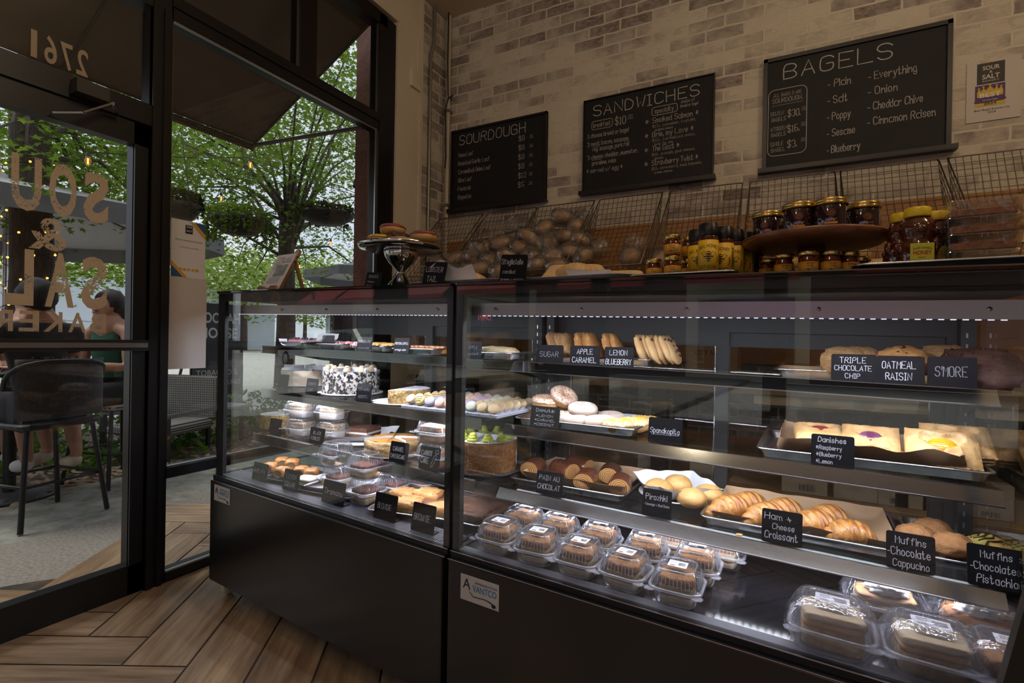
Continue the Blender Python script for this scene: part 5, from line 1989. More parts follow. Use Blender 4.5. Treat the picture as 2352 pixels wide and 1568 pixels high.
def carrot(m, w, h):
    for a, b in zip([(.30, .70), (.22, .62), (.10, .22), (.12, .14), (.17, .17), (.34, .58), (.30, .70)], [(.22, .62), (.10, .22), (.12, .14), (.17, .17), (.34, .58), (.30, .70), (.36, .8)]):
        line(m, a[0] * w, a[1] * h, b[0] * w, b[1] * h, -.0008, .0007)
    ringline(m, .28 * w, .74 * h, .42 * w, .90 * h, .003, -.0008, .0007)


card(LC, 961, 1007, .184, SL3, .076, (('CARROT', .36, .62, .2, .56), ('CAKE', .28, .28, .22, .4)), 'slate card reading CARROT CAKE with a drawn carrot', draw=carrot)

# ---- top shelf, left
for px, w_, lab, k in ((712, .19, 'purple berry pastries', 0), (796, .17, 'red and white sprinkled pastries', 1), (882, .19, 'chocolate striped eclairs', 2), (985, .21, 'orange semolina cakes', 3), (1140, .24, 'crumble-topped pastry', 4)):
    b = .36 if k < 3 else .33
    a = LC.a_at(px, b, SL1 + .02)
    pan(w_, .20, 'small sheet pan of %s on the top left shelf' % lab, LC.P(a, b, SL1), lz, PAN, .022)
pw = onL(712, .36, SL1, .003)
sheet(.18, .2, 'white paper standing up behind the berry pastries', pw, lz, WAX, .032, .006, seed=41, sides=(.6, .6, 0, 1.2))
BER = empty('berry_pastry', 'x', 'pastry')
MB().blob((.034, .028, .016), .12, 4, 20, 10, 2, mtx=T(0, 0, .014), flat=.3).build('pastry_base', M('pink_glaze', (0.42, 0.12, 0.16), 0.4), BER)
m = MB()
for k in range(9):
    m.blob((.007, .007, .006), .1, 3, 8, 6, k, mtx=T(rnd.uniform(-.022, .022), rnd.uniform(-.016, .016), .030))
m.build('berries', M('dark_berries', (0.05, 0.012, 0.03), 0.3), BER)
for px, lab in ((678, 'left one'), (697, 'middle one'), (716, 'right one')):
    put(BER, 'purple berry topped pastry on white paper, %s' % lab, onL(px, .33, SL1, .008), 0, .9, 'berry pastries')
SPR = MB().blob((.036, .024, .015), .1, 4, 20, 10, 6, mtx=T(0, 0, .013), flat=.3).build('sprinkled_pastry', M('red_white_sprinkles', (0.55, 0.05, 0.05), 0.5, c2=(0.8, 0.76, 0.74), scale=120, lo=.46, hi=.52))
ECL = MB().blob((.045, .018, .016), .08, 4, 22, 10, 8, mtx=T(0, 0, .014), flat=.3).build('eclair', M('striped_eclair', (0.62, 0.33, 0.10), 0.5, c2=(0.07, 0.03, 0.015), scale=60, lo=.5, hi=.54))
ORA = cake_piece('orange_cake', .060, .050, .028, None, 'cake', ((.75, M('orange_sponge', (0.52, 0.22, 0.03), 0.5), 'sponge'), (.3, M('syrup_top', (0.28, 0.08, 0.015), 0.25, c2=(0.55, 0.4, 0.3), scale=70, lo=.5, hi=.7), 'syrup_top')), seed=5, topamp=.1)
CRB = MB().blob((.085, .055, .018), .3, 7, 34, 12, 3, mtx=T(0, 0, .016), flat=.3, oct=4).build('crumble_pastry', M('crumble', (0.60, 0.42, 0.22), 0.8, c2=(0.68, 0.53, 0.33), scale=40, bump=1.0, bscale=80))
tag(CRB, 'broad crumble-topped pastry on a pan seen right of the post', 'pastry')
place(CRB, onL(1140, .31, SL1, .006), lz)
for px, lab in ((778, 'left one'), (800, 'middle one'), (818, 'right one')):
    tag(put(SPR, 'red and white sprinkled pastry, %s on its pan' % lab, onL(px, .33, SL1, .005), 0, group='sprinkled pastries'), cat='pastry')
for px, b, lab in ((862, .33, 'left one'), (878, .37, 'back one'), (893, .33, 'right one')):
    tag(put(ECL, 'chocolate striped eclair, %s on its pan' % lab, onL(px, b, SL1, .005), .1, group='eclairs'), cat='pastry')
for px, b, lab in ((966, .31, 'left one'), (990, .31, 'middle one'), (1014, .31, 'right one'), (975, .37, 'back left one'), (1003, .37, 'back right one')):
    put(ORA, 'orange syrup cake, %s on its pan' % lab, onL(px, b, SL1, .005), lz, .9, 'orange cakes')
card(LC, 634, 660, .295, SL1, .052, (), 'empty slate card at the left end of the top shelf', dim=True)
card(LC, 737, 764, .27, SL1, .056, (), 'empty slate card between the first two pans of the top shelf', dim=True)
card(LC, 818, 852, .222, SL1, .056, (('CHOCOLATE', .5, .6, .16, .84), ('coconut eclair', .5, .2, .12, .8)), 'faint slate card naming the chocolate eclairs', dim=True)
card(LC, 903, 937, .222, SL1, .058, (('PORTOKALOPITA', .5, .58, .14, .9), ('orange cake', .48, .2, .13, .76)), 'slate card reading PORTOKALOPITA orange cake')
card(LC, 1068, 1104, .225, SL1, .056, (('APPLE', .5, .56, .18, .6), ('custard', .5, .2, .14, .7)), 'faint slate card right of the post before the crumble pastry', dim=True)


# ================================================================ ON TOP OF THE CASES
HT = 1.2315


def topL(px, b, dz=0):
    return LC.P(LC.a_at(px, b, HT + .02), b, HT + dz)


def topR(px, b, dz=0):
    return RC.P(RC.a_at(px, b, HT + .02), b, HT + dz)


WOODL = M('honey_wood', (0.30, 0.145, 0.05), 0.4, c2=(0.40, 0.21, 0.08), scale=8, stretch=(1, 1, .15), bump=.1, bscale=30)
# easel with the flyer on it, turned a little to the right
EZ = LC.yaw + RAD(-3)
ez = empty('tabletop_easel', 'small honey coloured wooden easel on the left end of the case', 'easel', topL(628, .20), EZ)
lean = R('X', -27)
m = MB()
m.prism([(-.012, 0.0), (.012, 0), (.013, .17), (.020, .176), (.020, .19), (.012, .196), (.020, .20), (.021, .215), (.012, .235), (0, .243), (-.012, .235), (-.021, .215), (-.020, .20), (-.012, .196), (-.020, .19), (-.020, .176), (-.013, .17)], .004, .016, mtx=lean)
m.build('back_board', WOODL, ez)
m = MB()
m.prism([(-.072, .012), (-.064, .0), (.064, .0), (.072, .012), (.066, .034), (.030, .034), (.022, .026), (-.022, .026), (-.030, .034), (-.066, .034)], -.032, -.022)
m.box((0, -.012, .010), (.128, .030, .012))
m.build('ledge', WOODL, ez)
m = MB()
m.tube([(0, .092, .17), (0, .150, .0)], .0085, 4, smooth=False)
m.build('rear_leg', WOODL, ez)
FM = Matrix.Translation(topL(628, .20)) @ R('Z', math.degrees(EZ)) @ T(0, -.021, .017) @ lean
fy = empty('flyer', 'white flyer with two dog photographs standing on the wooden easel', 'flyer', mtx=FM)
MB().box((0, 0, .092), (.142, .0022, .184)).build('sheet', M('flyer_paper', (0.78, 0.74, 0.74), 0.5), fy)
m = MB()
hand(m, 'Adopt', .028, .150, .017, -.0016, .0012, .06, 'c')
m.build('red_lettering', M('red_ink', (0.45, 0.05, 0.08), .6), fy)
m = MB()
text_on(m, 'MS PIGGIE', .030, .137, .0095, -.0016, 0, .062, .015)
for k in range(6):
    line(m, -.048 + .002 * (k % 3), .062 - .0055 * k, .042 - .004 * (k % 2), .062 - .0055 * k, -.0016, .0014)
m.build('lettering', M('dark_ink', (0.12, 0.12, 0.14), .6), fy)
m = MB()
m.box((-.030, -.0016, .140), (.052, .0008, .066))
p1o = m.build('photograph', M('photo_dog_brown', (0.25, 0.20, 0.18), .4, c2=(0.62, 0.5, 0.45), scale=42, lo=.4, hi=.6), fy)
m = MB()
m.box((.014, -.0016, .098), (.082, .0008, .058))
m.build('photograph', M('photo_dog_lawn', (0.22, 0.28, 0.05), .4, c2=(0.10, 0.07, 0.06), scale=30, lo=.44, hi=.54), fy)

# polished cake stand with iced donuts
m = MB()
m.lathe([(0, .0), (.058, .0), (.060, .003), (.052, .018), (.034, .040), (.020, .056), (.013, .068), (.013, .072), (.022, .084), (.042, .104), (.056, .124), (.061, .140), (.060, .147), (0, .147)], 40)
m.lathe([(0, .147), (.12, .148), (.146, .152), (.150, .158), (.150, .165), (.147, .166), (.143, .163), (0, .163)], 56)
cs = topL(920, .235)
tag(m.build('cake_stand', STEEL, None, cs), 'polished steel hourglass cake stand holding four iced donuts', 'cake stand')
SPK = M('pale_sprinkles', (0.75, 0.62, 0.35), 0.5)
DRK = M('berry_icing', (0.30, 0.055, 0.06), 0.3, coat=.4)
DY = donut('iced_donut', True, M('yellow_icing', (0.66, 0.48, 0.06), .35, coat=.4), 'bar', M('red_sprinkles', (0.4, 0.12, 0.04), .5), 60, 21, cover=135)
DP = donut('iced_donut', True, M('plum_icing', (0.055, 0.016, 0.03), .25, coat=.5), 'ball', M('white_sprinkles', (0.72, 0.68, 0.62), .5), 60, 22, bitsize=.0013, cover=135)
DR = donut('iced_donut', True, DRK, 'ball', SPK, 90, 23, bitsize=.0013, cover=135)
zt = .1655
for pr, px, b, dz, lab in ((DY, 872, .20, 0, 'yellow iced donut at the left of the steel stand'), (DP, 917, .215, 0, 'dark plum iced donut in the middle of the steel stand'), (DR, 972, .215, 0, 'berry red iced donut at the right of the steel stand'), (DR, 900, .23, .041, 'berry red iced donut stacked on top of the others')):
    put(pr, lab, topL(px, b, zt + dz), rnd.uniform(0, 3), 1.0, 'iced donuts on the stand')

for px0, px1, b, ht, ln, lab, fr_ in ((836, 872, .10, .056, (('DONUTS', .5, .66, .16, .6), ('*lemon', .38, .36, .12, .46), ('*blueberry', .46, .12, .12, .66)), 'slate card reading DONUTS lemon blueberry before the steel stand', LC),
                                      (968, 1018, .085, .076, (('LOBSTER', .5, .58, .2, .8), ('TAIL', .46, .18, .22, .52)), 'slate card reading LOBSTER TAIL', LC)):
    a0, a1 = fr_.a_at(px0, b, HT + .03), fr_.a_at(px1, b, HT + .03)
    card(fr_, px0, px1, b, HT, ht, ln, lab, loc=fr_.P((a0 + a1) / 2, b, HT), rz=fr_.yaw, w=(a1 - a0), lean=5)
card(RC, 1146, 1206, .085, HT, .080, (('Sfogliatelle', .46, .66, .18, .84), ('candied', .36, .34, .13, .5), ('orange + ricotta', .5, .08, .11, .88)), 'slate card reading Sfogliatelle candied orange and ricotta', lean=4)


def platter(w, d, label, loc, rz):
    m = MB()
    z = lambda p, zz: [(q[0], q[1], zz) for q in p]
    m.loft([z(rrect(w * .8, d * .7, d * .3, 8), 0), z(rrect(w * .82, d * .72, d * .3, 8), .001), z(rrect(w, d, d * .4, 8), .017), z(rrect(w + .004, d + .004, d * .4, 8), .0185), z(rrect(w - .006, d - .006, d * .4, 8), .0175), z(rrect(w * .8, d * .7, d * .3, 8), .004)], True, True, True)
    return tag(m.build('platter', PORC, None, loc, rz), label, 'plate')


platter(.36, .16, 'long white platter with lobster tail pastries behind their sign', LC.P(1.125, .19, HT), LC.yaw + .03)
platter(.34, .17, 'long white platter with a shell-shaped pastry before the kraft boxes', topR(1330, .19), RC.yaw)


def lobster(name):
    m = MB()
    n = 26
    rings = []
    for k in range(n):
        t = k / (n - 1)
        r = .028 * math.sin(pi * (.12 + .80 * t)) * (1 + .06 * (k % 2))
        rings.append([(-.05 + .10 * t, r * 1.15 * cos(2 * pi * i / 20), .020 + r * .8 * sin(2 * pi * i / 20)) for i in range(20)])
    m.loft(rings, True, True, True)
    return m


SHELL = M('shell_pastry', (0.56, 0.31, 0.09), 0.5, c2=(0.70, 0.50, 0.26), scale=24, stretch=(6, 1, 1), bump=.6, bscale=40)
LB = tag(lobster('x').build('lobster_tail_pastry', SHELL), 'x', 'pastry')
put(LB, 'ridged lobster tail pastry at the right of its white paper', topL(1082, .20, .012), LC.yaw + .9, 1.0, 'lobster tails')
put(LB, 'ridged lobster tail pastry half hidden behind its sign', topL(1028, .21, .010), LC.yaw + .5, 1.0, 'lobster tails')
sheet(.16, .13, 'white paper folded up between the lobster tails', topL(1048, .175, .014), LC.yaw + .4, WAX, .035, .012, seed=51, sides=(1.0, .2, 1.0, .4))
SF = put(LB, 'sugar dusted ridged sfogliatella on the right platter', topR(1325, .17, .012), RC.yaw + .15, 1.15)
sheet(.12, .09, 'small wax paper under the sfogliatella', topR(1352, .17, .0165), RC.yaw + .3, WAX, .012, .008, seed=53)

KBOX = M('kraft_fibre', (0.60, 0.42, 0.20), 0.8, c2=(0.64, 0.46, 0.23), scale=60, bump=.2, bscale=300)


def fibre_box(w, d, h, stack, name):
    e = empty(name, 'x', 'takeout box')
    z = lambda p, zz: [(q[0], q[1], zz) for q in p]
    m = MB()
    for k in range(stack):
        m.loft([z(rrect(w - .004 * (k % 2), d, .02), k * .0042), z(rrect(w, d, .02), k * .0042 + .003)], True, True, True, smooth=False)
    m.build('stacked_rims', M('kraft_edges', (0.34, 0.22, 0.10), .9), e)
    m = MB()
    z0 = stack * .0042
    m.loft([z(rrect(w + .004, d + .004, .02), z0), z(rrect(w + .004, d + .004, .02), z0 + .003), z(rrect(w * .95, d * .94, .02), z0 + .004), z(rrect(w * .92, d * .90, .02), z0 + .012), z(rrect(w * .905, d * .88, .02), z0 + .014),
            z(rrect(w * .74, d * .70, .03), z0 + h - .003), z(rrect(w * .70, d * .66, .03), z0 + h)], True, True, True, smooth=False)
    m.build('lid', KBOX, e)
    return e


b1 = fibre_box(.225, .20, .050, 7, 'fibre_box')
b1['label'] = 'larger kraft fibre takeout box on a nested stack behind the shell pastry'
place(b1, topR(1326, .40, .004), RC.yaw + .25)
b2 = fibre_box(.15, .14, .042, 2, 'fibre_box')
b2['label'] = 'smaller kraft fibre takeout box beside the honey tray'
place(b2, topR(1432, .32), RC.yaw + .2)

# honey: tray, little jars, hot honey bottles, bears
GOLD = M('gold_lid', (0.62, 0.43, 0.13), 0.25, 1.0)
HONEY_D = M('dark_honey', (0.055, 0.012, 0.006), 0.08, c2=(0.11, 0.022, 0.008), scale=30, coat=.6)
HONEY_A = M('amber_honey', (0.13, 0.022, 0.008), 0.08, coat=.6)
LAB_O = M('orange_label', (0.66, 0.30, 0.02), 0.5)
LAB_Y = M('yellow_label', (0.76, 0.47, 0.015), 0.45)
LAB_YG = M('lime_label', (0.62, 0.60, 0.02), 0.4)
INKB = M('black_ink', (0.02, 0.015, 0.012), 0.6)
pan(.24, .19, 'shallow sheet pan of hot honey bottles and little jars', topR(1580, .16), RC.yaw, PAN, .012)


def bee(mb, x, z, s, y=0.0, rc=None, mat=0):
    """line-art bee: banded body, two wings, legs"""
    q = []
    for k, (w, hh) in enumerate(((.16, .10), (.20, .16), (.24, .16), (.20, .16), (.12, .14))):
        zz = z + s * (.34 - .17 * k)
        pts = [(x + s * w * cos(t * pi / 5), zz + s * hh * .42 * sin(t * pi / 5)) for t in range(10)]
        q.append(pts)
    for sg in (1, -1):
        q.append([(x + sg * s * .10, z + s * .16), (x + sg * s * .45, z + s * .34), (x + sg * s * .56, z + s * .22), (x + sg * s * .38, z + s * .06)])
        q.append([(x + sg * s * .10, z + s * .06), (x + sg * s * .36, z + s * .02), (x + sg * s * .34, z - s * .10)])
        for j in range(3):
            q.append([(x + sg * s * .12, z + s * (.2 - .2 * j)), (x + sg * s * .36, z + s * (.42 - .45 * j)), (x + sg * s * .38, z + s * (.40 - .45 * j)), (x + sg * s * .14, z + s * (.16 - .2 * j))])
    for pts in q:
        if rc:
            vs = [(rc * sin(p[0] / rc), -rc * cos(p[0] / rc), p[1]) for p in pts]
        else:
            vs = [(p[0], y, p[1]) for p in pts]
        mb.add(vs, [tuple(range(len(vs)))], mat)


def small_jar():
    e = empty('honey_jar', 'x', 'jar')
    MB().lathe([(0, 0), (.017, 0), (.019, .002), (.0193, .036), (.0165, .042), (.0165, .046), (0, .046)], 8).build('glass_body', HONEY_A, e)
    MB().lathe([(0, .045), (.0192, .045), (.0196, .047), (.0196, .053), (.0188, .055), (0, .055)], 26).build('lid', GOLD, e)
    m = MB()
    m.lathe([(.0196, .007), (.0198, .007), (.0198, .032), (.0196, .032)], 8)
    lb = m.build('label', LAB_O, e)
    m = MB()
    text_on(m, 'Bell Honey', 0, .0265, .0034, 0, 0, .014, .01, rcyl=.0203)
    text_on(m, 'Company', 0, .0215, .0034, 0, 0, .012, .01, rcyl=.0203)
    bee(m, -.004, .0145, .006, rc=.0203)
    m.build('print', INKB, lb)
    m = MB()
    bee(m, .010, .016, .012, rc=.0202)
    m.build('blue_bee', M('blue_grey_ink', (0.22, 0.30, 0.36), .6), lb)
    return e


JS = small_jar()
for px, b, dz, lab in ((1502, .16, .003, 'lower left one on the sheet pan'), (1544, .13, .003, 'lower middle one on the sheet pan'), (1582, .19, .003, 'lower right one beside the bottles'), (1543, .15, .058, 'upper one stacked at the left'), (1582, .19, .058, 'upper one leaning by the bottles')):
    put(JS, 'small orange-labelled honey jar, %s' % lab, topR(px, b, dz), RC.yaw + .25, 1.0, 'small honey jars')
for px, b, lab in ((1741, .30, 'far left one under the wooden stand'), (1764, .22, 'second from the left under the wooden stand'), (1800, .16, 'third from the left under the wooden stand'), (1857, .135, 'before the foot of the wooden stand'), (1908, .145, 'right of the wooden foot'), (1950, .17, 'second from the right under the wooden stand'), (1976, .25, 'far right one under the wooden stand')):
    put(JS, 'small orange-labelled honey jar, %s' % lab, topR(px, b), RC.yaw + .2, 1.0, 'small honey jars')


def hot_honey():
    e = empty('honey_bottle', 'x', 'bottle')
    MB().lathe([(0, 0), (.0205, 0), (.022, .002), (.022, .088), (.0205, .092), (.0205, .096), (0, .096)], 28).build('body', HONEY_D, e)
    MB().lathe([(0, .094), (.0208, .094), (.0212, .096), (.0212, .118), (.0196, .1195), (.0196, .1225), (.018, .124), (0, .124)], 28).build('cap', BLACK, e)
    lb = MB().lathe([(.0222, .004), (.0224, .004), (.0224, .084), (.0222, .084)], 32).build('label', LAB_Y, e)
    m = MB()
    text_on(m, 'BELL HONEY.', 0, .0665, .0080, 0, 0, .046, .005, curve=9, rcyl=.0227)
    text_on(m, 'HOT HONEY', 0, .018, .0085, 0, 0, .042, .005, rcyl=.0227)
    text_on(m, 'NET WT. 12OZ (340G)', 0, .0105, .0026, 0, 0, .034, .005, rcyl=.0227)
    bee(m, 0, .046, .030, rc=.0227)
    for k in range(9):
        a = 1.25
        for j in range(4):
            t = a + .10 * j
            m.add([(.0227 * sin(t), -.0227 * cos(t), .03 + .005 * k), (.0227 * sin(t + .07), -.0227 * cos(t + .07), .03 + .005 * k), (.0227 * sin(t + .07), -.0227 * cos(t + .07), .033 + .005 * k), (.0227 * sin(t), -.0227 * cos(t), .033 + .005 * k)], [(0, 1, 2, 3)])
    m.build('print', INKB, lb)
    m = MB()
    pts = [(.0205, .052), (.0235, .047), (.0235, .038), (.020, .031), (.0165, .029), (.0195, .035), (.0205, .042)]
    m.add([(.0228 * sin(p[0] / .0227), -.0228 * cos(p[0] / .0227), p[1]) for p in pts], [tuple(range(len(pts)))])
    m.build('chilli', M('chilli_red', (0.42, 0.03, 0.015), .5), lb)
    return e


HH = hot_honey()
for px, b, rz, lab in ((1626, .115, -.15, 'front one'), (1601, .175, -.1, 'half hidden behind the front one on its left'), (1661, .165, -.55, 'first behind the front one on its right'), (1687, .21, -.5, 'second to the right of the front one'), (1709, .25, -.6, 'last one toward the wooden stand')):
    put(HH, 'yellow-labelled hot honey bottle, %s' % lab, topR(px, b, .003), RC.yaw + rz + .35, 1.0, 'hot honey bottles')


def bear_bottle():
    e = empty('honey_bear', 'x', 'bottle')
    m = MB()
    prof = [(0, 0), (.029, 0), (.031, .003), (.032, .030), (.029, .050), (.024, .058), (.0245, .064), (.028, .072), (.0285, .082), (.025, .092), (.019, .098), (.0185, .104), (0, .104)]
    m.lathe(prof, 26)
    for s in (-1, 1):
        m.blob((.009, .008, .013), .05, 3, 12, 8, 1, mtx=T(s * .028, -.004, .050))
        m.blob((.008, .006, .008), .05, 3, 10, 8, 2, mtx=T(s * .021, -.004, .092))
    m.blob((.010, .008, .008), .05, 3, 12, 8, 1, mtx=T(0, -.024, .077))
    for k in range(8):
        m.blob((.006, .004, .006), .1, 3, 8, 6, k, mtx=R('Z', k * 45 + 20) @ T(0, -.030, .040))
    m.build('body', HONEY_D, e)
    MB().lathe([(0, .102), (.0205, .102), (.021, .104), (.021, .118), (.0195, .120), (0, .1205)], 26).build('cap', M('yellow_cap', (0.80, 0.58, 0.02), 0.3), e)
    m = MB()
    m.rbox((0, -.0335, .026), (.036, .001, .044), .0004, .0003)
    lb = m.build('label', LAB_YG, e)
    m = MB()
    text_on(m, 'HONEY', 0, .027, .0072, -.0346, 0, .028, .03)
    m.build('red_print', M('red_print', (0.5, 0.02, 0.01), .5), lb)
    m = MB()
    text_on(m, 'South Carolina', 0, .038, .0036, -.0346, 0, .028, .01, curve=12)
    text_on(m, 'BRAND', 0, .0205, .0022, -.0346, 0, .010, .01)
    text_on(m, 'Bell Honey Company', 0, .0145, .0026, -.0346, 0, .030, .01)
    text_on(m, 'Producers & Packers of', 0, .0085, .0022, -.0346, 0, .026, .01)
    text_on(m, 'Pure Raw Honey', 0, .0055, .0022, -.0346, 0, .020, .01)
    m.build('print', INKB, lb)
    return e


pan(.30, .19, 'shallow sheet pan of honey bears and comb boxes at the right end', topR(2172, .125), RC.yaw, PAN, .014)
HB = bear_bottle()
for px, b, rz, lab in ((2105, .11, .1, 'front one with its label showing'), (2072, .15, .5, 'left one behind the front one'), (2146, .16, -.2, 'right one behind the front one'), (2163, .20, 0, 'farthest one against the comb boxes')):
    put(HB, 'yellow-capped honey bear bottle, %s' % lab, topR(px, b, .003), RC.yaw + rz, 1.0, 'honey bears')
put(HB, 'dark honey bear bottle between the hot honey and the wooden stand', topR(1726, .29), RC.yaw - .6, .96)


def comb_box():
    e = empty('comb_box', 'x', 'box')
    z = lambda p, zz: [(q[0], q[1], zz) for q in p]
    m = MB()
    m.loft([z(rrect(.098, .098, .006), 0), z(rrect(.100, .100, .006), .0015), z(rrect(.100, .100, .006), .0135), z(rrect(.102, .102, .006), .014), z(rrect(.102, .102, .006), .0285), z(rrect(.100, .100, .006), .030)], True, True, True, smooth=False)
    m.build('clear_box', film('clear_box', (.95, .95, .93), .55, .05, .08, .25, 60, (.8, .85, .8)), e)
    MB().rbox((0, 0, .0085), (.090, .090, .013), .004, .001).build('honeycomb', M('honeycomb', (0.20, 0.06, 0.008), 0.2, c2=(0.36, 0.15, 0.03), scale=70, bump=.5, coat=.5), e)
    m = MB()
    for s in (-1, 1):
        m.box((s * .004, -.0512, .026), (.001, .001, .008))
    m.build('clasp', CLEARB, e)
    return e


CB = comb_box()
for k, lab in enumerate(('bottom', 'second from the bottom', 'third from the bottom', 'top')):
    put(CB, 'clear box of honeycomb, %s of the stack of four' % lab, topR(2241, .125, .003 + .0305 * k), RC.yaw + (0, .02, -.015, .03)[k], 1.0, 'honeycomb boxes')

# wooden stand and the dark preserve jars on it
ACA = M('acacia_wood', (0.15, 0.055, 0.022), 0.35, c2=(0.26, 0.105, 0.04), scale=7, stretch=(1, 5, 1), lo=.4, hi=.6, bump=.1, bscale=30)
ws = empty('wooden_cake_stand', 'round dark wooden pedestal stand carrying preserve jars', 'cake stand', topR(1863, .22))
MB().lathe([(0, .072), (.10, .074), (.132, .078), (.142, .086), (.146, .094), (.144, .098), (.13, .099), (0, .099)], 64).build('plate', ACA, ws)
MB().lathe([(.024, 0), (.026, .002), (.026, .060), (.027, .074), (0, .074)], 32).build('pedestal', ACA, ws)


def preserve():
    e = empty('preserve_jar', 'x', 'jar')
    MB().lathe([(0, 0), (.028, 0), (.0305, .002), (.031, .006), (.031, .044), (.029, .048), (.029, .053), (0, .053)], 36).build('glass_body', M('plum_preserve', (0.022, 0.007, 0.018), 0.07, c2=(0.03, 0.01, 0.012), scale=20, coat=.6), e)
    m = MB()
    m.lathe([(0, .050), (.0325, .050), (.0335, .0515), (.0335, .054), (.0325, .0555), (.033, .0575), (.033, .061), (.031, .063), (.026, .0635), (0, .064)], 40)
    m.build('lid', GOLD, e)
    m = MB()
    for k in range(28):
        a = 2 * pi * k / 28
        for rr in (.0022, .0042, .0062, .0082):
            x, z = rr * cos(a + rr * 90), .030 + rr * sin(a + rr * 90)
            d = .00042
            m.add([(.0315 * sin(p[0] / .0315), -.0315 * cos(p[0] / .0315), p[1]) for p in ((x - d, z - d), (x + d, z - d), (x + d, z + d), (x - d, z + d))], [(0, 1, 2, 3)])
    text_on(m, 'SAKHAR', 0, .0150, .0042, 0, 0, .021, .004, rcyl=.0315)
    text_on(m, 'NET WT 8 OZ (227g)', 0, .0045, .0018, 0, 0, .020, .004, rcyl=.0315)
    m.build('copper_print', M('copper_ink', (0.46, 0.20, 0.06), .45), e)
    m = MB()
    m.grid(lambda u, v: (.0314 * sin((u - .5) * .76), -.0314 * cos((u - .5) * .76), .0078 + .0042 * v), 8, 1)
    m.build('orange_band', LAB_O, e)
    return e


PJ = preserve()
ctr = topR(1863, .22)
for px, b, rz, lab, dz in ((1761, .215, -.15, 'far left one at the front of the wooden stand', 0), (1832, .155, .05, 'second from the left at the front of the wooden stand', 0), (1904, .145, .05, 'third from the left at the front of the wooden stand', 0), (1980, .205, .2, 'far right one at the front of the wooden stand', 0),
                           (1806, .28, 0, 'behind, in the gap between the two left jars', 0), (1872, .26, 0, 'behind, in the gap between the two middle jars', 0), (1940, .275, 0, 'behind, in the gap between the two right jars', 0)):
    put(PJ, 'dark gold-lidded preserve jar, %s' % lab, topR(px, b, .0995), RC.yaw + rz, 1.0, 'preserve jars')


# ================================================================ THE WALL BEHIND
BOARD = M('chalkboard', (0.010, 0.010, 0.011), 0.6, c2=(0.016, 0.016, 0.018), scale=4, spec=.3)
BFRAME = M('board_frame', (0.008, 0.008, 0.009), 0.4)
CH = M('chalk_on_board', (0.46, 0.44, 0.42), 0.95)


def chalkboard(name, x0, x1, z0, z1, label, write, frame_w, ledge):
    w, h = x1 - x0, z1 - z0
    e = empty(name, label, 'chalkboard', ((x0 + x1) / 2, YB - .012, z0))
    MB().box((0, 0, h / 2), (w, .014, h)).build('panel', BOARD, e)
    m = MB()
    f = frame_w
    for c, d in (((0, -.006, h - f / 2), (w, .024, f)), ((0, -.006, f / 2), (w, .024, f)), ((-w / 2 + f / 2, -.006, h / 2), (f, .024, h)), ((w / 2 - f / 2, -.006, h / 2), (f, .024, h))):
        m.box(c, d)
    m.build('frame', BFRAME, e)
    m = MB()
    m.box((0, -.022, -.006), (w + ledge, .05, .012))
    m.box((0, -.045, .002), (w + ledge, .006, .02))
    m.build('chalk_ledge', BFRAME, e)
    m = MB()
    write(m, w, h)
    m.build('lettering', CH, e)
    return e


YW = -.0082
r5 = random.Random(5)


def wr(m, t, x, z, ht, width=None, align='l', lw=None, slope=0):
    hand(m, t, x, z, ht, YW, lw or ht * .085, width, align, .10, slope=slope, rnd=r5)


def w_sour(m, w, h):
    wr(m, 'SOURDOUGH', -.04, h - .112, .068, .56, 'c', .0052)
    for k, (t, p) in enumerate((('House Loaf', '$8'), ('Roasted Garlic Loaf', '$8'), ('Caramelized Onion Loaf', '$8'), ('Olive Loaf', '$8'), ('Focaccia', '$12'), ('Baguette', '$5'))):
        wr(m, t, -.325, h - .20 - k * .062, .030, (.13, .27, .28, .12, .115, .12)[k])
        z = h - .165 - k * .064
        wr(m, p, .175, z, .034, .052 if len(p) == 2 else .068)
        wr(m, '00', .26, z + .014, .015, .026)
        line(m, .256, z + .008, .288, z + .010, YW, .0018)


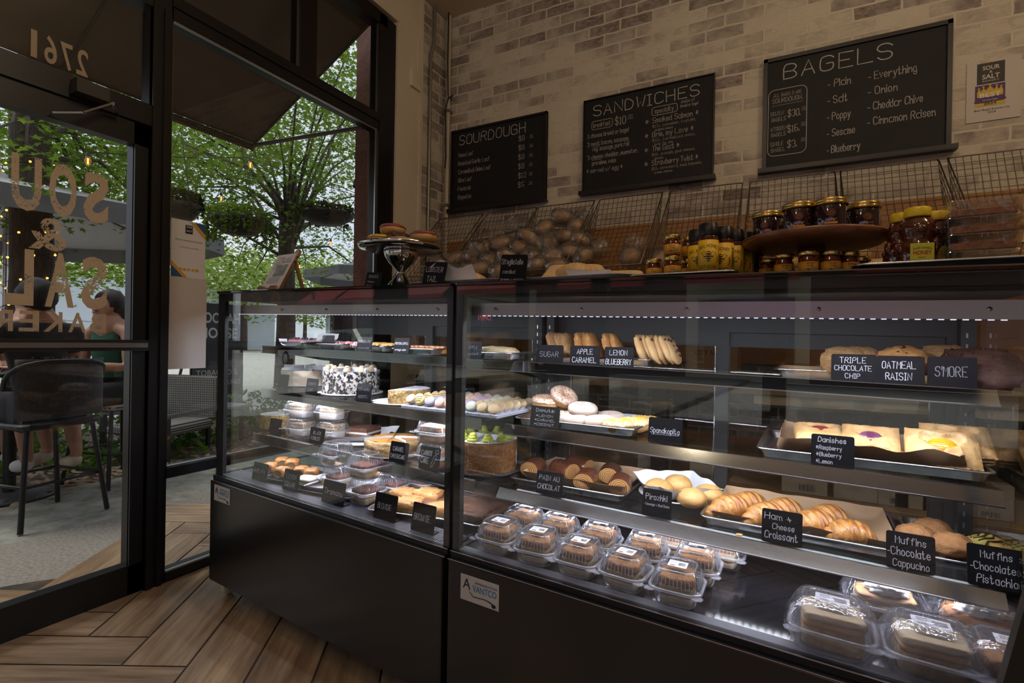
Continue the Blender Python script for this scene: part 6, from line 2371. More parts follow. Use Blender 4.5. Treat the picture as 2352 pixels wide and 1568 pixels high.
def w_sand(m, w, h):
    wr(m, 'SANDWICHES', 0, h - .108, .066, .66, 'c', .0052)
    ringline(m, -.342, h - .195, -.205, h - .142, .014, YW, .003)
    wr(m, 'breakfast', -.273, h - .182, .028, .118, 'c')
    wr(m, '$10', -.188, h - .19, .046, .075)
    wr(m, '00', -.105, h - .160, .018, .03)
    line(m, -.108, h - .168, -.07, h - .167, YW, .002)
    for k, (t, x, wd) in enumerate((('1: choose bread or bagel', -.368, .27), ('2: meat: bacon, sausage,', -.37, .275), ('veg. sausage, pork roll', -.335, .24), ('3: cheese: cheddar, muenster,', -.368, .33), ('provolone, swiss', -.335, .16), ('* served w/ egg *', -.372, .24))):
        z = h - .245 - (0, .053, .088, .138, .178, .225)[k]
        wr(m, t, x, z, .027, wd)
    line(m, -.335, h - .306, -.285, h - .306, YW, .002)
    line(m, -.338, h - .390, -.275, h - .390, YW, .002)
    ringline(m, .04, h - .178, .19, h - .128, .016, YW, .003)
    wr(m, 'specialty', .115, h - .166, .028, .115, 'c')
    wr(m, 'choice of', .21, h - .135, .018, .08)
    wr(m, 'bread or bagel', .208, h - .160, .018, .10)
    for k, (t, wd, a, b) in enumerate((('Smoked Salmon *', .27, '$12.... cucumber, tzatziki,', 'pickled onions'), ('Brie, my Love *', .245, '$10... carmelized onion,', 'brie, fig jam'), ('The Goat *', .165, '$10.... avocado, goat cheese,', 'sprouts'), ('Strawberry Twist *', .27, '$10... strawberry, basil, balsamic,', 'cream cheese'))):
        z = h - .222 - k * .086
        wr(m, '*', .0, z - .002, .032)
        wr(m, t, .045, z, .032, wd)
        wr(m, a, .045, z - .028, .016, .25 if k < 3 else .29)
        wr(m, b, .06, z - .052, .015, (.11, .11, .055, .11)[k])


def w_bag(m, w, h):
    wr(m, 'BAGELS', -.055, h - .125, .078, .50, 'c', .0056)
    ringline(m, -.378, h - .535, -.195, h - .175, .03, YW, .0034)
    wr(m, 'ALL BAGELS ARE', -.285, h - .215, .018, .135, 'c')
    wr(m, 'SOURDOUGH.', -.285, h - .248, .024, .145, 'c')
    line(m, -.36, h - .262, -.212, h - .260, YW, .0015)
    for k, (a, b, p) in enumerate((('DOZEN', 'BAGELS', '$30.'), ('1/2 DOZEN', 'BAGELS', '$16.'), ('SINGLE', 'BAGEL', '$3.'))):
        z = h - .315 - k * .083
        wr(m, a, -.365, z, .021, (.065, .078, .065)[k])
        wr(m, b, -.36, z - .032, .021, .070)
        wr(m, p, -.283, z - .018, .036, (.062, .060, .05)[k])
        wr(m, '00', -.218, z + .012, .012, .02)
        line(m, -.220, z + .006, -.196, z + .007, YW, .0016)
    for k, (t, wd) in enumerate((('- Plain', .105), ('- Salt', .092), ('- Poppy', .105), ('- Sesame', .125), ('- Blueberry', .148))):
        wr(m, t, -.10, h - .215 - k * .086, .038, wd)
    for k, (t, wd) in enumerate((('- Everything', .20), ('- Onion', .125), ('- Cheddar Chive', .225), ('- Cinnamon Raisen', .275))):
        wr(m, t, .075, h - .215 - k * .077, .038, wd)


chalkboard('menu_chalkboard', -2.19, -1.412, 2.001, 2.597, 'chalkboard headed SOURDOUGH, leftmost on the brick wall', w_sour, .014, .02)
chalkboard('menu_chalkboard', -1.153, -.359, 2.006, 2.608, 'chalkboard headed SANDWICHES, in the middle of the brick wall', w_sand, .006, .03)
chalkboard('menu_chalkboard', -.108, .70, 2.001, 2.618, 'chalkboard headed BAGELS, rightmost on the brick wall', w_bag, .02, .04)

po = empty('award_poster', 'white taped award sheet with yellow and purple badge right of the bagel board', 'poster', (.854, YB - .004, 2.258), 0)
MB().box((0, 0, 0), (.193, .002, .286)).build('sheet', M('poster_paper', (0.60, 0.54, 0.50), 0.6), po)
MB().box((-.01, -.0015, .079), (.098, .001, .098)).build('logo_square', M('grey_black_print', (0.035, 0.033, 0.03), .6), po)
m = MB()
text_on(m, 'SOUR', -.01, .095, .019, -.0026, 0, .060, .03)
text_on(m, '&', -.01, .079, .011, -.0026, 0, .011, .02)
text_on(m, 'SALT', -.01, .053, .021, -.0026, 0, .062, .03)
text_on(m, 'BAKERY', -.01, .040, .0075, -.0026, 0, .060, .0)
m.build('logo_lettering', M('poster_white', (0.62, 0.57, 0.52), .6), po)
MB().box((-.012, -.0015, -.0235), (.106, .001, .097)).build('purple_ground', M('purple_print', (0.085, 0.03, 0.16), .6), po)
m = MB()
cr = [(-.055, -.002), (-.047, .014), (-.036, .002), (-.028, .020), (-.018, .004), (-.0, .024), (.018, .004), (.028, .020), (.036, .002), (.047, .014), (.055, -.002)]
m.prism([(p[0] * .84 - .012, p[1] - .005) for p in cr] + [(.034, -.030), (-.058, -.030)], -.0025, -.002)
for x, z in ((-.047, .016), (-.028, .022), (0, .026), (.028, .022), (.047, .016)):
    m.prism([(x * .84 - .012 + .004 * cos(t), z - .005 + .004 * sin(t)) for t in (0, .8, 1.6, 2.4, 3.1, 3.9, 4.7, 5.5)], -.0025, -.002)
m.box((-.012, -.0022, -.0615), (.106, .0006, .021))
m.build('yellow_crown', M('crown_yellow', (0.66, 0.46, 0.02), .6), po)
m = MB()
m.prism([(-.062, -.040), (.038, -.036), (.046, -.050), (.036, -.056), (-.060, -.058), (-.070, -.052)], -.0031, -.0027)
m.build('purple_ribbon', M('purple_print', (0.085, 0.03, 0.16), .6), po)
m = MB()
text_on(m, 'BEST', -.012, -.032, .019, -.0036, 0, .076, .04)
m.build('best_lettering', WHITE, po)
m = MB()
text_on(m, 'OF COLUMBIA', -.012, -.050, .007, -.0036, 0, .054, .01)
m.build('ribbon_lettering', M('poster_white', (0.62, 0.57, 0.52), .6), po)
m = MB()
text_on(m, '2024', -.012, -.068, .0105, -.0036, 0, .046, .03)
text_on(m, 'Best Bagel Runner-Up', -.005, -.094, .0085, -.0016, 0, .125, .01)
text_on(m, '2024', -.005, -.108, .0085, -.0016, 0, .03, .01)
m.build('black_lettering', INKB, po)
MB().box((-.012, -.0025, .140), (.044, .0006, .018), mtx=R('Y', -6)).build('tape', film('clear_tape', (.9, .85, .7), .6, .12, .15), po)

# wooden back panel, worktable and shelf behind the cases
PLY = M('orange_plywood', (0.36, 0.17, 0.055), 0.5, c2=(0.42, 0.21, 0.075), scale=5, stretch=(.4, 1, 3))
struct(MB().box((.3, YB - .02, 1.36), (5.0, .03, .83)).build('trim_2', PLY))
wt = empty('work_table', 'long wooden work table behind the display cases', 'table', (.2, 2.72, 0))
MB().rbox((0, 0, .86), (4.4, .62, .05), .01, .004).build('table_top', M('table_wood', (0.30, 0.19, 0.10), 0.5, c2=(0.36, 0.24, 0.13), scale=5, stretch=(.3, 2, 1)), wt)
MB().rbox((0, 0, .40), (4.3, .58, .03), .006, .003).build('lower_shelf', M('shelf_wood', (0.42, 0.30, 0.17), 0.6), wt)
for sx in (-2.1, -.7, .7, 2.1):
    for sy in (-.27, .27):
        MB().box((sx, sy, .41), (.07, .07, .86)).build('leg', BLACKM, wt)
CART = M('white_carton', (0.56, 0.52, 0.45), 0.7)
CARTK = M('brown_carton', (0.30, 0.18, 0.09), 0.8)


def carton(x, w, d, h, label, text=None, z=.416, y=2.60, mat=None, hole=False, green=False):
    e = empty('carton', label, 'box', (x, y, z))
    MB().rbox((0, 0, h / 2), (w, d, h), .002, .002).build('box_body', mat or CART, e)
    if text:
        m = MB()
        for i, t in enumerate(text):
            text_on(m, t, -.1 * w, h * (.78 - .26 * i), h * (.16 if i == 0 else .09), -d / 2 - .001, 0, w * (.62 if i == 0 else .5), .01)
        for k in range(12):
            m.box((w * (-.1 + k * .03), -d / 2 - .001, h * .14), (w * (.008 if k % 3 else .016), .0006, h * .14))
        m.build('carton_print', INKB, e)
    if hole:
        MB().lathe([(0, 0), (.022, 0), (.022, .001), (0, .001)], 18, mtx=T(0, -d / 2 - .0005, h * .72) @ R('X', 90) @ S(1.2, .7, 1)).build('hand_hole', BLACKM, e)
    if green:
        MB().box((w * .28, -d / 2 - .001, h * .62), (w * .3, .001, h * .5)).build('green_stripe', M('green_print', (0.02, 0.14, 0.06), .6), e)
    return e


for px, w, h, lab, tx, hole, green in ((1845, .17, .20, 'white bread bag carton under the work table', ('165001', '4# BREAD BAG'), False, False), (1960, .15, .15, 'white carton with oval hand hole under the work table', None, True, False), (2045, .10, .15, 'narrow white carton standing under the work table', ('STORAGE',), False, False),
                                       (2090, .12, .13, 'plain white carton under the work table', None, False, False), (2150, .11, .15, 'white storage bag carton with green stripe', ('Storage Bags',), False, True), (2255, .15, .13, 'white gusset bags carton at the right under the table', ('GUSSET BAGS', '1.5 MIL'), False, False),
                                       (1620, .13, .16, 'white carton behind the pirozhki under the table', ('FOIL SHEETS',), False, False), (1500, .13, .15, 'white carton behind the chocolate rolls under the table', ('CAKE LINERS',), False, False)):
    q = on_y(px, 1150, 2.56)
    carton(q.x, w, .2, h, lab, tx, hole=hole, green=green)
for px, w, h, lab, z in ((1640, .22, .22, 'brown carton on the work table behind the spanakopita sign', .886), (1100, .35, .3, 'brown carton on the work table behind the left case end', .886), (850, .3, .22, 'brown carton on the table behind the tall cake', .886), (1480, .2, .16, 'small brown carton on the work table behind the donuts', .886)):
    q = on_y(px, 850, 2.62)
    carton(q.x, w, .25, h, lab, ('BAKING CUPS', 'QTY 500'), z=z, y=2.66, mat=CARTK)
for k, (px, py) in enumerate(((1607, 785), (1600, 945))):
    q = on_y(px, py, 2.52)
    pass
m = MB()
m.grid(lambda u, v: ((u - .5) * 1.0, (v - .5) * .5, .004 + .006 * noise.noise(Vector((u * 6, v * 4, 1))) - (max(0, .06 - v) * 1.6)), 40, 20)
tag(m.build('printed_cloth', M('printed_linen', (0.50, 0.46, 0.36), 0.9, c2=(0.30, 0.27, 0.2), scale=14, lo=.52, hi=.62), None, (.40, 2.66, .89)), 'printed linen cloth spread on the work table', 'cloth')
tag(MB().blob((.13, .09, .05), .5, 5, 34, 16, 6, flat=.3, oct=3).build('folded_towel', M('linen_towel', (0.50, 0.48, 0.40), 0.95, c2=(0.42, 0.40, 0.33), scale=30), None, (on_y(1925, 925, 2.6).x, 2.62, .915)), 'crumpled pale towel on the printed cloth', 'towel')

# ---------------------------------------------------------------- wire baskets on the wall, with bread in bags
WIRE = M('wire_steel', (0.20, 0.19, 0.17), 0.35, 1.0)


def basket(x0, x1, label):
    """tilted wire bin: back panel, sloping floor, two sides, front lip"""
    w = x1 - x0
    e = empty('wire_basket', label, 'basket', ((x0 + x1) / 2, YB - .04, 1.95))
    A, B, C, D = Vector((0, -.01, 0)), Vector((0, -.10, -.215)), Vector((0, -.44, -.60)), Vector((0, -.52, -.50))

    def gridpan(m, p0, p1, nx, nz, r=.0016):
        for i in range(nx + 1):
            x = -w / 2 + w * i / nx
            m.tube([(x, p0.y, p0.z), (x, p1.y, p1.z)], r, 5)
        for k in range(nz + 1):
            q = p0.lerp(p1, k / nz)
            m.tube([(-w / 2, q.y, q.z), (w / 2, q.y, q.z)], r, 5)
    m = MB()
    gridpan(m, A, B, 13, 6)
    m.build('back_grid', WIRE, e)
    m = MB()
    gridpan(m, B, C, 13, 12)
    m.build('floor_grid', WIRE, e)
    m = MB()
    gridpan(m, C, D, 13, 3)
    m.build('front_grid', WIRE, e)
    for sx in (-1, 1):
        m = MB()
        x = sx * w / 2
        # side: outline A B C D and back along the rim
        for k in range(11):
            t = k / 10
            q = A.lerp(D, t)
            lo = B.lerp(C, t)
            m.tube([(x, q.y, q.z), (x, lo.y, lo.z)], .0016, 5)
        for k in range(5):
            t = k / 4
            a, b = A.lerp(B, t), D.lerp(C, t)
            m.tube([(x, a.y, a.z), (x, b.y, b.z)], .0016, 5)
        m.build('side_grid', WIRE, e)
    m = MB()
    r = .014
    m.tube([(-w / 2, D.y, D.z), (-w / 2, A.y - .02, A.z - .018), (-w / 2 + .004, A.y - .004, A.z - .004), (-w / 2 + .02, A.y, A.z), (w / 2 - .02, A.y, A.z), (w / 2 - .004, A.y - .004, A.z - .004), (w / 2, A.y - .02, A.z - .018), (w / 2, D.y, D.z), (-w / 2, D.y, D.z)], .0034, 6)
    m.build('rim_wire', WIRE, e)
    return e


YBK = YB - .05
bx_ = [(on_y(p0, 480, YBK).x, on_y(p1, 470, YBK).x) for p0, p1 in ((1012, 1111), (1122, 1234), (1238, 1366), (1378, 1522), (1540, 1705), (1722, 1916), (1928, 2153), (2174, 2420))]
wl_ = ('leftmost, in the corner', 'second from the left, under the SOURDOUGH board', 'third from the left, holding the highest bread bags', 'fourth from the left, under the SANDWICHES board', 'fifth from the left, behind the hot honey', 'sixth from the left, above the preserve jars', 'seventh from the left, below the BAGELS board', 'rightmost, at the picture edge')
for (x0, x1), lab in zip(bx_, wl_):
    basket(x0, x1, 'wire wall basket, %s' % lab)

LOAFM = M('brown_loaf', (0.38, 0.20, 0.085), 0.7, c2=(0.54, 0.34, 0.17), scale=16, bump=.5, bscale=50)
BAG = film('bread_bag', (.95, .95, .94), .75, .22, .14, 1.0, 38, (.62, .61, .59))


def bagged_loaf():
    e = empty('bagged_loaf', 'x', 'bread')
    MB().blob((.060, .044, .038), .14, 3, 24, 14, 2, power=1.15).build('loaf', LOAFM, e)
    m = MB()
    rings = []
    n = 22
    for k, (x, r) in enumerate(((-.068, .01), (-.064, .034), (-.03, .052), (.02, .052), (.056, .042), (.075, .020), (.086, .009), (.096, .013), (.122, .050), (.150, .060))):
        rings.append([(x + .004 * noise.noise(Vector((i * .9, k, 1))), r * (1.2 + .42 * noise.noise(Vector((i * .8, k * .7, 2)))) * cos(2 * pi * i / n), r * (1.05 + .42 * noise.noise(Vector((i * .8, k * .7, 5)))) * sin(2 * pi * i / n)) for i in range(n)])
    m.loft(rings, True, True, False)
    m.build('plastic_bag', BAG, e)
    MB().torus(.010, .003, 12, 6, mtx=T(.087, 0, 0) @ R('Y', 90)).build('green_tie', M('green_tie', (0.02, 0.30, 0.10), .5), e)
    return e


BL = bagged_loaf()
# where the photograph shows them: pixel centre, distance of the layer, turn, words
loaves = ((1048, 598, 2.72, .3), (1085, 590, 2.74, 1.9), (1110, 572, 2.80, 2.5), (1040, 625, 2.62, .1), (1150, 560, 2.82, .4), (1128, 600, 2.70, 2.9), (1165, 590, 2.68, .8), (1192, 570, 2.78, 2.2), (1180, 618, 2.62, .3), (1220, 588, 2.70, .5),
          (1232, 610, 2.62, 2.6), (1215, 545, 2.84, 3.3), (1250, 525, 2.88, .6), (1262, 560, 2.78, 2.1), (1270, 590, 2.68, 3.0), (1290, 500, 2.92, .2), (1322, 520, 2.90, 1.4), (1300, 545, 2.82, 2.5), (1332, 552, 2.82, .9), (1312, 580, 2.72, 3.4),
          (1278, 615, 2.60, .2), (1340, 590, 2.74, 1.2), (1075, 622, 2.60, 2.2), (1100, 618, 2.60, .7), (1450, 590, 2.70, 1.6), (1518, 600, 2.68, .4), (1560, 580, 2.74, 2.4), (1010, 610, 2.66, .9), (1150, 625, 2.58, 1.3))
NUMS = ['%s loaf' % w for w in 'first second third fourth fifth sixth seventh eighth ninth tenth eleventh twelfth thirteenth fourteenth fifteenth sixteenth seventeenth eighteenth nineteenth twentieth'.split()] + ['twenty-%s loaf' % w for w in 'first second third fourth fifth sixth seventh eighth ninth'.split()]
NUMW = ('one', 'two', 'three', 'four', 'five', 'six', 'seven', 'eight', 'nine', 'ten')
srt = sorted(range(len(loaves)), key=lambda i: loaves[i][0])
rank = {i: k for k, i in enumerate(srt)}
for i, (px, py, y, rz) in enumerate(loaves):
    q = on_y(px, py, y)
    zone = 'first basket in the corner' if px < 1111 else ('second basket' if px < 1235 else ('third basket' if px < 1370 else 'baskets behind the kraft boxes'))
    lv = 'low' if py > 605 else ('halfway up' if py > 565 else ('high' if py > 530 else 'topmost'))
    put(BL, 'bagged loaf %s in the %s, %s along' % (lv, zone, NUMS[rank[i]]), q, rz, .93 + .12 * rnd.random(), 'bagged loaves in the wire baskets', rx=rnd.uniform(-.5, .5), ry=rnd.uniform(-.7, .3))

BAGEL = M('bagel_crust', (0.52, 0.33, 0.12), 0.45, c2=(0.62, 0.44, 0.2), scale=8, coat=.2)
BG = empty('bagel', 'x', 'bagel')
MB().torus(.034, .021, 30, 14, wob=.08, seed=2).build('crust', BAGEL, BG)
m = MB()
for k in range(120):
    t, p = rnd.uniform(0, 6.28), RAD(rnd.uniform(10, 170))
    m.blob((.0018, .001, .001), 0, 1, 5, 4, 0, mtx=T((.034 + .0215 * cos(p)) * cos(t), (.034 + .0215 * cos(p)) * sin(t), .0215 * sin(p)))
BGS = dup(BG, 'x', (0, 0, 0))
BGS.name = 'seeded_bagel'
tag(m.build('seeds', M('sesame', (0.66, 0.5, 0.28), .7, c2=(.08, .06, .04), scale=300), BGS), kind='stuff')
for pr, px, py, y, rx, lab in ((BG, 1745, 570, 2.72, .5, 'plain bagel left under the wooden stand, upper'), (BG, 1740, 595, 2.64, .3, 'plain bagel left under the wooden stand, lower'), (BG, 1790, 578, 2.70, .4, 'plain bagel beside the wooden foot, upper'), (BG, 1800, 600, 2.62, .2, 'plain bagel beside the wooden foot, lower'), (BG, 1720, 585, 2.76, .6, 'plain bagel behind the honey bear'),
                               (BGS, 1945, 572, 2.74, .5, 'seeded bagel right under the wooden stand, top'), (BGS, 1960, 584, 2.68, .3, 'seeded bagel right under the wooden stand, middle'), (BGS, 1952, 602, 2.62, .1, 'seeded bagel right under the wooden stand, low'), (BGS, 2010, 612, 2.58, 0, 'seeded bagel lying alone beside the honey bear tray')):
    put(pr, lab, on_y(px, py, y), rnd.uniform(0, 3), 1.25, 'bagels in the wire baskets', rx=rx)
BRAID = MB()
for s in (0, 2.1, 4.2):
    BRAID.tube([(.026 * sin(t * .55 + s), .020 * cos(t * 1.1 + s), -.12 + t * .015) for t in range(17)], [.012 + .016 * sin(pi * (t + 1) / 18) for t in range(17)], 10)
BRO = tag(BRAID.build('braided_loaf', M('braid_crust', (0.42, 0.22, 0.06), .4, c2=(.56, .36, .14), scale=14, coat=.3)), 'x', 'bread')
put(BRO, 'braided bread standing in the rightmost basket, lower one', on_y(2350, 590, 2.66), 0, 1.0, 'braided loaves', rx=.3, ry=.3)
put(BRO, 'braided bread standing in the rightmost basket, upper one', on_y(2352, 500, 2.86), 0, 1.0, 'braided loaves', rx=.4, ry=.2)


# ================================================================ OUTSIDE THE STOREFRONT
ZG = -0.05
CONC = M('pebble_concrete', (0.17, 0.15, 0.125), 0.8, c2=(0.28, 0.255, 0.22), scale=60, bump=.6, bscale=90)
CONC2 = M('greenish_concrete', (0.30, 0.31, 0.27), 0.85, c2=(0.17, 0.16, 0.13), scale=9, bump=.6, bscale=50)
DIRT = M('mulch_soil', (0.085, 0.06, 0.042), 0.95, c2=(0.20, 0.145, 0.10), scale=32, bump=1.0, bscale=40)
LOT = M('pale_asphalt', (0.44, 0.42, 0.38), 0.9, c2=(0.5, 0.48, 0.44), scale=6)
struct(MB().box((-2.92, -5.0, ZG - .05), (1.2, 40, .1)).build('sidewalk', CONC))
struct(MB().box((-3.99, -5.0, ZG - .056), (1.0, 40, .1)).build('paving_strip', CONC2))
struct(MB().grid(lambda u, v: (-4.35 - 2.6 * u, -6 + 18 * v, ZG - .01 + .05 * noise.noise(Vector((u * 9, v * 50, 1))) - .03 * (1 - u)), 20, 110).build('planting_ground', DIRT))
struct(MB().box((-57, 0, -.2), (100, 160, .1)).build('ground', LOT))
struct(MB().box((20, -14, -.2), (60, 21, .1)).build('ground', LOT))
# brick pier and front of the neighbouring shop
BRK = M('red_brown_brick', (0.13, 0.055, 0.04), 0.85, c2=(0.19, 0.085, 0.06), scale=24, bump=.4)
struct(MB().box((-2.465, 2.85, 2.0), (.20, .66, 4.2)).box((-2.45, 6.3, 2.0), (.16, 6.2, 4.2)).build('wall_outside', BRK))
mt_ = empty('door_mat', 'dark worn half-round door mat outside the glass door', 'mat', (-2.36, .62, ZG + .002))
MB().prism([(-.62 * sin(pi * k / 20), .62 * cos(pi * k / 20)) for k in range(21)], 0, .012, axis='z').build('mat_pile', M('mat_pile', (0.025, 0.024, 0.023), 0.95, c2=(0.10, 0.065, 0.03), scale=9, lo=.5, hi=.75, bump=.6, bscale=120), mt_)

# ---- awnings
CANVAS = M('brown_canvas', (0.085, 0.070, 0.052), 0.9, c2=(0.095, 0.078, 0.058), scale=4)
CANVAS2 = M('green_canvas', (0.03, 0.07, 0.055), 0.9)
FRAMEA = M('awning_frame', (0.04, 0.035, 0.03), 0.5, .5)


def awning(y0, y1, label, canvas):
    e = empty('awning', label, 'awning', (-2.33, y0, 3.11))
    L = y1 - y0
    m = MB()
    top = lambda u, v: (-1.20 * u, L * v, -.61 * u - .03 * sin(pi * u) * abs(sin(pi * v * 4)) * .6)
    m.grid(top, 10, 40)
    m.grid(lambda u, v: (top(u, v)[0], top(u, v)[1], top(u, v)[2] + .006), 10, 40)
    m.grid(lambda u, v: (-1.20 - .004, L * v, -.61 - .055 * u), 1, 40)
    m.build('canvas', canvas, e)
    m = MB()
    for q in (0.02, L - .02):
        m.tube([(0, q, -.70), (-1.19, q, -.63)], .014, 6)
        m.tube([(0, q, -.02), (-1.19, q, -.63)], .010, 6)
    m.tube([(-1.19, 0, -.63), (-1.19, L, -.63)], .014, 6)
    for k in range(1, 5):
        m.tube([(0, L * k / 5, -.03), (-1.19, L * k / 5, -.64)], .008, 6)
    m.build('awning_frame', FRAMEA, e)


awning(-3.4, 2.45, 'dark brown canvas awning over the door and window', CANVAS)
awning(3.45, 7.0, 'green canvas awning of the next shop', CANVAS2)

# ---- leaves
LEAF = {}


def leaf_mat(name, c, c2, tr=.5):
    m, nt, o = nmat(name)
    d = nt.nodes.new('ShaderNodeBsdfDiffuse')
    t = nt.nodes.new('ShaderNodeBsdfTranslucent')
    x = nt.nodes.new('ShaderNodeMixShader')
    x.inputs['Fac'].default_value = tr
    f = tex(nt, coords(nt), 'Noise', 2.1, 3, .6)
    col = ramp(nt, f, ((.35, c), (.65, c2)))
    nt.links.new(col, d.inputs['Color'])
    nt.links.new(col, t.inputs['Color'])
    nt.links.new(d.outputs[0], x.inputs[1])
    nt.links.new(t.outputs[0], x.inputs[2])
    nt.links.new(x.outputs[0], o.inputs['Surface'])
    return m


LF1 = leaf_mat('maple_leaves', (0.085, 0.16, 0.018), (0.17, 0.27, 0.035))
LF2 = leaf_mat('far_leaves', (0.20, 0.30, 0.06), (0.36, 0.46, 0.13), .35)
LF3 = leaf_mat('hedge_leaves', (0.05, 0.13, 0.012), (0.14, 0.27, 0.03), .4)
LF4 = leaf_mat('fern_leaves', (0.06, 0.11, 0.015), (0.15, 0.22, 0.035), .4)
LF5 = leaf_mat('dark_basket_leaves', (0.022, 0.028, 0.010), (0.04, 0.055, 0.015), .3)  # much darker green than the fern
STAR = []
for k in range(10):
    a = 2 * pi * k / 10 + pi / 2
    r_ = (1.0, .42, .92, .36, .70, .22, .70, .36, .92, .42)[k]
    STAR.append((r_ * cos(a), r_ * sin(a)))
OVAL = [(0, -1), (.45, -.3), (.4, .4), (0, 1), (-.4, .4), (-.45, -.3)]


def leaves(m, blobs, n, size, rn, shape=STAR, droop=.5, shell=.55):
    tot = sum(b[1][0] * b[1][1] * b[1][2] for b in blobs)
    for c, r in blobs:
        k = int(n * r[0] * r[1] * r[2] / tot) + 1
        for _ in range(k):
            d = Vector((rn.gauss(0, 1), rn.gauss(0, 1), rn.gauss(0, 1))).normalized() * (shell + (1 - shell) * rn.random() ** .5)
            p = Vector((c[0] + d.x * r[0], c[1] + d.y * r[1], c[2] + d.z * r[2]))
            nr = Vector((rn.gauss(0, droop), rn.gauss(0, droop), 1)).normalized()
            u = nr.orthogonal().normalized()
            v = nr.cross(u)
            a = rn.uniform(0, 6.28)
            u, v = u * cos(a) + v * sin(a), v * cos(a) - u * sin(a)
            s = size * rn.uniform(.65, 1.25)
            b = len(m.v)
            m.v += [tuple(p + u * (q[0] * s) + v * (q[1] * s)) for q in shape]
            m.f.append(tuple(range(b, b + len(shape))))
            m.mi.append(0)
            m.sm.append(False)


BARK = M('tree_bark', (0.03, 0.022, 0.016), 0.95, c2=(0.07, 0.052, 0.038), scale=14, stretch=(3, 3, .4), bump=1.0, bscale=20)


def tree(label, base, h, r, blobs, n, size, mat, seed, branches=True, shape=STAR, group=None):
    e = empty('tree', label, 'tree', base, 0, group)
    rn = random.Random(seed)
    B = Vector(base)
    m = MB()
    m.tube([(0, 0, -.1), (.02, .02, h * .5), (.05, -.04, h), (.1, .05, h * 1.3)], [r * 1.2, r, r * .85, r * .5], 12)
    m.build('trunk', BARK, e)
    if branches:
        m = MB()
        for c, rr in blobs:
            q = Vector(c) - B
            s = Vector((.03, 0, h * rn.uniform(.75, 1.15)))
            mid = s.lerp(q, .5) + Vector((0, 0, .3))
            m.tube([s, mid, q, q + Vector((rn.uniform(-.5, .5), rn.uniform(-.5, .5), -.2))], [r * .22, r * .13, r * .06, .006], 7)
        m.build('branches', BARK, e)
    m = MB()
    leaves(m, [(Vector(c) - B, rr) for c, rr in blobs], n, size, rn, shape)
    m.build('crown', mat, e, fix=False)
    return e


rn8 = random.Random(88)
bl = []
for px, py, x, rr in ((60, 330, -6, .9), (160, 300, -7, 1.0), (20, 440, -7.5, .8), (250, 350, -6.5, .9), (240, 430, -8, .9), (120, 380, -9, 1.1), (300, 300, -8, 1.0), (190, 560, -10, 1.0), (250, 600, -10, .9), (150, 600, -11, 1.0), (30, 280, -5, .7), (350, 380, -7, .8), (330, 470, -8, .8), (210, 470, -11, 1.2), (100, 270, -8, 1.0), (290, 390, -11, 1.3), (180, 340, -12, 1.4), (60, 560, -12, 1.1)):
    q = on_x(px, py, x)
    bl.append((tuple(q), (rr, rr * 1.1, rr * .62)))
tree('large leafy tree with light-wrapped trunk, seen through the glass door', tuple(on_x(66, 700, -6.6).xy) + (ZG,), 3.4, .17, bl, 10500, .058, LF1, 5)
bl = []
for px, py, x, rr in ((420, 330, -6, .7), (480, 380, -7, .8), (560, 350, -7.5, .8), (440, 430, -8, .9), (520, 460, -8.5, .7), (640, 300, -7, .9), (700, 360, -7, .8), (640, 420, -8, .9), (760, 280, -7, .9), (840, 200, -6.5, .9), (800, 120, -6.5, .9), (860, 320, -7.5, .8), (760, 420, -8, .8), (840, 520, -8.5, .8), (660, 520, -8, .7), (600, 600, -8.5, .55), (700, 590, -8.5, .6), (560, 560, -9, .6), (830, 620, -9, .5),
                      (420, 540, -9, .6), (680, 240, -6, .6), (740, 190, -6, .7), (580, 300, -9, .9), (800, 380, -9, .9), (860, 120, -8, 1.0), (860, 440, -9, .8), (720, 470, -9.5, .9), (470, 300, -9, 1.1), (400, 270, -8, 1.0), (440, 500, -10, .9), (640, 650, -9, .35), (520, 330, -11, 1.4), (620, 370, -11.5, 1.3), (740, 330, -11.5, 1.5), (820, 250, -11, 1.5), (800, 540, -11, 1.2), (640, 560, -11.5, 1.0), (500, 420, -12, 1.2)):
    q = on_x(px, py, x)
    bl.append((tuple(q), (rr, rr * 1.15, rr * .6)))
tree('large leafy tree filling the window behind the hanging plants', tuple(on_x(655, 700, -8.4).xy) + (ZG,), 3.2, .16, bl, 23000, .056, LF1, 6)
for k, (px, x, hh, rr) in enumerate(((60, -44, 9, 5), (190, -50, 8.0, 5), (330, -46, 7.6, 5), (440, -52, 8.5, 5.5), (560, -40, 8.5, 5), (640, -46, 10, 6), (760, -40, 10, 6), (860, -44, 11, 6), (500, -60, 12, 7), (700, -60, 13, 8))):
    q = on_x(px, 760, x)
    c = [((q.x + rn8.uniform(-2, 2), q.y + rn8.uniform(-3, 3), hh * .62 + rn8.uniform(-1.5, 1.5)), (rr * .7, rr * .8, rr * .55)) for _ in range(4)]
    tree('pale green tree far across the lot, %s along the line from the left' % ('first', 'second', 'third', 'fourth', 'fifth', 'sixth', 'seventh', 'eighth', 'ninth', 'tenth')[k], (q.x, q.y, -.1), hh * .4, .25, c, 2600, .24, LF2, 40 + k, False, OVAL, 'far trees')

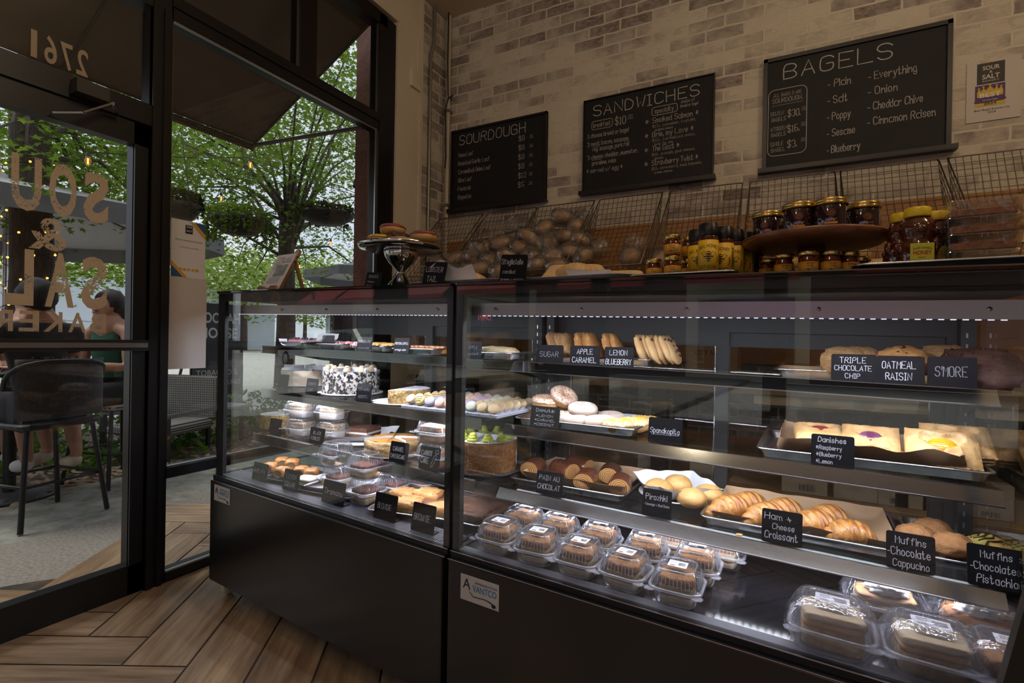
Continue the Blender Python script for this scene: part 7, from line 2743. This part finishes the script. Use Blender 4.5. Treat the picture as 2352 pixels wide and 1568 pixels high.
# ---- hedge, hanging plants
m = MB()
rn = random.Random(9)
leaves(m, [((-5.55, y, .16), (.38, .42, .26)) for y in [0.2 + .45 * k for k in range(17)]], 4600, .038, rn, OVAL, 1.0, .8)
tag(m.build('hedge', LF3, fix=False), 'low clipped green hedge along the planting bed', 'hedge')
m = MB()
leaves(m, [((-5.1 + rn.uniform(-.4, .5), rn.uniform(.5, 4.5), .0), (.16, .2, .10)) for _ in range(16)], 500, .04, rn, OVAL, 1.0, .5)
tag(m.build('ground_plants', LF3, fix=False), 'scattered low green plants on the mulch before the hedge', 'plants', kind='stuff')
m = MB()
leaves(m, [((-5.0, 2.2, ZG + .01), (.85, 2.4, .012))], 700, .035, rn, OVAL, .35, .1)
tag(m.build('fallen_leaves', M('dry_leaves', (0.22, 0.15, 0.09), .9, c2=(.36, .28, .2), scale=9), fix=False), 'dry brown leaves littering the bed and paving', 'leaves', kind='stuff')
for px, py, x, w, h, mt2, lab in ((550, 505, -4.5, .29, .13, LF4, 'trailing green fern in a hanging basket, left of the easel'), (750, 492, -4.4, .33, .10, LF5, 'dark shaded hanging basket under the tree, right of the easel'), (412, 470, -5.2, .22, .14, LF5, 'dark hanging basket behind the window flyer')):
    q = on_x(px, py, x)
    e = empty('hanging_basket', lab, 'hanging plant', q)
    m = MB()
    m.lathe([(0, -h * 1.1), (w * .5, -h * 1.0), (w * .85, -h * .3), (w * .9, 0), (w * .8, 0), (0, -.02)], 24)
    m.build('pot', M('dark_pot', (0.02, 0.018, 0.016), .7), e)
    m = MB()
    rq = random.Random(px)
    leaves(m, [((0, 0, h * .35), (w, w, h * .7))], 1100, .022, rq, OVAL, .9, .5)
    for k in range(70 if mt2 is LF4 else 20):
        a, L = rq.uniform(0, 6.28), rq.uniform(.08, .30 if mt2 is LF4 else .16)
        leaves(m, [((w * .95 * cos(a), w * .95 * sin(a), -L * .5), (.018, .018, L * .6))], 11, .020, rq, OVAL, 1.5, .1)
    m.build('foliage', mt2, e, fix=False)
    m = MB()
    for k in range(3):
        a = 2.1 * k
        m.tube([(w * .85 * cos(a), w * .85 * sin(a), 0), (0, 0, .75)], .003, 4)
    m.build('hanger', BLACKM, e)

# ---- lights outside
GLB = glow('warm_bulb', (1.0, 0.42, 0.08), 5.0)
sl = empty('string_lights', 'string of warm glowing glass bulbs hung through the tree', 'string lights', (0, 0, 0))
pts = []
for px, py, x in ((202, 365, -5.2), (575, 375, -5.0), (508, 453, -6.5), (452, 490, -7.5), (820, 458, -6.0), (760, 557, -7.0), (688, 610, -8.0), (542, 540, -8.5)):
    q = on_x(px, py, x)
    m = MB()
    m.lathe([(0, -.055), (.012, -.05), (.023, -.03), (.025, -.012), (.016, .012), (.012, .022)], 14, mtx=T(*q))
    b_ = m.build('bulb', film('bulb_glass', (1, .8, .5), .5, .12, .05, 0, 60, (1.0, .55, .15)), sl)
    MB().tube([q + Vector((0, 0, -.042)), q + Vector((0, 0, .005))], .007, 6).build('filament', GLB, b_)
    MB().lathe([(.013, .02), (.014, .055), (0, .058)], 10, mtx=T(*q)).build('socket', BLACKM, b_)
    pts.append(q + Vector((0, 0, .06)))
order = [0, 3, 2, 1]
m = MB()
for a, b in ((pts[0], pts[1]), (pts[1], pts[2]), (pts[2], pts[3]), (pts[1], pts[4]), (pts[4], pts[5]), (pts[5], pts[6]), (pts[6], pts[7])):
    m.tube([a, a.lerp(b, .3) + Vector((0, 0, -.02)), a.lerp(b, .6) + Vector((0, 0, -.02)), b], .005, 4)
m.build('cable', BLACKM, sl)
fq = on_x(66, 700, -6.6)
fy_ = empty('fairy_lights', 'tiny yellow fairy lights wound round the dark tree trunk', 'fairy lights', (fq.x, fq.y, 0))
m, m2 = MB(), MB()
path = []
for k in range(160):
    a = k * .32
    z = .9 + k * .0115
    p = (.20 * cos(a), .20 * sin(a), z)
    path.append(p)
    if k % 3 == 0:
        m.blob((.011, .011, .011), 0, 1, 6, 4, 0, mtx=T(*[q * 1.04 if i < 2 else q for i, q in enumerate(p)]))
m2.tube(path, .004, 4)
m2.build('wire', BLACKM, fy_)
tag(m.build('tiny_bulbs', glow('fairy_glow', (1.0, 0.5, 0.08), 3.0), fy_), kind='stuff')

# ---- umbrellas
UMB = M('grey_white_canvas', (0.34, 0.34, 0.34), .9)
UMB2 = M('grey_canvas', (0.16, 0.165, 0.17), .9)


def umbrella(label, c, r, z0, z1, mats):
    e = empty('patio_umbrella', label, 'umbrella', (c[0], c[1], ZG))
    m = MB()
    n = 8
    ring = lambda q, z: [(q * cos(2 * pi * i / n + .2), q * sin(2 * pi * i / n + .2), z - ZG) for i in range(n)]
    m.loft([ring(.03, z1), ring(r * .5, z0 + (z1 - z0) * .46), ring(r, z0)], True, False, False, smooth=False)
    m.build('canopy', mats[0], e)
    m = MB()
    m.loft([ring(r, z0), ring(r * 1.005, z0 - .2)], True, False, False, smooth=False)
    m.build('valance', mats[1], e)
    MB().tube([(0, 0, 0), (0, 0, z1 - ZG)], .024, 10).build('pole', ALU, e)
    m = MB()
    for i in range(n):
        a = 2 * pi * i / n + .2
        m.tube([(0, 0, z1 - ZG - .06), (r * cos(a), r * sin(a), z0 - ZG - .01)], .008, 5)
    m.build('ribs', BLACKM, e)


q = on_x(120, 480, -7.6)
umbrella('big grey patio umbrella behind the SOUR lettering on the door', (q.x, q.y - .4), 2.1, 2.30, 2.85, (UMB, UMB2))
q = on_x(830, 610, -9.0)
umbrella('grey patio umbrella at the right of the window behind the easel', (q.x, q.y + .9), 2.0, 2.66, 3.2, (UMB, UMB2))

# ---- across the lot: white shed wall, barrier, pole
q0, q1 = on_x(150, 640, -40), on_x(560, 664, -40)
struct(MB().box((-40.5, (q0.y + q1.y) / 2 - 4, 2.35), (1.0, (q1.y - q0.y) + 14, 4.7)).build('wall_far', M('white_shed', (0.55, 0.60, 0.66), .7, c2=(.60, .65, .70), scale=.4)))
fe = empty('barrier_rail', 'grey tube barrier rail across the lot behind the glass door', 'fence', (0, 0, 0))
f0, f1 = on_x(60, 760, -30), on_x(330, 760, -30)
m = MB()
for z in (.45, .85, 1.25, 1.65):
    m.tube([(-30, f0.y, z), (-30, f1.y, z)], .035, 6)
m.build('rails', M('grey_tube', (0.30, 0.32, 0.34), .5, .3), fe)
m = MB()
for k in range(8):
    y = f0.y + (f1.y - f0.y) * k / 7
    m.tube([(-30, y, -.15), (-30, y, 1.7)], .045, 6)
m.build('posts', M('grey_tube', (0.30, 0.32, 0.34), .5, .3), fe)
q = on_x(757, 640, -40)
up = empty('utility_pole', 'pale utility pole with crossarm far behind the easel', 'pole', (q.x, q.y, -.15))
MB().tube([(0, 0, 0), (0, 0, 5.6)], .28, 8).build('post', M('pale_pole', (0.55, .6, .62), .8), up)
MB().box((0, 0, 4.2), (.2, 3.6, .18)).build('crossarm', M('pale_pole', (0.55, .6, .62), .8), up)

# ---- sandwich board
qa, qb = on_x(438, 760, -7.0), on_x(558, 760, -7.0)
wq = qb.y - qa.y
sg = empty('sandwich_board', 'black sandwich board lettered HOOKAH HOUSE behind the window', 'sign', (-7.0, (qa.y + qb.y) / 2, -.1), RAD(90))
MB().rbox((0, 0, .8), (wq, .03, 1.6), .004, .003).build('upper_board', M('sign_black', (0.02, 0.022, 0.026), .5), sg)
m = MB()
m.box((0, -.03, .42), (wq * .96, .02, .62))
m.tube([(-wq * .4, .02, 1.5), (-wq * .4, .6, 0)], .02, 5)
m.tube([(wq * .4, .02, 1.5), (wq * .4, .6, 0)], .02, 5)
m.build('lower_board', M('sign_slate', (0.05, 0.06, 0.07), .5), sg)
m = MB()
text_on(m, 'HOOKAH', 0, 1.33, .14, -.017, 0, wq * .84, .03)
text_on(m, 'HOUSE', 0, 1.12, .14, -.017, 0, wq * .72, .03)
text_on(m, 'TOBACCO &', -.02, .60, .075, -.042, 0, wq * .8, .01)
text_on(m, 'HOOKAH LOUNGE', 0, .46, .065, -.042, 0, wq * .86, .01)
text_on(m, '(80', -wq * .33, .33, .07, -.042, 0, wq * .12, .01)
m.build('lettering', M('sign_cream', (0.55, 0.53, 0.45), .7), sg)

# ---- patio furniture
DKM = M('dark_patio_metal', (0.02, 0.021, 0.023), .4, .3)


def weave_mat():
    """flat strands woven over and under, small dark holes between"""
    m, nt, o = nmat('grey_weave')
    p = nt.nodes.new('ShaderNodeBsdfPrincipled')
    p.inputs['Roughness'].default_value = .7
    ws_ = []
    for d in ('X', 'Z'):
        w = nt.nodes.new('ShaderNodeTexWave')
        w.bands_direction = d
        w.inputs['Scale'].default_value = 14
        nt.links.new(coords(nt, (1, 1, 1), 'Object', (0, 0, 0)), w.inputs['Vector'])
        ws_.append(w.outputs['Fac'])
    mn = nt.nodes.new('ShaderNodeMath')
    mn.operation = 'MULTIPLY'
    nt.links.new(ws_[0], mn.inputs[0])
    nt.links.new(ws_[1], mn.inputs[1])
    nt.links.new(ramp(nt, mn.outputs[0], ((.30, (.30, .285, .26)), (.5, (.03, .028, .025)))), p.inputs['Base Color'])
    nt.links.new(p.outputs[0], o.inputs['Surface'])
    return m


WEAVE = weave_mat()


def stool(label, loc, rz, seat=.57, w=.42, weave=False):
    e = empty('bar_chair', label, 'chair', loc, rz)
    for sx in (-1, 1):
        for sy in (-1, 1):
            MB().tube([(sx * w * .40, sy * w * .38, seat), (sx * w * .54, sy * w * .52, 0)], .014, 8).build('leg', DKM, e)
    m = MB()
    m.tube([(sx * w * .48, sy * w * .46, seat * .42) for sx, sy in ((-1, -1), (1, -1), (1, 1), (-1, 1))], .009, 6, closed=True)
    m.build('foot_rail', DKM, e)
    MB().rbox((0, 0, seat), (w, w, .035), .06, .01).build('seat', WEAVE if weave else DKM, e)
    # rounded back at +y
    bk = MB()
    bk.grid(lambda u, v: (w * .58 * sin((u - .5) * 2.5), w * .30 + w * .26 * cos((u - .5) * 2.5), seat + .04 + .34 * v), 18, 8)
    o = bk.build('backrest', WEAVE if weave else M('dark_weave', (0.03, 0.03, 0.032), .7, c2=(.012, .012, .012), scale=60), e)
    sd = o.modifiers.new('thickness', 'SOLIDIFY')
    sd.thickness = .012
    m = MB()
    m.tube([(w * .60 * sin((u / 16 - .5) * 3.6), w * .28 + w * .28 * cos((u / 16 - .5) * 3.6), seat + .37 - .16 * abs(u / 8 - 1) ** 3) for u in range(17)], .012, 7)
    m.build('top_frame', DKM, e)
    return e


stool('dark bar chair with rounded back, nearest the glass door', (-3.90, 1.36, ZG), RAD(-78))
stool('woven bar chair of the person in green', (-4.42, 1.98, ZG), RAD(12), weave=True)
stool('dark bar chair on the far side of the round table', (-5.05, 1.30, ZG), RAD(92))
tb = empty('bistro_table', 'round dark patio table on a disc foot behind the bar chair', 'table', (-4.55, 1.42, ZG))
MB().lathe([(0, .82), (.36, .82), (.37, .83), (.37, .845), (0, .845)], 36).build('table_top', DKM, tb)
MB().tube([(0, 0, .02), (0, 0, .82)], .035, 10).build('column', DKM, tb)
MB().lathe([(0, 0), (.25, 0), (.25, .012), (.05, .035), (0, .035)], 32).build('foot', M('grey_foot', (.06, .06, .065), .5), tb)
# low lounge set right of the post
q = on_x(425, 965, -5.0)
lg = empty('lounge_chair', 'low woven lounge chair with grey metal arms right of the door post', 'chair', (-5.0, 2.62, ZG), RAD(20))
PM = M('grey_patio_metal', (0.16, 0.165, 0.17), .4, .5)
for sx in (-1, 1):
    m = MB()
    m.box((sx * .31, 0, .40), (.035, .66, .035))
    m.build('arm', PM, lg)
    for sy in (-1, 1):
        MB().box((sx * .31, sy * .31, .20), (.035, .035, .40)).build('leg', DKM, lg)
MB().rbox((0, 0, .26), (.56, .58, .10), .04, .03).build('seat', WEAVE, lg)
MB().rbox((0, .32, .50), (.56, .06, .42), .03, .02).build('backrest', WEAVE, lg)
lt = empty('side_table', 'low square patio table with pale grey top beside the lounge chair', 'table', (-5.25, 3.15, ZG), RAD(10))
MB().rbox((0, 0, .37), (.62, .50, .025), .01, .004).build('table_top', M('pale_top', (.34, .35, .37), .35), lt)
for sx in (-1, 1):
    for sy in (-1, 1):
        MB().box((sx * .26, sy * .2, .18), (.03, .03, .36)).build('leg', DKM, lt)
tc = clamshell(.14, .14, .03, .04, 'takeout_container', label_size=None)
place(tc, (-5.2, 3.17, ZG + .384), .3)
tc['label'] = 'clear takeout container of food on the low patio table'
tag(MB().blob((.05, .05, .022), .2, 5, 16, 8, 3, mtx=T(0, 0, .028)).build('takeout_food', PUMP, None, (-5.2, 3.17, ZG + .386)), 'orange brown food inside the takeout container outdoors', 'food')

# ---- people at the round table
SKIN = M('skin_tan', (0.40, 0.20, 0.12), .5, c2=(.46, .25, .16), scale=12, sss=.1)


def skinmesh(name, chains, mat, parent, sub=2, root=0):
    """chains of (x,y,z,r) points; a point equal to an earlier one joins there"""
    vs, es, rs, idx = [], [], [], {}
    for ch in chains:
        prev = None
        for p in ch:
            k = tuple(round(c, 4) for c in p[:3])
            if k not in idx:
                idx[k] = len(vs)
                vs.append(p[:3])
                rs.append(p[3] if not isinstance(p[3], tuple) else p[3])
            i = idx[k]
            if prev is not None and prev != i:
                es.append((prev, i))
            prev = i
    me = bpy.data.meshes.new(name)
    me.from_pydata(vs, es, [])
    o = bpy.data.objects.new(name, me)
    COL.objects.link(o)
    o.parent = parent
    md = o.modifiers.new('skin', 'SKIN')
    md.use_smooth_shade = True
    sv = me.skin_vertices
    if not sv:
        bm = bmesh.new()
        bm.from_mesh(me)
        bm.verts.layers.skin.verify()
        bm.to_mesh(me)
        bm.free()
        sv = me.skin_vertices
    for i, r in enumerate(rs):
        sv[0].data[i].radius = r if isinstance(r, tuple) else (r, r)
        sv[0].data[i].use_root = (i == root)
    s2 = o.modifiers.new('smooth', 'SUBSURF')
    s2.levels = s2.render_levels = sub
    me.materials.append(mat)
    return o


def hand_chains(w, d, s):
    """palm and five bent fingers from wrist w along direction d"""
    d = Vector(d).normalized()
    up = Vector((0, 0, 1))
    sd = d.cross(up).normalized()
    w = Vector(w)
    out = []
    palm = w + d * .045
    for k, L in enumerate((.075, .085, .08, .062)):
        b = palm + sd * ((k - 1.5) * .019) + d * .03
        out.append([(*palm, .022), (*b, .0095), (*(b + d * L * .45 + up * .006), .0085), (*(b + d * L * .8 - up * .012), .0075), (*(b + d * L - up * .026), .006)])
    t = w + d * .03
    out.append([(*palm, .022), (*(t + sd * s * .034), .011), (*(t + sd * s * .048 + d * .03), .0095), (*(t + sd * s * .05 + d * .055), .008)])
    return out


def person(label, loc, rz, shirt, pants, hair, longhair=False, sleeves=True, glasses=False, shoe=None, lean=.06, arms=None, cap=False, seat=.58):
    """seated figure facing local -y, pelvis above the seat"""
    e = empty('person', label, 'person', loc, rz)
    z = seat + .09
    y = lean
    pel, bel, che, nck = (0, 0, z), (0, -y * .3, z + .16), (0, -y * .8, z + .34), (0, -y * 1.1, z + .50)
    hd1, hd2, hd3 = (0, -y * 1.2 - .012, z + .575), (0, -y * 1.2 - .022, z + .635), (0, -y * 1.2 - .008, z + .70)
    ch = [[(*pel, (.135, .115)), (*bel, (.125, .098)), (*che, (.142, .108)), (0, -y, z + .43, (.120, .085)), (*nck, .052), (*hd1, (.064, .074)), (*hd2, (.074, .086)), (*hd3, (.060, .068))]]
    ch.append([(*hd2, (.074, .086)), (0, hd2[1] - .094, hd2[2] - .022, .013)])                         # nose
    for s in (-1, 1):
        ch.append([(*hd2, (.074, .086)), (s * .082, hd2[1] + .012, hd2[2] - .012, .014)])              # ears
        hip, kn, an, toe = (s * .09, -.02, z - .01), (s * .13, -.40, z - .02), (s * .14, -.36, z - .40), (s * .15, -.50, z - .45)
        ch.append([(*pel, (.135, .115)), (*hip, .088), (s * .11, -.21, z - .005, .076), (*kn, .054), (s * .137, -.40, z - .16, .052), (*an, .034), (*toe, .03)])
        sh, el, wr_ = (s * .185, -y * .9, z + .44), (s * .235, -.10, z + .19), (s * .10, -.34, z + .20)
        if arms:
            el, wr_ = [(s * a[0], a[1], z + a[2]) for a in arms]
        ch.append([(*nck, .052), (*sh, .056), ((sh[0] + el[0]) / 2, (sh[1] + el[1]) / 2, (sh[2] + el[2]) / 2, .046), (*el, .038), ((el[0] + wr_[0]) / 2, (el[1] + wr_[1]) / 2, (el[2] + wr_[2]) / 2, .036), (*wr_, .025)])
        d = Vector(wr_) - Vector(el)
        for c in hand_chains(wr_, d, -s):
            ch.append([(*wr_, .025)] + c if c is not None else c)
    skinmesh('body', ch, SKIN, e)
    # clothes follow the body with a little slack
    sc = [[(*pel, (.150, .130)), (*bel, (.142, .114)), (*che, (.158, .124)), (0, -y, z + .43, (.140, .105)), (0, nck[1], nck[2] - .012, .074)]] if sleeves else [[(*pel, (.150, .130)), (*bel, (.142, .114)), (*che, (.158, .124)), (0, -y, z + .42, (.132, .098))]]
    for s in (-1, 1):
        sh, el = (s * .185, -y * .9, z + .44), (s * .235, -.10, z + .19)
        if arms:
            el = (s * arms[0][0], arms[0][1], z + arms[0][2])
        if sleeves:
            sc.append([(0, -y, z + .43, (.140, .105)), (*sh, .074), ((sh[0] * .45 + el[0] * .55), (sh[1] * .45 + el[1] * .55), (sh[2] * .45 + el[2] * .55), .066)])
        else:
            sc.append([(0, -y, z + .42, (.132, .098)), (s * .095, -y * .9, z + .50, .030)])
    skinmesh('shirt', sc, shirt, e)
    pc = []
    for s in (-1, 1):
        pc.append([(*pel[:2], z - .01, (.150, .125)), (s * .09, -.02, z - .01, .104), (s * .11, -.21, z - .005, .094), (s * .128, -.36, z - .015, .078)])
    skinmesh('shorts', pc, pants, e)
    for s in (-1, 1):
        an, toe = (s * .14, -.36, z - .40), (s * .15, -.50, z - .45)
        skinmesh('shoe', [[(an[0], an[1] + .03, an[2] - .02, .044), (an[0], an[1] - .05, an[2] - .03, .046), (toe[0], toe[1], toe[2], .040)]], shoe or M('white_shoe', (.55, .54, .52), .6), e)
    m = MB()
    hy, hz = hd2[1] + .014, hd2[2] + .022
    m.blob((.094, .106, .108), .10, 5, 22, 14, 3, mtx=T(0, hy + .022, hz - .002), oct=3)
    if longhair:
        m.blob((.088, .055, .15), .12, 5, 18, 12, 5, mtx=T(0, hy + .065, hz - .09), oct=3)
    for i, v in enumerate(m.v):       # leave the face clear
        if v[1] < hy - .050 and v[2] < hz + .045:
            m.v[i] = (v[0] * .8, hy - .04, v[2])
    m.build('cap' if cap else 'hair', hair, e)
    m = MB()
    for s in (-1, 1):
        m.blob((.009, .005, .006), 0, 1, 8, 6, 0, mtx=T(s * .030, hd2[1] - .080, hd2[2] + .004))
    m.build('eyes', BLACKM, e)
    m = MB()
    m.blob((.022, .005, .005), 0, 1, 10, 6, 0, mtx=T(0, hd2[1] - .080, hd2[2] - .050))
    m.build('mouth', M('lips', (.30, .09, .07), .5), e)
    return e


HAIRD = M('dark_hair', (0.018, 0.012, 0.009), .6, bump=.5, bscale=60)
TEE = M('black_tee', (0.016, 0.016, 0.018), .9)
GRN = M('green_tank', (0.012, 0.075, 0.045), .9)
DEN = M('dark_shorts', (0.02, 0.022, 0.03), .9)
pa = person('person in a black printed tee and cap seated with back to the door', (-3.90, 1.36, ZG), RAD(-78), TEE, DEN, M('black_cap', (.012, .012, .014), .8), cap=True)
m = MB()
m.grid(lambda u, v: ((u - .5) * .24, .105 + .018 * cos((u - .5) * 3), .82 + .14 * v), 12, 8)
m.build('shirt_print', M('grey_shirt_print', (0.02, 0.02, 0.022), .9, c2=(0.30, 0.26, 0.25), scale=26, lo=.46, hi=.56), pa)
person('person in a green tank top seated at the right of the round table', (-4.42, 1.98, ZG), RAD(12), GRN, DEN, HAIRD, True, False, shoe=M('cream_shoe', (.55, .48, .36), .7))
person('person in a teal shirt seated across the table, mostly hidden', (-5.05, 1.30, ZG), RAD(92), M('teal_shirt', (.02, .16, .11), .9), DEN, HAIRD)

# ---- what the glass mirrors: the street front behind the camera, with red awnings and parked cars
struct(MB().box((-14, -15.5, 2.4), (44, .4, 5.0)).build('wall_street', M('street_brick', (0.10, 0.05, 0.04), .9, c2=(.15, .075, .06), scale=20)))
CRM = M('cream_front', (0.62, 0.55, 0.38), .8)
for k, x in enumerate((-21.5, -12.0, -2.5)):
    struct(MB().box((x, -15.25, 1.5), (3.6, .1, 3.2)).build('trim_%d' % (k + 3), CRM))
    struct(MB().box((x, -15.18, 1.35), (2.8, .06, 2.3)).build('window_%d' % (k + 2), M('dark_shop_window', (.03, .035, .04), .05)))
RED = M('red_awning', (0.55, 0.06, 0.05), .7, c2=(.40, .035, .03), scale=3, stretch=(8, .1, .1), lo=.49, hi=.51)
for k, x in enumerate((-25, -21.5, -17, -12, -7, -2.5, 2, 6)):
    e = empty('street_awning', 'red striped awning across the street, number %s from the west' % NUMW[k], 'awning', (x, -15.3, 3.1), 0, 'red awnings')
    m = MB()
    m.prism([(0, .9), (1.3, 0), (1.3, -.18), (1.26, -.18), (1.26, -.02), (0, .84)], -1.6, 1.6, axis='x')
    m.build('canvas', RED, e)
op = empty('open_sign', 'small lit OPEN sign in the shop window across the street', 'sign', (-12.6, -15.1, 2.0), RAD(180))
MB().box((0, 0, 0), (.9, .05, .42)).build('sign_box', M('sign_blue', (.05, .05, .3), .4), op)
m = MB()
text_on(m, 'OPEN', 0, -.10, .22, -.03, 0, .7, .03)
m.build('lettering', glow('open_red', (1, .15, .12), 3), op)


def car(label, loc, rz, paint):
    e = empty('car', label, 'car', loc, rz)
    prof = [(-2.2, .35), (-2.2, .75), (-1.9, .92), (-1.2, .98), (-.65, 1.38), (.55, 1.42), (1.25, 1.0), (2.0, .88), (2.2, .70), (2.2, .35)]
    m = MB()
    rings = []
    for y, k in ((-.86, .0), (-.84, .03), (-.70, .06), (0, .075), (.70, .06), (.84, .03), (.86, .0)):
        rings.append([(p[0] * (.985 + k * .2), y * (1 if p[1] < 1.1 else .82), p[1] + k * (1 if p[1] > .8 else 0)) for p in prof])
    m.loft(rings, True, True, True, smooth=False)
    m.build('body', paint, e)
    m = MB()
    for s in (-1, 1):
        m.prism([(-1.05, 1.0), (-.60, 1.33), (.48, 1.36), (1.05, 1.0)], s * .80, s * .865)
    m.prism([(-.72, 1.30), (-1.22, 1.0), (-1.26, 1.02), (-.74, 1.36)], -.62, .62)
    m.prism([(.60, 1.36), (1.26, 1.0), (1.30, 1.03), (.62, 1.42)], -.62, .62)
    m.build('windows', M('car_glass', (.015, .02, .02), .05), e)
    for sx in (-1.35, 1.35):
        for s in (-1, 1):
            w = MB().lathe([(0, -.10), (.31, -.10), (.33, -.06), (.33, .06), (.31, .10), (0, .10)], 22, mtx=T(sx, s * .78, .33) @ R('X', 90)).build('wheel', M('tyre', (.015, .015, .015), .8), e)
            MB().lathe([(0, -.112), (.2, -.112), (.2, .112), (0, .112)], 16, mtx=T(sx, s * .78, .33) @ R('X', 90)).build('hub', ALU, w)
    MB().box((-2.19, .6, .74), (.06, .3, .12)).box((-2.19, -.6, .74), (.06, .3, .12)).build('tail_light', M('tail_red', (.5, .02, .01), .3), e)


car('silver green car parked across the street', (-12.5, -7.6, -.15), RAD(8), M('car_green', (.25, .32, .26), .2, .3, coat=.6))
car('white car parked behind the silver green one', (-17.5, -9.5, -.15), RAD(8), M('car_white', (.6, .6, .58), .2, coat=.6))
ns = empty('neon_sign', 'magenta neon tube sign on the front wall', 'sign', (-.45, -3.2, 2.2), RAD(180))
m = MB()
for k, dx in enumerate((-.4, -.05, .3)):
    m.tube([(dx - .14, 0, -.16), (dx, 0, .18), (dx + .14, 0, -.16)], .011, 6)
    m.tube([(dx - .10, 0, -.16), (dx, 0, .10), (dx + .10, 0, -.16)], .009, 6)
m.build('tube', glow('magenta_neon', (1.0, 0.05, 0.9), 9.0), ns)

# ---- leaning dark board with cream cards close to the camera, at the right edge
BD = empty('leaning_board', 'dark leaning board with cream cards at the lower right edge before the case', 'board')
e0, e1 = on_y(2354, 1392, .93), on_y(2302, 1574, .93)
sl_ = (e1 - e0) / (e0.z - e1.z)
zt_, zb_ = e0.z + .02, floor_z(.85)
pt = lambda z, dx: (e0.x + sl_.x * (e0.z - z) + dx, z)
m = MB()
m.prism([pt(zt_, 0), pt(zb_, 0), pt(zb_, .34), pt(zt_, .34)], .93, .948)
m.build('panel', M('board_brown_black', (0.022, 0.018, 0.012), .5), BD)
m = MB()
for z0_, z1_ in ((e0.z - .035, e0.z - .068), (e0.z - .085, e0.z - .125), (e0.z - .15, e0.z - .19)):
    m2 = MB()
    m2.prism([pt(z0_, .022), pt(z1_, .022), pt(z1_, .12), pt(z0_, .12)], .928, .9299)
    m2.build('card', M('cream_card', (0.42, 0.38, 0.27), .7), BD)
